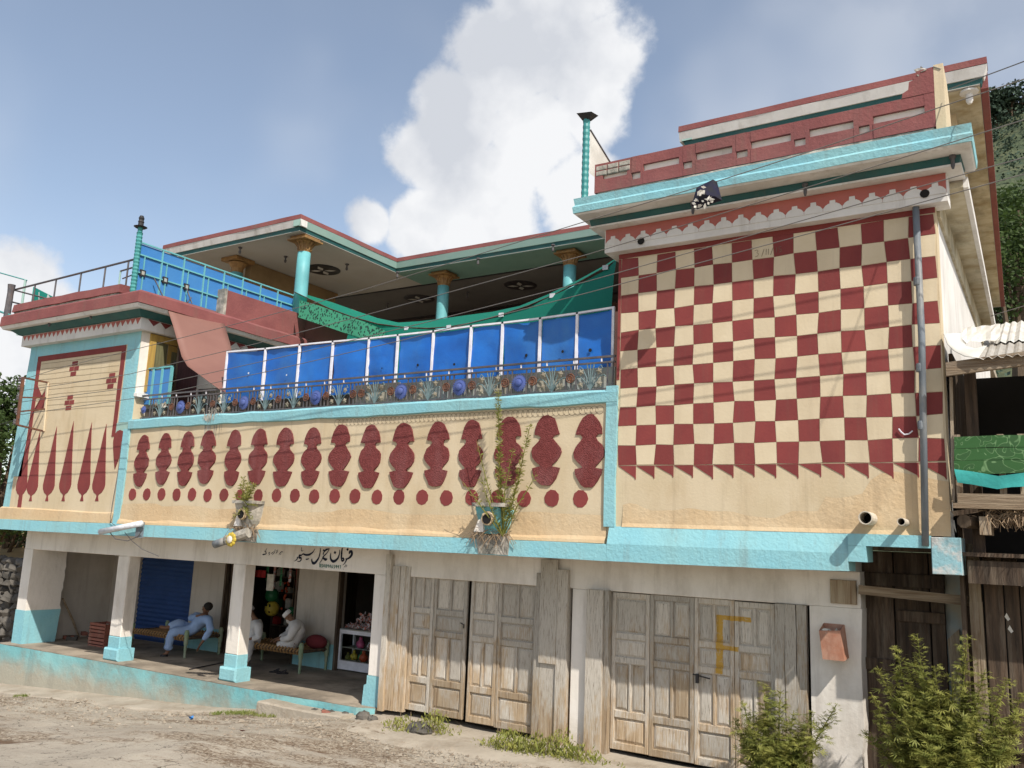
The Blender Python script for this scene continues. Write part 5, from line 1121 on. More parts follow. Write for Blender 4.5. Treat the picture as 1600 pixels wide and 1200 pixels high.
# ------------------------------------------------------------------ terrace screen along the wing roof
def terrace_screen():
    X = XW1-0.02
    S_ = thing('terrace_screen', 'faded blue panels with teal bars along the edge of the roof terrace', 'screen', (X, 1.8, 4.4))
    ys, ye = -0.24, 3.86; zt = lambda y: 5.47-0.015*(y-ys); zb = 4.405
    n = 8; dy = (ye-ys)/n
    for k in range(n):
        a, b = ys+dy*k, ys+dy*(k+1)
        build(MB().box(X-0.03, X-0.02, a+0.012, b-0.012, zb, zt(b)-0.02), 'sheet', M['blue_screen'], S_)
    for z in (5.465, 5.22, 4.86):
        build(MB().box(X-0.018, X+0.012, ys, ye, z-0.014, z+0.014), 'rail', M['bar_teal'], S_)
    for k in range(n+1):
        y = ys+dy*k
        build(MB().box(X-0.017, X+0.01, y-0.013, y+0.013, zb, 5.45), 'upright', M['bar_teal'], S_)
        if k < n: build(MB().box(X-0.017, X+0.008, y+dy*0.24-0.010, y+dy*0.24+0.010, zb, 5.21), 'upright', M['bar_teal'], S_)
    for k in range(3):
        y = ys+dy*(k+0.12)+0.05; b = MB().box(X-0.012, X+0.016, y-.06, y+.06, 4.80, 4.93); build(b, 'tile_boss', M['black'], S_)
        build(MB().box(X+0.017, X+0.022, y-.03, y+.03, 4.83, 4.90), 'tile_boss', M['slab'], S_)
    # twisted corner post with its finial
    p = MB(); z = 4.2
    prof = []
    for k in range(36): prof.append((0.052+0.010*(k % 2), 0.0+1.27*k/35))
    p.lathe((X, ys-0.05, 4.36), prof, 10); po = build(p, 'post', M['teal_metal'], S_)
    build(MB().lathe((X, ys-0.05, 5.635), [(0.045, 0), (0.06, 0.01), (0.045, 0.02), (0.05, 0.12)], 10), 'post_neck', M['teal_metal'], po)
    build(MB().lathe((X, ys-0.05, 5.745), [(0.13, 0.02), (0.10, 0.0), (0.055, 0.02), (0.05, 0.10), (0.06, 0.12), (0.045, 0.16), (0.055, 0.20), (0.035, 0.25), (0.005, 0.26)], 12), 'finial', M['black'], po)
    # thin iron railing along the street edge
    R_ = thing('terrace_railing', 'thin dark iron pipe railing on the flat roof terrace', 'railing', (-17.2, -0.1, 4.65))
    a = at(22, 453, -0.1); b = at(215, 404, -0.1)
    build(MB().tube([(a.x, -0.1, a.z), (b.x, -0.1, b.z)], 0.022, 6), 'rail', M['iron'], R_)
    for x, y in ((88, 437), (127, 427), (165, 418), (201, 409), (55, 446)):
        t = at(x, y, -0.1); build(MB().tube([(t.x, -0.1, t.z), (t.x, -0.1, 4.64)], 0.018, 6), 'baluster', M['iron'], R_)
    c = at(186, 443, -0.1); build(MB().tube([(c.x, -0.1, 5.02), (b.x, -0.1, 5.05)], 0.018, 6), 'rail', M['iron'], R_); build(MB().tube([(c.x, -0.1, 5.02), (c.x, -0.1, 4.42)], 0.018, 6), 'baluster', M['teal_pale'], R_)
    build(MB().tube([(c.x+0.1, -0.1, 4.85), (b.x, -0.1, 4.9)], 0.014, 6), 'rail', M['iron'], R_)
    a0 = at(21, 453, -0.1)
    for z in (0.0, -0.28): build(MB().tube([(a0.x, -0.1, a0.z+z), (a0.x-0.0, 2.6, a0.z+z)], 0.02, 6), 'rail', M['iron'], R_)
    for y in (0.35, 0.8, 1.4): build(MB().tube([(a0.x, y, a0.z), (a0.x, y, 4.6)], 0.015, 6), 'baluster', M['iron'], R_)
    g = thing('corner_post', 'grey iron post at the outer corner of the roof terrace', 'post', (-19.25, -0.2, 4.3))
    t = at(18.5, 445, -0.2); bt = at(11, 492, -0.2)
    pts = [Vector((bt.x, -0.2, bt.z-0.1)).lerp(Vector((t.x, -0.2, t.z)), k/8) for k in range(9)]
    build(MB().tube(pts, [0.075, 0.072, 0.075, 0.07, 0.072, 0.07, 0.068, 0.075, 0.085], 10), 'shaft', M['iron'], g)
    # green sign with white letters, slanting back over the terrace
    s0, s1 = at(52, 448, 0.9), at(104, 466, 2.2)
    sg = thing('green_sign', 'green painted sign with white letters behind the roof terrace parapet', 'sign', (s0.x, s0.y, 4.65))
    def sp(u, v):
        p = s0.lerp(Vector((s1.x, s1.y, s0.z)), u); return (p.x, p.y, 4.3+(s0.z-4.3)*v)
    build(MB().add([sp(0, 0), sp(1, 0), sp(1, 1), sp(0, 1), tuple(Vector(sp(0, 0))+Vector((0, .02, 0))), tuple(Vector(sp(1, 0))+Vector((0, .02, 0))), tuple(Vector(sp(1, 1))+Vector((0, .02, 0))), tuple(Vector(sp(0, 1))+Vector((0, .02, 0)))], [(0, 1, 2, 3), (7, 6, 5, 4), (0, 3, 7, 4), (1, 5, 6, 2), (2, 6, 7, 3)]), 'board', M['sign_green'], sg)
    lt = MB(); bd = (Vector(sp(1, 0))-Vector(sp(0, 0))).normalized(); off = Vector((bd.y, -bd.x, 0))*0.014
    def stroke(pts, wd):
        n = len(pts)
        for i in range(n-1):
            (u0, v0), (u1, v1) = pts[i], pts[i+1]; d = Vector((u1-u0, v1-v0)); d = d.normalized() if d.length else Vector((1, 0)); px_, py_ = -d.y*wd, d.x*wd
            q = [(u0+px_*0.4, v0+py_), (u0-px_*0.4, v0-py_), (u1-px_*0.4, v1-py_), (u1+px_*0.4, v1+py_)]
            lt.add([Vector(sp(*c))+off for c in q], [(0, 1, 2, 3)])
    stroke([(.16, .95), (.19, .80)], .03); stroke([(.15, .62), (.20, .55), (.15, .45)], .03); stroke([(.14, .35), (.20, .30)], .03)
    stroke([(.40, .95), (.48, .90), (.42, .80), (.34, .70), (.30, .5), (.33, .3)], .06); stroke([(.44, .78), (.58, .72), (.70, .66)], .05); stroke([(.55, .45), (.60, .52), (.66, .42), (.72, .5)], .05); stroke([(.76, .88), (.82, .84)], .05); stroke([(.74, .6), (.82, .7), (.9, .6), (.96, .55)], .06)
    build(lt, 'lettering', M['ink_white'], sg)
    mb = MB().tube([at(40, 437, 0.6), (at(40, 437, 0.6).x, 0.6, 4.3)], 0.03, 6); build(mb, 'sign_post', M['teal_pale'], sg)
    # teal cables going off to the left
    for (a, b, r, m, lab) in (((0, 425), (42, 438), .03, 'teal_metal', 'teal sleeved cable running to the roof sign post'), ((0, 481), (18, 493), .05, 'teal_metal', 'thick teal cable tied to the terrace corner post')):
        p, q = at(a[0]-150, a[1]-50, -0.2), at(*b, -0.2 if b[1] > 450 else 0.6)
        if b[1] < 450: p = at(a[0]-150, a[1]-45, 0.6)
        o = build(MB().tube([p, p.lerp(q, .5)-Vector((0, 0, .04)), q], r*0.5, 6), 'cable', M[m], smooth=True); tag(o, lab, 'cable')
terrace_screen()

# ------------------------------------------------------------------ brown sheet hung over the balcony end
def brown_sheet():
    E = [  # rows from top to bottom: (left px, left Y), (right px, right Y)
        ((256, 462), .20, (340, 487), 1.70), ((262, 483), .18, (349, 500), 1.60), ((270, 507), .15, (354, 517), 1.40), ((277, 532), .12, (359, 534), 1.20),
        ((284, 557), .10, (363, 551), 1.0), ((293, 572), .08, (360, 570), 0.80), ((311, 585), .06, (357, 588), 0.50), ((330, 599), .04, (354, 603), 0.30), ((346, 610), .02, (351, 615), 0.14)]
    rows = []
    for (l, ly, r_, ry) in E:
        a, b = at(l[0], l[1], ly), at(r_[0], r_[1], ry); row = []
        for k in range(9):
            u = k/8; p = a.lerp(b, u); p.y += 0.12*math.sin(math.pi*u)*0.5; row.append(p)
        rows.append(row)
    mb = MB().grid(rows); o = build(mb, 'hanging_sheet', M['brown_sheet'], smooth=True)
    m = o.modifiers.new('thick', 'SOLIDIFY'); m.thickness = 0.006
    tag(o, 'curled brown metal sheet hanging from the terrace parapet over the balcony', 'metal sheet')
    st = thing('sheet_strut', 'pair of short black iron struts sticking out above the brown sheet', 'strut', (XW1+0.1, 1.0, 4.4))
    for a, b in (((241, 435), (258, 470)), ((292, 452), (300, 474)), ((299, 465), (293, 473))):
        p, q = atx(*a, XW1+0.06), atx(*b, XW1+0.16); build(MB().tube([p, q], 0.014, 5), 'bar', M['iron'], st)
brown_sheet()

# ------------------------------------------------------------------ green shade net
def shade_net():
    def Yr(x): return 3.7 + (0.9-3.7)*(x-460)/(968-460)
    rope = [(460, 456), (485, 468), (515, 482), (550, 495), (590, 506), (635, 512), (670, 513), (701, 511), (740, 504), (783, 492), (825, 478), (863, 462), (905, 441), (946, 418), (968, 404)]
    back = [(462, 455), (488, 463), (518, 472), (552, 484), (590, 497), (622, 504), (655, 502), (690, 498), (725, 493), (770, 487), (812, 478), (856, 460), (902, 438), (946, 414), (968, 400)]
    net = thing('shade_net', 'green shade net sagging across the balcony on a rope', 'shade net', (-9.8, 2.0, 3.0))
    R_ = [at(x, y, Yr(x)) for x, y in rope]; B = [at(x, y, Yr(x)+0.9) for x, y in back]
    rows = []
    for r, b in zip(R_, B): rows.append([b.lerp(r, t)-Vector((0, 0, 0.03*math.sin(math.pi*t))) for t in (0, .25, .5, .75, 1)])
    build(MB().grid(rows), 'net_top', M['net'], net, True)
    rows = []
    for i, r in enumerate(R_):
        if i < 3: continue
        rows.append([r+Vector((0.03*math.sin(i*1.7+t*3), -0.5*t+0.04*math.sin(i*2.1+t*5), -0.02-(r.z-2.7)*t)) for t in (0, .2, .4, .6, .8, 1)])
    build(MB().grid(rows), 'net_hanging', M['net'], net, True)
    build(MB().tube(R_, 0.012, 5), 'rope', M['wood_dark'], net)
    for (x, y) in ((510, 487), (635, 513), (701, 511), (783, 492), (863, 462), (946, 418)):
        p = at(x, y, Yr(x)-0.05); build(MB().box(p.x-.045, p.x+.045, p.y-.01, p.y+.01, p.z-.035, p.z+.035), 'tag', M['plastic_white'], net)
    top = [(469, 469), (500, 478), (535, 491), (570, 503), (602, 516)]; bot = [(467, 496), (500, 507), (535, 519), (567, 529), (603, 534)]
    rows = []
    for (a, b) in zip(top, bot):
        p, q = at(*a, Yr(a[0])-0.1), at(*b, Yr(a[0])-0.12); rows.append([p.lerp(q, t)+Vector((0, 0.02*math.sin(a[0]), 0)) for t in (0, .33, .66, 1)])
    build(MB().grid(rows), 'lace_flap', M['lace'], net)
shade_net()

# ------------------------------------------------------------------ pipes, spouts and other fittings on the wall
def fittings():
    # rain pipe
    t, b = at(1430, 312, -0.10), at(1446, 853, -0.10)
    dp = thing('rain_pipe', 'grey galvanised rain pipe running down the chequered wall', 'pipe', (b.x, -0.1, b.z))
    zs = [t.z, 2.96, 2.1, 1.35, b.z]; 
    build(MB().tube([(t.x, -0.08, t.z), (t.x+0.003, -0.10, 2.3), (b.x, -0.10, b.z)], 0.036, 12), 'pipe_run', M['pipe'], dp, True)
    for z in (2.9, 1.94, 1.32): build(MB().lathe((interp(z, [(b.z, b.x), (t.z, t.x)]), -0.095, z), [(0.041, 0), (0.043, 0.02), (0.043, 0.07), (0.039, 0.09)], 12), 'pipe_collar', M['pipe'], dp)
    w_ = [at(x, y, -0.03) for x, y in ((1404, 670), (1408, 675), (1413, 679), (1420, 678), (1426, 673))]; build(MB().tube(w_, 0.008, 5), 'wire_tie', M['white_bar'], dp)
    for (x, y, r, lab) in ((1352, 809, .070, 'wide cream plastic waste pipe poking out below the chequers'), (1408, 815, .040, 'narrow cream plastic waste pipe next to the rain pipe')):
        p = at(x, y, -0.33); o = thing('waste_pipe', lab, 'pipe', (p.x, -0.1, p.z-r), 'waste pipe stubs')
        mb = MB(); n = 16; base = len(mb.v)
        ring = [(r, -0.33), (r, 0.06), (r*0.86, 0.06), (r*0.86, -0.33)]
        for (rr, y_) in ring:
            for k in range(n): mb.v.append((p.x+rr*math.cos(2*math.pi*k/n), y_, p.z+rr*math.sin(2*math.pi*k/n)))
        for i in range(4):
            for k in range(n): a = i*n+k; b_ = i*n+(k+1) % n; c = ((i+1) % 4)*n; mb.f.append((a, b_, c+(k+1) % n, c+k))
        build(mb, 'tube', M['pvc'], o, False); build(MB().lathe((p.x, -0.05, p.z), [(r*0.85, 0), (r*0.85, 0.01)], 14, 'y'), 'dark_bore', M['dk'], o)
    # two old gargoyle boxes on the breast wall
    def spout(px, top, bot, w2, painted, label):
        p = at(px, (top+bot)/2, -0.2); zt, zb = at(px, top, -0.2).z, at(px, bot, -0.2).z; x = p.x
        o = thing('drain_spout', label, 'drain spout', (x, -0.1, zb), 'old drain spouts on the balcony wall')
        m = M['teal_dirty'] if painted else M['mould']
        build(MB().plate([(x-w2, zt), (x+w2, zt), (x+w2*0.98, zt-0.05), (x-w2*0.98, zt-0.05)], -0.28, 0.0), 'cap', M['mould'], o)
        mb = MB(); n = 7
        for i in range(n):
            t = i/(n-1); ww = w2*(0.95-0.35*t*t); d = 0.24-0.10*t
            mb.v += [(x-ww, 0.0, zt-0.05+(zb-zt+0.05)*t), (x-ww*0.9, -d, zt-0.05+(zb-zt+0.05)*t), (x+ww*0.6, -d-0.01, zt-0.05+(zb-zt+0.05)*t), (x+ww, 0.0, zt-0.05+(zb-zt+0.05)*t)]
        for i in range(n-1):
            for k in range(3): a = i*4+k; mb.f.append((a, a+1, a+5, a+4))
        build(mb, 'box', m, o)
        build(MB().lathe((x-0.02, -0.247, (zt+zb)/2-0.0), [(0.10, 0.03), (0.095, -0.006), (0.07, -0.008)], 10, 'y'), 'broken_rim', M['cream_low'], o)
        build(MB().lathe((x-0.02, -0.262, (zt+zb)/2-0.01), [(0.072, 0.02), (0.07, 0.0), (0.01, 0.0)], 9, 'y'), 'dark_hole', M['dk'], o)
        build(MB().plate([(x-w2*1.0, zb+0.02), (x-w2*0.4, zb+0.02), (x-w2*0.45, zb+0.2), (x-w2*0.75, zb+0.18)], -0.20, -0.05), 'stone', M['white'], o)
        # water marks and roots on the band below
        build(MB().plate([(x-w2*1.1, zb-0.02), (x+w2*1.0, zb-0.02), (x+w2*0.95, -0.205), (x-w2*0.9, -0.205)], -0.107, -0.08), 'stain', M['mould'], o)
        rt = MB()
        for k in range(70):
            a = Vector((x+RNG.uniform(-w2*1.2, w2*1.2), -0.12-RNG.random()*0.1, zb+RNG.uniform(-0.04, 0.06))); d = Vector((RNG.uniform(-.15, .15), RNG.uniform(-.05, .02), RNG.uniform(-.2, .02)))
            rt.tube([a, a+d*.5+Vector((0, -.01, .02)), a+d], 0.004, 3, False)
        build(rt, 'roots', M['dry'], o)['kind'] = 'stuff'
        return o, x, zt, zb
    o1, x1, z1t, z1b = spout(766, 786, 834, 0.26, True, 'turquoise drain spout with a broken round hole on the cream wall')
    o2, x2, z2t, z2b = spout(382, 782, 824, 0.24, False, 'dark broken drain spout overgrown with a yellow-green weed')
    # weeds growing out of them
    def weed(base, stems, label, m='weed'):
        t = thing('wall_weed', label, 'weed', base); st = MB(); lf = MB(); r = random.Random(3+len(stems))
        for (tx, tz, ty, dens) in stems:
            a = Vector(base); e = Vector((tx, ty, tz)); mid = a.lerp(e, .5)+Vector((r.uniform(-.06, .06), -0.05, 0)); pts = [a, a.lerp(mid, .5), mid, mid.lerp(e, .5)+Vector((r.uniform(-.02, .02), 0, 0)), e]
            st.tube(pts, [0.012, 0.010, 0.008, 0.006, 0.003], 5)
            L_ = (e-a).length
            for k in range(int(dens*L_)):
                u = r.uniform(.15, 1); i = min(3, int(u*4)); p = pts[i].lerp(pts[i+1], u*4-i)
                d = Vector((r.gauss(0, 1), r.gauss(0, .8), r.uniform(-.2, 1.2))).normalized(); l = r.uniform(.04, .10)*(1.15-u*.45); lf.leaf(p+d*l*.6, d, d.cross(Vector((r.gauss(0, 1), r.gauss(0, 1), r.gauss(0, 1)))).normalized(), l, l*.24)
        build(st, 'stems', M['weed'], t); build(lf, 'leaves', M[m], t)
    A = lambda x, y, Y=-0.25: at(x, y, Y)
    def E(x, y, Y, d): p = at(x, y, Y); return (p.x, p.z, Y, d)
    b = at(786, 838, -0.16)
    weed((b.x, -0.16, b.z), [E(779, 612, -.30, 300), E(829, 662, -.25, 220), E(802, 700, -.3, 80), E(752, 745, -.35, 60), E(745, 690, -.2, 40), E(722, 752, -.35, 40), E(838, 740, -.2, 60)], 'tall thin yellow-green weed growing from the turquoise drain spout')
    b = at(385, 786, -0.16)
    weed((b.x, -0.16, b.z), [E(380, 746, -.3, 260), E(398, 757, -.28, 260), E(370, 770, -.3, 200), E(392, 765, -.2, 260), E(385, 775, -.35, 260), E(400, 790, -.3, 150), E(365, 812, -.3, 100), E(393, 812, -.35, 140), E(388, 752, -.1, 260)], 'bushy yellow-green weed sprouting over the dark drain spout', 'weed')
    # tube light on the band
    a, b = at(157, 831, -0.22), at(221, 818, -0.22)
    tl = thing('tube_light', 'white tube light fitting strapped to the turquoise band', 'lamp', ((a.x+b.x)/2, -0.2, a.z-.06))
    build(MB().tube([a, b], 0.055, 10), 'tube', M['plastic_white'], tl, True)
    c = at(218, 826, -0.16); build(MB().box(c.x-.05, c.x+.05, -0.2, -0.1, c.z-.16, c.z+.12), 'bracket', M['pipe'], tl)
    build(MB().tube([at(*q, -0.2) for q in ((170, 830), (180, 842), (200, 845), (216, 838), (222, 828))], 0.009, 5), 'flex', M['iron'], tl)
    build(MB().tube([at(*q, -0.15) for q in ((195, 832), (206, 845), (222, 858), (248, 869))], 0.006, 5), 'flex', M['iron'], tl)
    build(MB().tube([at(*q, -0.12) for q in ((190, 690), (184, 740), (175, 790), (172, 815), (186, 826))], 0.006, 5), 'flex', M['iron'], tl)
    # pipe lamp with the yellow rose
    a, b = at(335, 851, -0.45), at(388, 832, -0.30)
    pl = thing('pipe_spout', 'grey pipe under the dark drain spout with a yellow plastic flower', 'pipe', ((a.x+b.x)/2, -0.4, a.z-.06))
    build(MB().tube([a, a.lerp(b, .35)], 0.065, 10), 'pipe_end', M['pipe'], pl, True); build(MB().tube([a.lerp(b, .36), b], 0.085, 10), 'clay_pipe', M['mould'], pl)
    p = at(361, 843, -0.52); mb = MB()
    for k in range(9):
        t = 2*math.pi*k/9; mb.sphere((p.x+0.075*math.cos(t), p.y, p.z+0.075*math.sin(t)), 0.045, 8, 5, (1, .5, 1))
    build(mb, 'petals', M['yellow'], pl, True); build(MB().sphere((p.x, p.y-.03, p.z), 0.06, 10, 6, (1, .5, 1)), 'flower_heart', M['paper'], pl)
    # navy bag tied to the wire
    p = at(1103, 306, -0.80)
    bg = thing('bag', 'navy and white cloth bag caught on an overhead cable', 'bag', (p.x, -0.8, p.z-0.19))
    build(MB().add([(p.x-.15, -.87, p.z-.12), (p.x+.14, -.87, p.z-.06), (p.x+.10, -.84, p.z+.17), (p.x-.10, -.84, p.z+.11), (p.x-.13, -.73, p.z-.12), (p.x+.17, -.73, p.z-.06), (p.x+.12, -.76, p.z+.17), (p.x-.09, -.76, p.z+.11), (p.x+.0, -.92, p.z-.02)],
                   [(0, 1, 8), (1, 2, 8), (2, 3, 8), (3, 0, 8), (4, 7, 6, 5), (0, 4, 5, 1), (1, 5, 6, 2), (2, 6, 7, 3), (3, 7, 4, 0)]), 'cloth', M['dark_blue'], bg)
    mb = MB(); r = random.Random(5)
    for k in range(26):
        low = k < 17; c = Vector((p.x+r.uniform(-.14, .16), -0.89-.02*r.random(), p.z-.12+r.uniform(-.05, .05))) if low else Vector((p.x+r.uniform(-.07, .03), -0.925, p.z+r.uniform(-.04, .06)))
        a = Vector((r.gauss(0, 1), -.2, r.gauss(0, 1))).normalized(); mb.leaf(c, a, a.cross(Vector((0, 1, .2))).normalized(), r.uniform(.04, .08), r.uniform(.02, .045))
    build(mb, 'white_trimming', M['paper'], bg)
    # corner lamp post with grey gusset panel on the block roof
    p = at(913, 325, -0.24)
    lp = thing('roof_post', 'teal roof corner post with flat black cap and grey gusset sheet', 'post', (p.x, -0.24, p.z))
    t = at(914, 186, -0.24); prof = [(0.045+0.007*(k % 2), (t.z-p.z)*k/30) for k in range(31)]
    build(MB().lathe((p.x, -0.24, p.z), prof, 10), 'shaft', M['teal_metal'], lp)
    build(MB().add([(p.x-.11, -.34, t.z+.06), (p.x+.12, -.34, t.z+.03), (p.x+.12, -.12, t.z+.07), (p.x-.11, -.12, t.z+.09), (p.x-.05, -.28, t.z-.03), (p.x+.05, -.28, t.z-.03), (p.x+.05, -.2, t.z-.03), (p.x-.05, -.2, t.z-.03)], [(3, 2, 1, 0), (4, 5, 6, 7), (0, 1, 5, 4), (1, 2, 6, 5), (2, 3, 7, 6), (3, 0, 4, 7)]), 'cap', M['black'], lp)
    a = at(919, 204, -0.22); b = at(966, 249, -0.05)
    build(MB().add([(p.x+.05, -0.22, 4.95), (p.x+.05, -0.22, a.z), (p.x+0.05, 1.5, 5.0)], [(0, 1, 2)]), 'gusset', M['zinc_white'], lp)
    build(MB().tube([(p.x+.05, -0.22, a.z), (p.x+0.05, 1.5, 5.0)], 0.015, 5), 'stay', M['iron'], lp)
    # tin letter box with litter, and the square board
    p = at(1300, 1004, 0.55); x0, x1 = at(1283, 1000, 0.5).x, at(1316, 1000, 0.5).x; zt, zb = at(1298, 980, 0.5).z, at(1298, 1030, 0.5).z
    tb = thing('tin_box', 'rusty tin box stuffed with paper litter nailed to the white wall', 'tin box', (p.x, 0.55, zb))
    sk = 0.03
    mb = MB().add([(x0+sk, .42, zb), (x1+sk, .42, zb), (x1+sk+.01, .648, zb+.02), (x0+sk, .648, zb+.02), (x0, .40, zt-.04), (x1, .40, zt-.02), (x1, .648, zt+.03), (x0, .648, zt+.03)], [(0, 3, 2, 1), (0, 1, 5, 4), (1, 2, 6, 5), (2, 3, 7, 6), (3, 0, 4, 7)])
    o = build(mb, 'tin', M['tin'], tb); md = o.modifiers.new('s', 'SOLIDIFY'); md.thickness = 0.006
    mb = MB(); r = random.Random(8)
    for k in range(14): mb.leaf(Vector((r.uniform(x0+.03, x1-.02), r.uniform(.43, .6), zt-.06+r.uniform(0, .03))), Vector((r.gauss(0, 1), r.gauss(0, 1), .3)).normalized(), Vector((r.gauss(0, 1), r.gauss(0, 1), .8)).normalized(), .10, .06)
    build(mb, 'litter', M['paper'], tb)
    a, b = at(1297, 905, 0.63), at(1339, 945, 0.63)
    o = build(MB().chbox(a.x, b.x, 0.615, 0.649, b.z, a.z, 0.006), 'square_board', M['wood']); tag(o, 'square pale wooden board fixed high on the white wall by the gate', 'board')
    # insulator bracket on the wing
    br = thing('cable_bracket', 'rusty iron bracket with insulators holding cables at the house corner', 'bracket', (at(35, 640, -0.5).x, -0.4, 1.7))
    P = [at(x, y, -0.62) for x, y in ((36, 590), (27, 664))]; Q = [at(x, y, 0.0) for x, y in ((76, 598), (69, 674))]
    build(MB().beam(P[0], P[1], 0.05, 0.05), 'upright', M['rust'], br); build(MB().beam(Q[0]+Vector((0, -.02, 0)), Q[1]+Vector((0, -.02, 0)), 0.05, 0.03), 'wall_plate', M['cream_tile'], br)
    build(MB().beam(P[0], Q[0], 0.035, 0.035), 'arm', M['rust'], br); build(MB().beam(P[1], Q[1], 0.035, 0.035), 'arm', M['rust'], br)
    for t in (.42, .72): build(MB().beam(P[0].lerp(P[1], t), Q[0].lerp(Q[1], t*0.75), 0.03, 0.03), 'arm', M['rust'], br)
    for t in (.03, .2, .42, .7, .93):
        c = P[0].lerp(P[1], t); build(MB().lathe((c.x-.09, c.y, c.z), [(0.035, -.05), (0.045, -.02), (0.03, 0), (0.045, .02), (0.035, .05)], 8), 'insulator', M['iron'], br)
    # overhead cables
    C = [([(1640, 110), (1600, 123.5), (1470, 167), (1280, 232), (1115, 285), (960, 332), (560, 455), (400, 498), (275, 530), (100, 573), (38, 592)], 'uppermost overhead cable sagging past the roof corner, carrying the navy bag'),
         ([(1640, 174), (1600, 187), (1440, 237), (1280, 287), (1042, 360), (920, 397), (572, 492), (400, 537), (200, 585), (36, 610)], 'second overhead cable below the bag cable, crossing under the cornice'),
         ([(1640, 235), (1600, 246), (1400, 302), (1200, 360), (920, 439), (660, 505), (440, 558), (250, 600), (34, 628)], 'third overhead cable, crossing the top row of chequers'),
         ([(1640, 262), (1600, 272), (1440, 316), (1282, 360), (920, 457), (635, 530), (420, 580), (240, 618), (31, 648)], 'lower overhead cable, crossing the second row of chequers'),
         ([(1640, 465), (1600, 478), (1560, 490), (1548, 494)], 'short cable end running behind the zinc shed roof'),
         ([(1640, 82), (1600, 96), (1541, 118), (1484, 139)], 'short cable tied to the broken parapet corner')]
    for k, (px, lab) in enumerate(C):
        Y = lambda x: -0.62-0.25*(x-36)/1564
        if k == 4: Y = lambda x: 6.0
        if k == 5: Y = lambda x: -0.3-1.0*(x-1484)/120
        pts = [at(x, y, Y(x)) for x, y in px]
        o = build(MB().tube(pts, 0.006, 5), 'overhead_cable', M['cable'], smooth=True); tag(o, lab, 'cable', 'overhead cables')
    pts = [at(x, y, -0.62) for x, y in ((36, 592), (0, 601), (-60, 615))]; o = build(MB().tube(pts, 0.0075, 5), 'service_cable', M['black']); tag(o, 'thin cable leaving the corner bracket, higher of two', 'cable')
    pts = [at(x, y, -0.62) for x, y in ((30, 655), (0, 663), (-60, 680))]; o = build(MB().tube(pts, 0.0075, 5), 'service_cable', M['black']); tag(o, 'thin cable leaving the corner bracket, lower of two', 'cable')
fittings()
def wall_stains():
    r = random.Random(19)
    for (x, y, w_, h_) in ((334, 640, .30, .50), (322, 650, .12, .35), (1480, 800, .10, .5)):
        p = at(x, y, -0.06); n = 12; pts = []
        for k in range(n+1): pts.append((p.x-w_+2*w_*k/n, p.z-.05-r.random()*.08))
        low = [(p.x+w_-2*w_*k/n, p.z-.10-h_*(1-abs(2*k/n-1))**.7*r.uniform(.35, 1)) for k in range(n+1)]
        y0 = -0.0605 if x < 900 else -0.008
        mb = MB()
        for k in range(46):
            X = p.x+r.gauss(0, w_*.4); Z = p.z+r.uniform(-.08, .05); L_ = h_*r.random()**2
            mb.ribbon([(X, Z), (X+r.gauss(0, .008), Z-L_*.5), (X+r.gauss(0, .012), Z-L_)], [.012, .018, .004], (y0 if Z-L_ > 1.8 else -0.0075)-.0004*r.random())
        H(mb, 'moss_stain', M['mould'])
wall_stains()
# ------------------------------------------------------------------ people
def skin_mesh(name, J, edges, root, sub=2):
    names = list(J); me = bpy.data.meshes.new(name); me.from_pydata([tuple(J[k][0]) for k in names], [(names.index(a), names.index(b)) for a, b in edges], [])
    o = bpy.data.objects.new(name+'_tmp', me); COL.objects.link(o)
    sk = o.modifiers.new('skin', 'SKIN'); sk.use_smooth_shade = True
    for i, k in enumerate(names):
        r = J[k][1]; r = r if isinstance(r, tuple) else (r, r); me.skin_vertices[0].data[i].radius = r; me.skin_vertices[0].data[i].use_root = (k == root)
    ss = o.modifiers.new('sub', 'SUBSURF'); ss.levels = sub; ss.render_levels = sub
    dg = bpy.context.evaluated_depsgraph_get(); ev = o.evaluated_get(dg); m2 = bpy.data.meshes.new_from_object(ev)
    bpy.data.objects.remove(o); bpy.data.meshes.remove(me)
    return m2
def put(me, name, m, parent, org, smooth=True):
    me.name = name; me.transform(Matrix.Translation(-Vector(org))); me.materials.clear(); me.materials.append(m)
    for p in me.polygons: p.use_smooth = smooth
    o = bpy.data.objects.new(name, me); _link(o, parent); ORG[o.name] = Vector(org); return o
def hand(J, E, key, wrist, tip, side):
    w_, t = Vector(wrist), Vector(tip); d = (t-w_).normalized(); s = d.cross(Vector((0, 0, 1)))
    s = s.normalized() if s.length > .1 else Vector((0, 1, 0)); palm = w_+d*0.06
    J[key+'palm'] = (palm, (0.032, 0.020)); E.append((key, key+'palm'))
    for k, (o_, l) in enumerate(((-.03, .075), (-.010, .09), (.010, .085), (.028, .065))):
        a = palm+s*o_+d*0.035; b = a+d*l*.55+Vector((0, 0, -.012)); c = b+d*l*.35+Vector((0, 0, -.03))
        J['%sf%da' % (key, k)] = (a, .0105); J['%sf%db' % (key, k)] = (b, .0095); J['%sf%dc' % (key, k)] = (c, .0085)
        E += [(key+'palm', '%sf%da' % (key, k)), ('%sf%da' % (key, k), '%sf%db' % (key, k)), ('%sf%db' % (key, k), '%sf%dc' % (key, k))]
    a = w_+d*0.03+s*side*0.04; b = a+d*0.05+s*side*.015; J[key+'ta'] = (a, .012); J[key+'tb'] = (b, .010); E += [(key, key+'ta'), (key+'ta', key+'tb')]
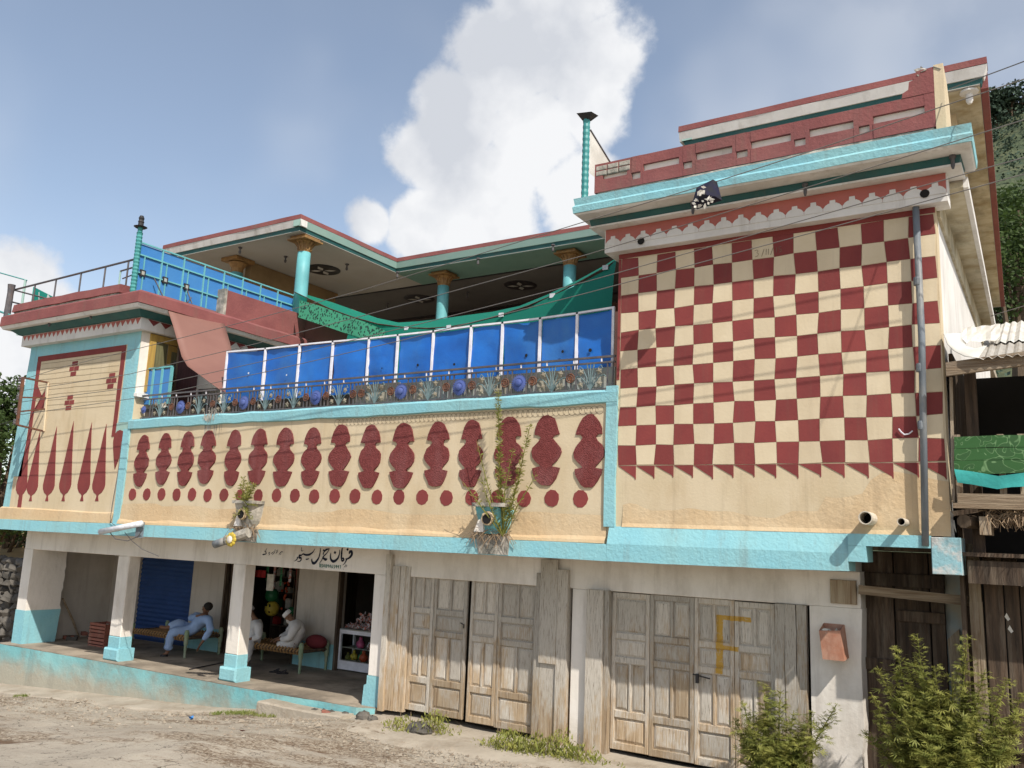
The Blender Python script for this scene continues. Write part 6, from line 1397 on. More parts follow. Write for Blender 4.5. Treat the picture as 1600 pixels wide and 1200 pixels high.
def person(label, P, cloth, face, cap, beard, hair, shoes, lift=0.06, fixed=()):
    """P: joint name -> world point"""
    P = {k: (Vector(v)+Vector((0, 0, 0 if k in fixed else lift))) for k, v in P.items()}
    org = Vector((P['pelvis'].x, P['pelvis'].y, min(p.z for p in P.values())-0.03))
    t = thing('person', label, 'person', org, 'men resting in the shop porch')
    J = {}; E = []
    rad = dict(pelvis=(.13, .11), spine=(.125, .10), chest=(.15, .11), neck=.055, sh_r=.06, el_r=.043, wr_r=.03, sh_l=.06, el_l=.043, wr_l=.03, hip_r=.088, kn_r=.06, an_r=.04, toe_r=.03, hip_l=.088, kn_l=.06, an_l=.04, toe_l=.03)
    for k, p in P.items():
        if k in rad: J[k] = (Vector(p), rad[k])
    hd = Vector(P['head']); f = Vector(face).normalized(); up = (hd-Vector(P['neck'])).normalized()
    J['jaw'] = (hd-up*0.055+f*0.025, (.062, .062)); J['skull'] = (hd+up*0.02, (.080, .086)); J['crown'] = (hd+up*0.085-f*.01, (.062, .066))
    J['nose'] = (hd-up*0.005+f*0.100, .014)
    E += [('pelvis', 'spine'), ('spine', 'chest'), ('chest', 'neck'), ('neck', 'jaw'), ('jaw', 'skull'), ('skull', 'crown'), ('skull', 'nose')]
    for s in 'rl': E += [('chest', 'sh_'+s), ('sh_'+s, 'el_'+s), ('el_'+s, 'wr_'+s), ('pelvis', 'hip_'+s), ('hip_'+s, 'kn_'+s), ('kn_'+s, 'an_'+s), ('an_'+s, 'toe_'+s)]
    for s, sd in (('r', 1), ('l', -1)): hand(J, E, 'wr_'+s, P['wr_'+s], P['ht_'+s], sd)
    body = put(skin_mesh('body', J, E, 'pelvis'), 'body', M['skin'], t, org)
    # loose tunic and trousers over the body
    C = {}; CE = []
    cr = dict(pelvis=(.175, .15), spine=(.17, .14), chest=(.178, .138), collar=.075, sh_r=.085, el_r=.074, wr_r=.058, sh_l=.085, el_l=.074, wr_l=.058, hip_r=.125, kn_r=.105, an_r=.075, hip_l=.125, kn_l=.105, an_l=.075)
    for k, r in cr.items():
        if k == 'collar': C[k] = (Vector(P['chest']).lerp(Vector(P['neck']), .75), r)
        elif k[:2] in ('an', 'wr'):
            o_ = ('kn' if k[:2] == 'an' else 'el')+k[2:]; C[k] = (Vector(P[o_]).lerp(Vector(P[k]), .88), r)
        else: C[k] = (Vector(P[k]), r)
    CE += [('pelvis', 'spine'), ('spine', 'chest'), ('chest', 'collar')]
    for s in 'rl': CE += [('chest', 'sh_'+s), ('sh_'+s, 'el_'+s), ('el_'+s, 'wr_'+s), ('pelvis', 'hip_'+s), ('hip_'+s, 'kn_'+s), ('kn_'+s, 'an_'+s)]
    cm = skin_mesh('tunic', C, CE, 'pelvis')
    for v in cm.vertices:    # folds
        w_ = math.sin(v.co.x*46+v.co.z*21)*0.5+math.sin(v.co.z*60-v.co.y*37+v.co.x*18)*0.5+.6*vnoise(v.co.x*14, v.co.z*14+v.co.y*9); v.co += Vector((w_*.010, w_*.010, w_*.003))
    put(cm, 'tunic', cloth, t, org)
    if cap:
        b = MB(); q = hd+up*0.045-f*.008; prof = [(0.088, 0), (0.092, 0.02), (0.088, 0.06), (0.07, 0.078), (0.02, 0.083)]
        # cap follows the head's tilt
        lm = MB().lathe((0, 0, 0), prof, 14); rot = up.to_track_quat('Z', 'Y').to_matrix(); b.v = [tuple(q+rot @ Vector(v)) for v in lm.v]; b.f = lm.f
        build(b, 'cap', M['cap'], t, True)
    if hair:
        b = MB().sphere(hd+up*0.045-f*0.022, 0.096, 14, 8, (1, 1, .92)); build(b, 'hair', M['hair'], t, True)
        b = MB().sphere(hd-up*0.03+f*0.078, 0.02, 8, 5, (1.6, 1.2, .5)); build(b, 'moustache', M['hair'], t, True)
    if beard:
        b = MB(); q = hd-up*0.075+f*0.065; b.sphere(q, 0.055, 10, 7, (1, 1, 1.1)); b.sphere(q-up*0.07+f*0.01, 0.042, 10, 7, (1, 1, 1.5)); build(b, 'beard', M['beard'], t, True)
    sd = f.cross(up).normalized()
    for s in (-1, 1):
        build(MB().sphere(hd+f*0.079+sd*s*0.032+up*0.018, 0.011, 6, 4), 'eye', M['dk'], t); build(MB().sphere(hd+sd*s*0.088-f*.005, 0.026, 8, 5, (.5, .8, 1.2)), 'ear', M['skin'], t, True)
    if shoes:
        for s in shoes:
            a, e = Vector(P['an_'+s]), Vector(P['toe_'+s]); b = MB().tube([a+Vector((0, 0, -.05)), a.lerp(e, .5)+Vector((0, 0, -.02)), e], [.05, .05, .038], 8); build(b, 'shoe', M['black'], t, True)
    return t

def people():
    A = lambda x, y, Y: at(x, y, Y)
    P = dict(pelvis=A(295, 991, 2.12), spine=A(304, 983, 2.2), chest=A(315, 974, 2.28), neck=A(321.5, 964.5, 2.32), head=A(323, 955, 2.26), sh_r=A(326, 973, 2.08), el_r=A(328.5, 990, 2.02), wr_r=A(316, 1003, 1.95), ht_r=A(310, 1012, 1.92),
             sh_l=A(306, 966, 2.45), el_l=A(297, 971, 2.25), wr_l=A(309, 967, 2.12), ht_l=A(318, 964, 2.14), hip_r=A(291, 993, 2.0), kn_r=A(267.5, 992, 1.72), an_r=A(261, 1021, 1.74), toe_r=A(251, 1026, 1.62), hip_l=A(290, 988, 2.2), kn_l=A(279, 978, 1.95), an_l=A(259.5, 986, 1.70), toe_l=A(248, 984, 1.60))
    person('man in pale blue tunic reclining cross-legged on the string bed by the blue shutter', P, M['cloth_blue'], Vector((-.35, -.9, -.1)), False, False, True, 'r', .06, ('an_r', 'toe_r', 'wr_r', 'ht_r'))
    P = dict(pelvis=A(461, 1010, 2.40), spine=A(465, 997, 2.44), chest=A(463, 983, 2.42), neck=A(456.5, 973.5, 2.38), head=A(451.5, 968.5, 2.34), sh_r=A(461, 984, 2.20), el_r=A(451, 1003, 2.12), wr_r=A(437, 1004.5, 2.2), ht_r=A(428, 1007, 2.22),
             sh_l=A(459, 980, 2.6), el_l=A(448, 997, 2.6), wr_l=A(436, 1002, 2.42), ht_l=A(427, 1004, 2.34), hip_r=A(458, 1012, 2.28), kn_r=A(434, 1013, 2.14), an_r=A(452, 1018, 2.22), toe_r=A(458, 1018.5, 2.26), hip_l=A(459, 1009, 2.52), kn_l=A(434, 1009, 2.60), an_l=A(446, 1014, 2.42), toe_l=A(440, 1014, 2.36))
    person('bearded man in white tunic and cap sitting cross-legged on the string bed', P, M['cloth_white'], Vector((-.85, -.35, -.35)), True, True, False, '')
    P = dict(pelvis=A(398, 1009, 2.36), spine=A(401, 997, 2.38), chest=A(400.5, 983, 2.38), neck=A(397, 971, 2.34), head=A(392, 962, 2.32), sh_r=A(403, 982, 2.18), el_r=A(404, 1002, 2.12), wr_r=A(391, 1003, 2.02), ht_r=A(384, 1005, 1.98),
             sh_l=A(394, 979, 2.5), el_l=A(387, 994, 2.4), wr_l=A(383, 1002, 2.2), ht_l=A(378, 1005, 2.1), hip_r=A(395, 1012, 2.25), kn_r=A(387, 1013, 1.92), an_r=A(386, 1040, 1.92), toe_r=A(380, 1046, 1.84), hip_l=A(393, 1009, 2.48), kn_l=A(380, 1010, 2.1), an_l=A(379, 1037, 2.1), toe_l=A(373, 1043, 2.0))
    person('man in white tunic and cap half hidden behind a porch pillar', P, M['cloth_white'], Vector((-.7, -.7, -.05)), True, True, False, 'rl', .06, ('an_r', 'toe_r', 'an_l', 'toe_l'))
people()

# ------------------------------------------------------------------ string beds and porch clutter
def charpai(x0, x1, y0, y1, label, h=0.39):
    t = thing('string_bed', label, 'string bed', ((x0+x1)/2, (y0+y1)/2, FLOOR), 'string beds in the porch'); z = FLOOR
    prof = [(.022, 0), (.03, .02), (.022, .05), (.03, .09), (.022, .13), (.034, .17), (.028, .24), (.045, .28), (.045, .46), (.052, .49), (.03, .55)]
    for x in (x0, x1):
        for y in (y0, y1): build(MB().lathe((x, y, z), prof, 10), 'leg', M['leg_green'], t, True)
    for a, b in (((x0, y0), (x1, y0)), ((x0, y1), (x1, y1)), ((x0, y0), (x0, y1)), ((x1, y0), (x1, y1))):
        build(MB().tube([(a[0], a[1], z+h), (b[0], b[1], z+h)], 0.032, 8), 'side_rail', M['wood_dark'], t)
    # rope wrapped round the rails and woven across
    w_ = MB(); n = int((x1-x0)/0.085)
    for k in range(n):
        x = x0+0.06+(x1-x0-0.12)*k/(n-1)
        for y in (y0, y1): w_.tube([(x-.02, y, z+h-.05), (x-.012, y-.045, z+h), (x, y, z+h+.05), (x+.012, y+.045, z+h), (x+.02, y, z+h-.05)], .020, 6)
    build(w_, 'rope_wrapping', M['rope'], t)['kind'] = 'stuff'
    nx, ny = 18, 8; rows = []
    for i in range(nx+1):
        rows.append([(x0+(x1-x0)*i/nx, y0+(y1-y0)*j/ny, z+h+0.01-0.05*math.sin(math.pi*i/nx)*math.sin(math.pi*j/ny)+0.006*((i+j) % 2)) for j in range(ny+1)])
    build(MB().grid(rows), 'woven_bed', M['rope'], t)
def porch_clutter():
    a = atz(288, 1029, FLOOR); charpai(a.x-1.75, a.x, a.y, a.y+0.85, 'string bed with green turned legs before the blue shutter')
    b = atz(467.5, 1053, FLOOR); charpai(b.x-1.75, b.x, b.y, 2.76, 'string bed with rope wrapped rail against the shop wall')
    o = build(MB().sphere((b.x-0.15, 2.62, -2.08), 0.17, 12, 8, (1.5, .8, .8)), 'bedding_roll', M['blanket'], smooth=True); tag(o, 'dark red rolled bedding on the string bed behind the bearded man', 'bedding')
    # slippers
    for k, (x, y) in enumerate(((430, 1051), (441, 1053))):
        p = atz(x, y, FLOOR); mb = MB().lathe((0, 0, 0), [(.05, 0), (.055, .02), (.04, .03)], 10); mb.tube([(-.05, 0, .02), (0, .03, .07), (.05, 0, .02)], .012, 5); mb.v = [(v[0]*1.0+p.x+(v[1]*1.3), p.y+v[1]*1.5, FLOOR+v[2]) for v in mb.v]
        o = build(mb, 'slipper', M['black']); tag(o, 'black slipper lying under the string bed', 'slipper', 'pair of slippers under the bed')
    # left bay: crate, bricks, stick, rags
    r = random.Random(4)
    for k, (x, y, dz) in enumerate(((157, 993, 0), (157, 981, .24))):
        p = at(x, y, 1.75); zb = FLOOR+dz; cx, cy = at(157, 993, 1.75).x+0.15, 1.75
        c = thing('crate', ('lower' if k == 0 else 'upper')+' red plastic crate of two stacked in the porch corner', 'crate', (cx, cy, zb))
        mb = MB().box(cx-.28, cx+.28, cy-.19, cy+.19, zb, zb+.03); 
        for sx in (-1, 1): mb.box(cx+sx*.27-.01, cx+sx*.27+.01, cy-.18, cy+.18, zb+.03, zb+.235)
        build(mb, 'tray', M['brick'], c)
        for z in (.05, .12, .19):
            build(MB().box(cx-.28, cx+.28, cy-.195, cy-.175, zb+z, zb+z+.05), 'slat', M['brick'], c); build(MB().box(cx-.28, cx+.28, cy+.175, cy+.195, zb+z, zb+z+.05), 'slat', M['brick'], c)
    for k in range(13):
        p = atz(r.uniform(95, 170), r.uniform(998, 1003), FLOOR); z = FLOOR+(0.0 if k < 8 else 0.085); a_ = r.uniform(0, 3)
        mb = MB().chbox(-.11, .11, -.055, .055, 0, .075, .008); ca, sa = math.cos(a_), math.sin(a_); mb.v = [(p.x+v[0]*ca-v[1]*sa, p.y+v[0]*sa+v[1]*ca, z+v[2]) for v in mb.v]
        o = build(mb, 'loose_brick', M['brick' if k % 3 else 'stone']); tag(o, 'loose brick or stone in the rubbish heap at the porch corner', 'brick', 'rubble in the porch corner')
    a, b = at(98, 935, 1.5), atz(123, 996, FLOOR); o = build(MB().tube([b, b.lerp(a, .4)+Vector((.02, 0, .03)), a], [.022, .026, .02], 7), 'wooden_stick', M['wood']); tag(o, 'crooked wooden stick leaning on the porch corner', 'stick')
    p = atz(152, 999, FLOOR); mb = MB(); 
    for k in range(40): mb.leaf(Vector((p.x+r.gauss(0, .16), p.y+r.gauss(0, .08), FLOOR+.03+r.random()*.10)), Vector((r.gauss(0, 1), r.gauss(0, 1), r.gauss(0, .4))).normalized(), Vector((r.gauss(0, 1), r.gauss(0, 1), .5)).normalized(), .14, .09)
    o = build(mb, 'litter_heap', M['packet']); tag(o, 'heap of torn packets and rags beside the crates', 'litter', kind='stuff')
    pts = [atz(*q, FLOOR+.01) for q in ((296, 1046), (315, 1042), (340, 1037), (352, 1035))]; o = build(MB().tube(pts, .012, 5), 'hose', M['black']); tag(o, 'black hose lying across the porch floor behind a pillar', 'hose')
porch_clutter()

def shop_goods():
    r = random.Random(6)
    # glazed counter in the doorway
    x0, x1 = at(527, 1010, 2.9).x+.02, DOORW[1]-0.06; y0, y1 = 2.92, 3.35; zb, zt = FLOOR+0.03, at(545, 985, 2.9).z
    c = thing('display_case', 'white framed glass display case full of toys in the shop doorway', 'display case', ((x0+x1)/2, 3.1, FLOOR))
    fr = MB(); e = 0.045
    for x in (x0, x1-e):
        for y in (y0, y1-e): fr.box(x, x+e, y, y+e, zb, zt)
    build(fr, 'frame', M['white_bar'], c); build(MB().box(x0+e, x1-e, y0+.001, y0+e, zt-.07, zt-.001), 'top_bar', M['white_bar'], c); build(MB().box(x0+e, x1-e, y0+.001, y0+e, zb, zb+.16), 'bottom_bar', M['white_bar'], c)
    build(MB().box(x0, x1, y0, y1, zt, zt+.02), 'top', M['slab'], c); build(MB().box(x0+e, x1-e, y0+e, y1-e, zb+.15, zb+.165), 'shelf', M['slab'], c); zm = (zb+zt)/2+.03
    build(MB().box(x0+e, x1-e, y0+e, y1-e, zm, zm+.012), 'shelf', M['slab'], c); build(MB().box(x0+e, x1-e, y0+.012, y0+.016, zb+.17, zt-.08), 'pane', M['glass'], c)
    mats = ['green_toy', 'orange_toy', 'pink_toy', 'yellow', 'packet', 'dark_blue', 'packet']
    toys = [(.10, 0, .055, 'weed'), (.24, 0, .075, 'yellow'), (.42, 0, .07, 'green_toy'), (.60, 0, .085, 'orange_toy'), (.80, 0, .07, 'packet'), (.32, 1, .055, 'green_toy'), (.48, 1, .085, 'pink_toy'), (.70, 1, .05, 'packet'), (.85, 1, .06, 'dark_blue')]
    for k, (u, lv, rd, m) in enumerate(toys):
        x = x0+e+(x1-x0-2*e)*u; z = (zb+.166 if lv == 0 else zm+.013)
        mb = MB().lathe((x, y0+.14+.05*(k % 3), z), [(rd*.6, 0), (rd, rd*.6), (rd*.95, rd*1.2), (rd*.45, rd*1.7), (rd*.3, rd*2.0)], 10); mb.sphere((x, y0+.14+.05*(k % 3), z+rd*2.1), rd*.42, 8, 6)
        o = build(mb, 'toy', M[m], smooth=True); tag(o, ['small yellow-green', 'yellow', 'green', 'orange', 'red and silver', 'small green', 'pink', 'small red and silver', 'dark blue'][k]+' toy on the '+('lower' if lv == 0 else 'upper')+' shelf of the display case', 'toy', 'toys in the display case')
    mb = MB()
    for k in range(150):
        u = r.random(); hgt = .38*(1-abs(2*u-1.1))*1.0
        mb.leaf(Vector((x0+.03+(x1-x0-.06)*u, r.uniform(y0+.05, y1-.05), zt+.03+r.random()*max(.05, hgt))), Vector((r.gauss(0, 1), r.gauss(0, .5), r.gauss(0, 1))).normalized(), Vector((r.gauss(0, 1), r.gauss(0, .4), r.gauss(0, 1))).normalized(), .10, .065)
    o = build(mb, 'snack_packets', M['packet']); tag(o, 'heap of shiny snack packets on top of the display case', 'packets', kind='stuff')
    # shelves in the shop window
    s = thing('shop_shelf', 'dark wooden shelf rack of goods inside the shop opening', 'shelf', ((SHOP[0]+SHOP[1])/2, 4.3, FLOOR)); X0, X1 = SHOP[0]-.5, SHOP[1]+.1
    for z in (-2.1, -1.75, -1.4, -1.05, -.75): build(MB().box(X0, X1, 4.1, 4.5, z, z+.03), 'board', M['wood_dark'], s)
    for x in (X0, X1-.04): build(MB().box(x, x+.04, 4.1, 4.5, FLOOR, -.45), 'side', M['wood_dark'], s)
    for k, z in enumerate((-2.07, -1.72, -1.37, -1.02, -.72)):
        n = 7
        for i in range(n):
            x = X0+.1+(X1-X0-.2)*i/(n-1); hh = r.uniform(.10, .24); ww = r.uniform(.05, .08)
            mb = MB().chbox(x-ww, x+ww, 4.12+r.random()*.05, 4.26, z, z+hh, .01); mb.box(x-ww*.6, x+ww*.6, 4.16, 4.22, z+hh, z+hh+.02)
            o = build(mb, 'packet', M[r.choice(['packet', 'interior', 'red_cloth', 'slab', 'green_toy', 'paper', 'brick'])]); tag(o, 'boxed goods standing on the shop shelf', 'packet', 'goods on the shop shelf')
    for (x, y, rd, m, lab) in ((425, 951, .17, 'yellow', 'yellow ball with dark spots hanging in the shop'), (425, 930, .16, 'green_toy', 'green ball hanging above the yellow one'), (456, 955, .10, 'green_toy', 'small green ball hung beside the shop door post')):
        p = at(x, y, 3.7); rd *= .95; o = thing('ball', lab, 'ball', (p.x, p.y, p.z-rd), 'balls hanging in the shop')
        build(MB().sphere(p, rd, 16, 10), 'shell', M[m], o, True); build(MB().tube([(p.x, p.y, p.z+rd), (p.x, p.y, -.5)], .006, 4), 'string', M['dry'], o)
        if m == 'yellow':
            for k in range(7):
                d = Vector((r.uniform(-.8, .8), -1, r.uniform(-.8, .8))).normalized(); build(MB().sphere(p+d*rd*.93, rd*.16, 7, 5), 'spot', M['dk'], o)
    p = at(445, 930, 3.8); mb = MB()
    for k in range(12): mb.sphere((p.x+r.gauss(0, .06), p.y+r.gauss(0, .03), p.z+r.gauss(0, .14)), .03, 7, 5)
    o = build(mb, 'garland', M['orange_toy'], smooth=True); tag(o, 'orange plastic garland hanging in the shop opening', 'garland')
    p = at(422, 910, 3.1); o = build(MB().box(p.x-.10, p.x+.10, 3.1, 3.11, p.z-.17, p.z+.17), 'paper_calendar', M['paper']); tag(o, 'pale paper calendar hanging in the dark shop', 'calendar')
    a, b = at(396, 890, 3.15), at(415, 903, 3.15); o = build(MB().grid([[(a.x+(b.x-a.x)*i/6, 3.15+.03*(i % 2), z) for z in (b.z, a.z)] for i in range(7)]), 'red_banner', M['red_cloth']); tag(o, 'dark red cloth hanging at the top of the shop opening', 'cloth')
shop_goods()
def sachets():
    r = random.Random(17)
    for k in range(9):
        x = SHOP[0]+.25+(SHOP[1]-SHOP[0]-.4)*k/8+r.uniform(-.03, .03); y = 3.2+.08*(k % 3); n = r.randint(4, 8)
        t = thing('sachet_strip', 'strip of small sachets hanging under the lintel of the shop opening', 'sachets', (x, y, -.55-.085*n), 'sachet strips hanging in the shop')
        m = r.choice(['packet', 'red_cloth', 'green_toy', 'dark_blue', 'paper', 'packet', 'olive_wood'])
        for i in range(n):
            z = -.56-.085*i; build(MB().add([(x-.035, y, z), (x+.035, y, z), (x+.035, y-.004, z-.078), (x-.035, y-.004, z-.078), (x, y-.014, z-.04)], [(0, 1, 4), (1, 2, 4), (2, 3, 4), (3, 0, 4)]), 'sachet', M[m], t)
sachets()
# ------------------------------------------------------------------ timber shed beside the house
def shed():
    Y = -0.12
    sh = thing('timber_shed', 'old timber shed with zinc roof leaning against the chequered wall', 'shed', (0.5, 0.5, -2.7))
    B = lambda mb, name, m, smooth=False: build(mb, name, M[m], sh, smooth)
    XE = 3.2
    # corrugated roof
    e0, e1 = at(1528, 561, -0.35), at(1600, 552, -0.35); t0 = at(1562, 509, 2.6)
    ze = e0.z; zt = at(1590, 506, 2.6).z; rows = []; n = 150
    for i in range(n+1):
        x = e0.x+(XE-e0.x)*i/n; w_ = 0.016*math.sin(2*math.pi*x/0.085)
        rows.append([(x, -0.36+2.96*v, ze+0.02*(x-e0.x)+(zt-ze)*v+w_) for v in (0, .3, .31, .65, .66, 1)])
    for r_ in rows:
        for k in (1, 3): pass
    B(MB().grid(rows), 'zinc_roof', 'zinc')
    o = sh.children[0] if sh.children else None
    rows = []
    for i in range(n+1):
        x = e0.x+0.12+(XE-e0.x)*i/n; w_ = 0.016*math.sin(2*math.pi*x/0.085)
        rows.append([(x, -0.36+2.96*v, ze+0.02*(x-e0.x)+(zt-ze)*v+w_+0.022) for v in (.33, .68, 1)])
    B(MB().grid(rows), 'zinc_roof', 'zinc_white')
    # curved flashing between wall and roof
    lo = [(1474, 522, -.05), (1480, 538, -.2), (1491, 549, -.3), (1507, 557, -.36), (1529, 560, -.38)]; hi = [(1501, 521, .5), (1503, 533, .5), (1510, 541, .45), (1524, 545, .4), (1542, 541, .35)]
    rows = [[at(*a).lerp(at(*b), t) for t in (0, .33, .66, 1)] for a, b in zip(lo, hi)]
    o = B(MB().grid(rows), 'flashing', 'zinc_white', True); o.modifiers.new('s', 'SOLIDIFY').thickness = .008
    r = random.Random(2); rows = []
    for i in range(9):
        rows.append([at(1503+7.5*i, 537-1.0*i-j*6+r.uniform(-2.5, 2.5), .55+.12*j+r.uniform(-.06, .06)) for j in range(5)])
    B(MB().grid(rows), 'crumpled_sheet', 'zinc_white', False)
    # eaves board
    a, b = at(1478, 577, -0.30), at(1600, 560, -0.30)
    zz = lambda x: a.z+(b.z-a.z)*(x-a.x)/(b.x-a.x)
    rows = [[(x, -.28, zz(x)-.075), (x, -.31, zz(x)-.07), (x, -.31, zz(x)+.07), (x, -.28, zz(x)+.075)] for x in [a.x+(XE-a.x)*k/8 for k in range(9)]]
    B(MB().grid(rows), 'eaves_board', 'wood_h')
    # thin strip at the wall, posts, dark interior
    a, b = at(1486, 590, -.05), at(1490, 785, -.05); B(MB().beam(a, b, .03, .04), 'batten', 'wood')
    B(MB().box(-0.90, XE, 1.9, 2.0, -2.8, 2.2), 'back_board', 'dk'); B(MB().box(-0.90, -0.86, 0.3, 1.9, -2.8, 2.2), 'back_board', 'wood_dark')  # near-black back board holds the opening's shade in its colour
    B(MB().box(-0.85, XE, 0.0, 1.9, 0.02, 0.06), 'loft_floor', 'wood_dark')
    for x, w_ in ((1518, .055), (1640, .09)):
        p = at(x, 630, 0.25); B(MB().box(p.x-w_, p.x+w_, .2, .3, .06, 2.0), 'post', 'wood_dark')
    # three boards covered in printed green cloth
    for k, (yl, yr, hl) in enumerate(((691, 689, .12), (710, 708, .12), (731, 727, .14))):
        a, b = at(1491, yl, Y), at(1600, yr, Y); n = 10; rows = []
        for i in range(n+1):
            x = a.x+(XE-a.x)*i/n; z = a.z+(b.z-a.z)*min(1.5, (x-a.x)/(b.x-a.x))+.006*math.sin(x*9+k); rows.append([(x, Y+.02, z-hl/2), (x, Y, z-hl/2), (x, Y+.004*math.sin(i), z+hl/2), (x, Y+.02, z+hl/2)])
        B(MB().grid(rows), 'cloth_board', 'green_cloth')
    for x in (1497, 1565, 1597): p = at(x, 717, Y+.05); B(MB().box(p.x-.03, p.x+.03, Y+.03, Y+.06, p.z-.45, p.z+.25), 'batten', 'wood')
    tp = [(1491, 733), (1520, 737), (1560, 744), (1582, 741), (1610, 737)]; bt = [(1496, 754), (1520, 757), (1558, 764), (1580, 761), (1610, 760)]
    rows = [[at(*p, Y-.03).lerp(at(*q, Y-.04), t)+Vector((0, -.02*math.sin(t*3+k), 0)) for t in (0, .5, 1)] for k, (p, q) in enumerate(zip(tp, bt))]
    B(MB().grid(rows), 'hanging_cloth', 'teal_cloth', True)
    # beams
    for (l, r_, h, m) in (((1497, 779), (1600, 781), .10, 'wood_h'), ((1490, 790), (1600, 793), .05, 'wood_h')):
        a, b = at(*l, Y-.02), at(*r_, Y-.02); d = (b-a); B(MB().beam(a, a+d*2.6, .12, h), 'beam', m)
    a, b = at(1488, 803, .1), at(1560, 793, .1); B(MB().beam(a, b, .10, .05), 'beam', 'wood_dark')
    a = at(1527, 815, -.1); B(MB().tube([(a.x-.12, -.12, a.z), (a.x+.1, .5, a.z)], .07, 9), 'log', 'bark'); B(MB().box(a.x+.02, a.x+.12, -.14, .3, a.z-.13, a.z+.05), 'log', 'wood')
    # twigs of dry fodder
    tw = MB(); r = random.Random(9)
    for k in range(260):
        x = 1540+r.random()*110; p = at(min(x, 1690), 797+r.random()*12, -.15+r.random()*.3); d = Vector((r.gauss(0, .07), r.uniform(-.10, .02), -r.random()*.16)); tw.tube([p, p+d*.5+Vector((r.gauss(0, .02), 0, .01)), p+d], [.006, .005, .003], 3, False)
    B(tw, 'dry_fodder', 'dry')['kind'] = 'stuff'
    B(MB().box(-0.8, XE, .05, .25, -0.25, -0.02), 'beam', 'wood_dark')
    # gate of old boards under the jetty
    g = thing('plank_gate', 'dark old plank gate under the jetty with a slanting rail', 'gate', (-1.4, .95, -2.7)); Yg = 0.95
    G = lambda mb, name, m: build(mb, name, M[m], g)
    X = lambda x: at(x, 1000, Yg).x
    for (a, b) in ((1340, 1399), (1400, 1455), (1456, 1479)): G(MB().chbox(X(a)+.004, X(b)-.004, Yg, Yg+.05, -2.75, 0.04, .006), 'board', 'wood_dark')
    G(MB().box(-2.0, -0.9, Yg+.12, Yg+.16, -2.8, .04), 'backing', 'dk')  # near-black sheet added to darken the bright slits between the boards
    G(MB().box(X(1479), X(1516), Yg+.05, Yg+.09, -2.75, .04), 'board', 'slab')
    for (x0, x1, y0, y1) in ((1340, 1476, 893, 921), (1401, 1478, 953, 976), (1348, 1400, 1026, 1050)):
        a, b = at(x0, y0, Yg-.03), at(x1, y1, Yg-.03); G(MB().chbox(a.x, b.x, Yg-.04, Yg-.002, b.z, a.z, .006), 'ledge', 'wood_dark')
    a, b = at(1480, 990, Yg-.03), at(1506, 1070, Yg-.03); G(MB().plate([(a.x+.03, b.z-.5), (b.x, b.z-.5), (b.x-.02, a.z-.05), (a.x+.12, a.z+.06), (a.x, a.z-.06)], Yg-.02, Yg+.02), 'broken_board', 'wood')
    a, b = at(1342, 921, .55), at(1532, 941, .55); o = build(MB().beam(a, b, .05, .10), 'slanting_rail', M['wood_h'], g)
    a, b, c = at(1519, 850, .5), at(1525, 940, .5), at(1536, 1090, .5)
    B(MB().beam(a, b, .11, .11), 'post', 'wood'); B(MB().beam(b-Vector((.0, 0, 0)), c-Vector((0, 0, 1.2)), .12, .10), 'post', 'wood')
    d = thing('plank_door', 'tall door of wide rough boards beside the gate post', 'door', (at(1575, 1000, .45).x, .45, -2.7))
    Xd = lambda x: at(x, 1000, .45).x; zt = at(1570, 869, .45).z
    for (a, b, dz) in ((1541, 1572, 0), (1573, 1597, .0), (1598, 1640, -.08)): build(MB().chbox(Xd(a)+.004, Xd(b)-.003, .45, .49, -2.75, zt+dz, .006), 'board', M['wood_dark'], d)
    build(MB().box(Xd(1541), Xd(1640), .40, .449, -1.9, -1.8), 'ledge', M['wood_dark'], d)
    for (x, y) in ((1573, 964), (1578, 983), (1594, 911)): p = at(x, y, .445); build(MB().add([(p.x-.02, .446, p.z), (p.x+.01, .44, p.z-.04), (p.x+.03, .446, p.z-.02), (p.x+.0, .44, p.z+.04)], [(0, 1, 2, 3)]), 'paper_scrap', M['paper'], d)
shed()

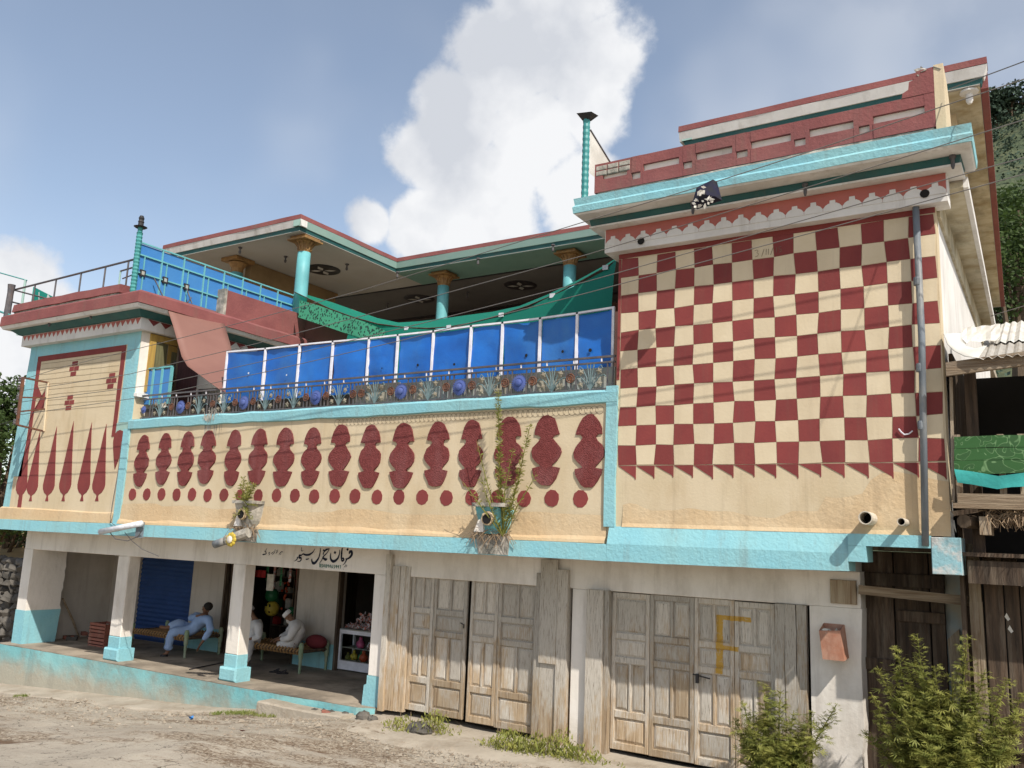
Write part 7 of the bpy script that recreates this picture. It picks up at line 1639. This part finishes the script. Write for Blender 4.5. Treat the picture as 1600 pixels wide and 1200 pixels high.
# ------------------------------------------------------------------ plants
def hemp(base, H_, spread, stems, seed, label, group):
    r = random.Random(seed); t = thing('hemp_bush', label, 'bush', base, group); st = MB(); lf = MB(); b = Vector(base)
    for (dx, dy, hh) in stems:
        a = b+Vector((r.uniform(-.12, .12), r.uniform(-.10, .10), 0)); e = b+Vector((dx, dy, hh)); mid = a.lerp(e, .5)+Vector((r.uniform(-.05, .05), r.uniform(-.05, .05), .05)); L_ = (e-a).length
        pts = [a, a.lerp(mid, .5), mid, mid.lerp(e, .5), e]; st.tube(pts, [.016, .013, .010, .007, .003], 5)
        nodes = int(L_/0.065)
        for k in range(nodes):
            u = .10+.90*k/nodes; i = min(3, int(u*4)); p = pts[i].lerp(pts[i+1], u*4-i); br = (1-u)*.36*spread+.05
            for q in range(3):
                an = r.uniform(0, 6.28); d = Vector((math.cos(an), math.sin(an), r.uniform(.25, .9))).normalized(); tip = p+d*br*r.uniform(.5, 1.2); st.tube([p, tip], [.005, .002], 3, False)
                for m in range(int(3+br*20)):
                    c = p.lerp(tip, r.uniform(.25, 1.05))+Vector((r.gauss(0, .022), r.gauss(0, .022), r.gauss(0, .022)))
                    ax = Vector((r.gauss(0, 1), r.gauss(0, 1), r.uniform(-.6, .5))).normalized(); sd = ax.cross(Vector((r.gauss(0, .3), r.gauss(0, .3), 1))).normalized(); l = r.uniform(.045, .11)*(1 if u < .85 else .6)
                    for fng in (-.75, -.25, .25, .75):     # fingered leaf
                        dd = (ax*math.cos(fng)+sd*math.sin(fng)).normalized(); lf.leaf(c+dd*l*.5, dd, sd, l, l*.17)
    build(st, 'stems', M['weed'], t); build(lf, 'leaves', M['leafy'], t)
def plants():
    def T(b, x, y, Y): p = at(x, y, Y); return (p.x-b[0], Y-b[1], p.z-b[2])
    g = 'hemp bushes in front of the doors'
    bx = at(1470, 1100, -.15).x; b = (bx, -.15, gz(bx, -.15))
    hemp(b, 1.7, 1.0, [T(b, x, y, Y) for x, y, Y in ((1433, 990, -.1), (1512, 990, -.05), (1400, 1010, -.15), (1460, 1040, -.35), (1490, 1055, -.3), (1540, 1045, -.1), (1575, 1060, -.2), (1370, 1040, -.2), (1362, 1085, -.3), (1420, 1080, -.45), (1530, 1090, -.4), (1590, 1110, -.2), (1460, 1110, -.5), (1380, 1130, -.4), (1600, 1080, .0), (1345, 1140, -.2), (1440, 1050, -.2), (1520, 1120, -.5), (1560, 1130, -.4), (1410, 1120, -.5), (1475, 1080, -.1), (1585, 1150, -.5), (1450, 1160, -.7), (1510, 1160, -.7))], 21, 'big leafy hemp bush growing in front of the plank gate', g)
    bx = at(1205, 1100, .05).x; b = (bx, .05, gz(bx, .05))
    hemp(b, 1.3, .8, [T(b, x, y, Y) for x, y, Y in ((1192, 1064, .1), (1219, 1075, .2), (1160, 1095, .1), (1240, 1110, .1), (1270, 1110, .15), (1308, 1100, .2), (1180, 1130, -.1), (1220, 1140, -.1), (1255, 1150, 0), (1145, 1120, .2), (1165, 1150, -.1), (1200, 1100, .0), (1235, 1160, -.2), (1270, 1150, -.05), (1190, 1170, -.3))], 22, 'smaller hemp bush in front of the door with the yellow letter', g)
    # small weeds on the apron
    r = random.Random(12)
    for k, (x, y, Y, hh, n, lab) in enumerate(((626, 1143, .15, .20, 260, 'low leafy weed at the foot of the planks beside the porch'), (677, 1145, .2, .34, 420, 'upright leafy weed beside a stone before the door with the open gap'), (795, 1182, .05, .30, 700, 'leafy weed clump with tall stalks before the door with the open gap'), (835, 1184, .05, .28, 500, 'weed clump between the tall stalked weeds and the white pier'), (872, 1190, .1, .35, 600, 'weed clump at the foot of the white pier between the doors'), (905, 1200, .1, .2, 400, 'low weed patch by the thick post of the lettered door'))):
        px = at(x, y, Y).x; z = gz(px, Y); t = thing('weed_clump', lab, 'weed', (px, Y, z), 'weeds on the apron'); lf = MB(); st = MB()
        w_ = .16+.05*(k > 1)
        for i in range(n):
            d = Vector((r.gauss(0, w_), r.gauss(0, .10), 0)); zz = r.random()*hh*max(.25, 1-abs(d.x)/(w_*2.4)); ax = Vector((r.gauss(0, .6), r.gauss(0, .6), 1)).normalized(); l = r.uniform(.04, .09); lf.leaf(Vector((px, Y, z+zz))+d, ax, ax.cross(Vector((r.gauss(0, 1), r.gauss(0, 1), 0))).normalized(), l, l*.28)
        for i in range(3 if k > 1 else 2):
            a = Vector((px+r.gauss(0, .1), Y, z)); st.tube([a, a+Vector((r.gauss(0, .02), 0, hh*r.uniform(1.3, 2.0)))], [.006, .003], 4)
        build(lf, 'leaves', M['leafy'], t); build(st, 'stalks', M['dry'], t)
    # grass along the kerb
    mb = MB()
    for k in range(5200):
        x = r.uniform(-19, -10.5); band = vnoise(x*.9, 3.3)
        if band < .05: continue
        y = interp(x, [(-19, -.45), (-13.6, -.42), (-11.5, .0), (-10.5, .15)])+r.gauss(0, .07); z = gz(x, y); l = r.uniform(.03, .09); d = Vector((r.gauss(0, .5), r.gauss(0, .5), 1)).normalized(); mb.leaf(Vector((x, y, z+l*.4)), d, d.orthogonal().normalized(), l, .010)
    o = build(mb, 'kerb_grass', M['grass']); tag(o, 'thin grass growing along the foot of the kerb', 'grass', kind='stuff')
plants()

# ------------------------------------------------------------------ street details
def street():
    r = random.Random(14)
    # concrete apron in front of the wooden doors
    rows = []; n = 60
    for i in range(n+1):
        x = -9.25+7.6*i/n; row = []
        out = -0.55-0.35*max(0, min(1, (x+8.8)/1.5))+.18*vnoise(x*1.1, 6)+.06*vnoise(x*4, 2)
        if x < -8.6: out = .35-0.9*(x+9.25)/.65
        for v in range(9):
            y = .9+(out-.9)*v/8; z = max(gz(x, y)-.01, 0) if False else gz(x, y)+.045*(1-(v/8)**2)+(.03*vnoise(x*1.7, y*2) if v < 8 else 0)-(.05 if v == 8 else 0)
            row.append((x, y, min(z, -2.615)))
        rows.append(row)
    struct(build(MB().grid(rows), 'pavement', M['concrete'], smooth=True))
    # step slab before the porch
    a, b = at(392, 1097, .1), at(512, 1122, .1); z = at(450, 1105, .1).z
    mb = MB(); n = 10; rows = []
    for i in range(n+1):
        x = -10.95+1.75*i/n; j = .02*vnoise(x*4, 1); zt = -2.69+.01*vnoise(x*3, 3); rows.append([(x, .40, zt-.2), (x, .40, zt), (x, .13+j, zt), (x, .10+j, zt-.02), (x, .09+j, zt-.22)])
    mb.grid(rows); mb.f.append((0, 1, 2, 3, 4)); mb.f.append(tuple(n*5+k for k in range(5)))
    o = build(mb, 'stone_step', M['concrete']); tag(o, 'worn concrete step slab lying in front of the porch plinth', 'step')
    # rough stones at the plinth's broken end
    for k in range(9):
        x = r.uniform(-9.9, -8.7); y = r.uniform(.22, .42); s = r.uniform(.05, .10); mb = MB().sphere((x, y, gz(x, y)+s*.4), s, 7, 5, (1.3, 1, .8)); mb.v = [(v[0]+r.gauss(0, .008), v[1]+r.gauss(0, .008), v[2]+r.gauss(0, .008)) for v in mb.v]
        o = build(mb, 'rubble_stone', M['brick' if k == 3 else 'stone']); tag(o, 'rough rubble stone at the broken end of the plinth', 'stone', 'rubble under the plinth')
    p = at(655, 1147, .1); mb = MB().sphere((p.x, .1, gz(p.x, .1)+.05), .14, 8, 6, (1.5, 1, .8)); mb.v = [(v[0]+r.gauss(0, .015), v[1]+r.gauss(0, .015), v[2]+r.gauss(0, .015)) for v in mb.v]; o = build(mb, 'boulder', M['stone']); tag(o, 'grey-brown boulder between two weeds in front of the plain wooden door', 'stone')
    # gravel
    mb = MB()
    for k in range(5200):
        x = r.uniform(-18.5, -3); y = r.gauss(-.6, .55)
        if y > .1 or (x > -9 and y > -.55): continue
        if vnoise(x*.8+3, y*1.1) < -.1 and r.random() < .8: continue
        s = r.uniform(.008, .034)*(1 if r.random() < .95 else 1.8); z = gz(x, y); c = Vector((x, y, z+s*.2)); ph = r.random()*6
        v = [c+Vector((s*math.cos(ph+a*2.1)*r.uniform(.7, 1.2), s*math.sin(ph+a*2.1)*r.uniform(.7, 1.2), 0)) for a in range(3)]+[c+Vector((0, 0, s*.8))]; mb.add(v, [(0, 1, 3), (1, 2, 3), (2, 0, 3)])
    o = build(mb, 'gravel', M['gravel']); tag(o, 'scattered gravel and grit at the road edge', 'gravel', kind='stuff')
    for k, (x, y, m, lab) in enumerate(((299, 1119, 'blue_screen', 'scrap of blue plastic litter on the road edge'), (378, 1168, 'brick', 'fallen reddish leaf litter on the tarmac'), (785, 1181, 'red_cloth', 'red scrap of litter among the tall stalked weeds'), (868, 1189, 'pink_toy', 'pale pink wrapper lying by the white pier'))):
        p = atz(x, y, -2.9); q = Vector((p.x, p.y, gz(p.x, p.y)+.02)); mb = MB()
        for i in range(3): d = Vector((r.gauss(0, 1), r.gauss(0, 1), .3)).normalized(); mb.leaf(q+d*.02, d, Vector((-d.y, d.x, .4)).normalized(), .11, .06)
        o = build(mb, 'litter_scrap', M[m]); tag(o, lab, 'litter')
street()

# ------------------------------------------------------------------ beyond the house: wall, trees, hill
def tree(base, H_, crown, n, size, seed, label, m='tree_leaf', group=None, lobes=9):
    r = random.Random(seed); t = thing('tree', label, 'tree', base, group); b = Vector(base); tr = MB(); lf = MB(); c0 = b+Vector((0, 0, H_*.62))
    tr.tube([b, b+Vector((r.uniform(-.2, .2), 0, H_*.3)), c0], [H_*.035, H_*.025, H_*.012], 7)
    for k in range(lobes):
        d = Vector((r.gauss(0, 1), r.gauss(0, 1), r.gauss(0, .8))).normalized(); c = c0+Vector((d.x*crown[0]*.62, d.y*crown[1]*.62, d.z*crown[2]*.62)); tr.tube([b+Vector((0, 0, H_*.35)), b.lerp(c, .7), c], [H_*.012, H_*.008, H_*.003], 5)
        q = r.uniform(.38, .58); lf.leaves(c, (crown[0]*q, crown[1]*q, crown[2]*q), int(n/lobes), size, r, .5, .15)
    build(tr, 'trunk', M['bark'], t); build(lf, 'crown', M[m], t)
def beyond():
    r = random.Random(31); g = 'trees beside the house end'
    for (x, y, Y, hgt, cr, n, lab) in ((2, 660, 3.5, 6.5, (1.5, 1.6, 1.7), 5200, 'feathery green tree rising beside the wing corner'), (-40, 760, 5.0, 6.0, (2.6, 2.2, 2.2), 5200, 'dark spreading tree beyond the wing'), (15, 800, 7.0, 5.5, (2.6, 2.0, 1.9), 5200, 'shaded low tree behind the wing wall')):
        c = at(x, y, Y); zg = gz(c.x, Y)-.6; tree((c.x, Y, zg), (c.z-zg)/.62, cr, n, .17, r.randint(0, 999), lab, group=g)
    for (x, y, Y, hgt, cr, n, lab) in ((-10, 850, 9.0, 5, (3.2, 2.0, 2.0), 4200, 'dense dark tree in the shade behind the stone wall'),):
        c = at(x, y, Y); zg = gz(c.x, Y)-1; tree((c.x, Y, zg), (c.z-zg)/.62, cr, n, .2, 77, lab, group=g)
    # dry stone wall
    a = at(40, 995, 2.2); w_ = thing('stone_wall', 'rough dry stone wall beside the end of the porch', 'wall', (a.x-2, 2.3, gz(a.x-2, 2.2)-.2)); z0 = a.z-1.0; X1, X0 = a.x+.25, a.x-6
    build(MB().box(X0, X1, 2.45, 2.9, z0-1, z0+2.55), 'core', M['stone'], w_); zz = z0
    while zz < z0+2.7:
        h = r.uniform(.14, .24); x = X1
        while x > X0:
            l = r.uniform(.22, .5); s = MB(); c = Vector((x-l/2, 2.36+r.uniform(-.05, .05), zz+h/2)); tl = r.uniform(-.35, .35); s.sphere(c, 1, 8, 5, (l*r.uniform(.45, .62), .24, h*r.uniform(.5, .8))); s.v = [(v[0]+r.gauss(0, .02), v[1]+r.gauss(0, .03), v[2]+(v[0]-c.x)*tl+r.gauss(0, .018)) for v in s.v]; build(s, 'stone', M['stone'], w_); x -= l
        zz += h*.95
    # yellow bank behind it
    rows = []
    for i in range(30):
        x = -60+44*i/29*.98; rows.append([(x, 4.2+v*1.2, -2.6+1.95*math.sin(min(1, v/4)*1.57)+.12*vnoise(x, v)) for v in range(7)])
    struct(build(MB().grid(rows), 'earth_bank', M['earth'], smooth=True))
    # hill
    def hz(x, y):
        t = max(0, (y-22)/140); crest = interp(x, [(-160, 10), (-75, 22), (-30, 66), (-10, 84), (40, 100), (120, 110)]); base = 1-math.cos(min(1, t)*math.pi*.5)
        return -4+crest*(0.62*t+.38*base if t < 1 else 1)+2.2*vnoise(x*.09, y*.09)*min(1, t*3)+.8*vnoise(x*.3, y*.3)*min(1, t*3)
    rows = [[(x, y, hz(x, y)) for y in [22+4*j for j in range(45)]] for x in [-170+5*i for i in range(60)]]
    m = mat('hill_scrub', (0.085, 0.105, 0.052), (0.052, 0.072, 0.038), .35, lo=.4, hi=.6, dirt=(0.15, 0.135, 0.07), dirt_amt=.6, dscale=.12, dstretch=(1, 1, 3), bump=.8, bscale=1.2, bdist=.5)
    struct(build(MB().grid(rows), 'hill', m, smooth=True, origin=(0, 100, 0)))
    lf = MB()
    for k in range(1300):
        x = r.uniform(-30, 18); y = r.uniform(30, 160)
        if vnoise(x*.13+5, y*.13) < -.05 and y > 60: continue
        s = r.uniform(.7, 2.1); lf.leaves((x, y, hz(x, y)+s*.6), (s, s, s*.9), 34, .42, r, .7)
    o = build(lf, 'hill_scrub', M['far_leaf']); tag(o, 'bushes and low trees covering the hillside', 'bushes', kind='stuff')
    for (x, y, hh, lab) in ((1556, 176, 8, 'small rounded dark tree standing on the hill crest next to the roof'), (1582, 178, 9, 'broad spreading tree on the hill crest'), (1600, 172, 10, 'tall spreading tree at the highest part of the hill crest')):
        Yt = 150; c = at(x, y, Yt); b = (c.x, Yt, hz(c.x, Yt)-.5); H_ = max(6, (c.z-b[2])/.62); tree(b, H_, (4.2, 3.5, 3.4), 1500, .8, int(x), lab, 'far_leaf', 'trees on the hill crest', 7)
    for (x, y, Yt, lab) in ((1590, 420, 42, 'leafy dark tree at the foot of the hill behind the zinc roof'), (1592, 330, 60, 'round green tree half way down the hillside')):
        c = at(x, y, Yt); b = (c.x, Yt, hz(c.x, Yt)-.5); H_ = max(4, (c.z-b[2])/.62); tree(b, H_, (3.4, 2.8, 3.6), 5200, .30, int(x+y), lab, 'tree_leaf', 'trees on the hillside', 8)
beyond()
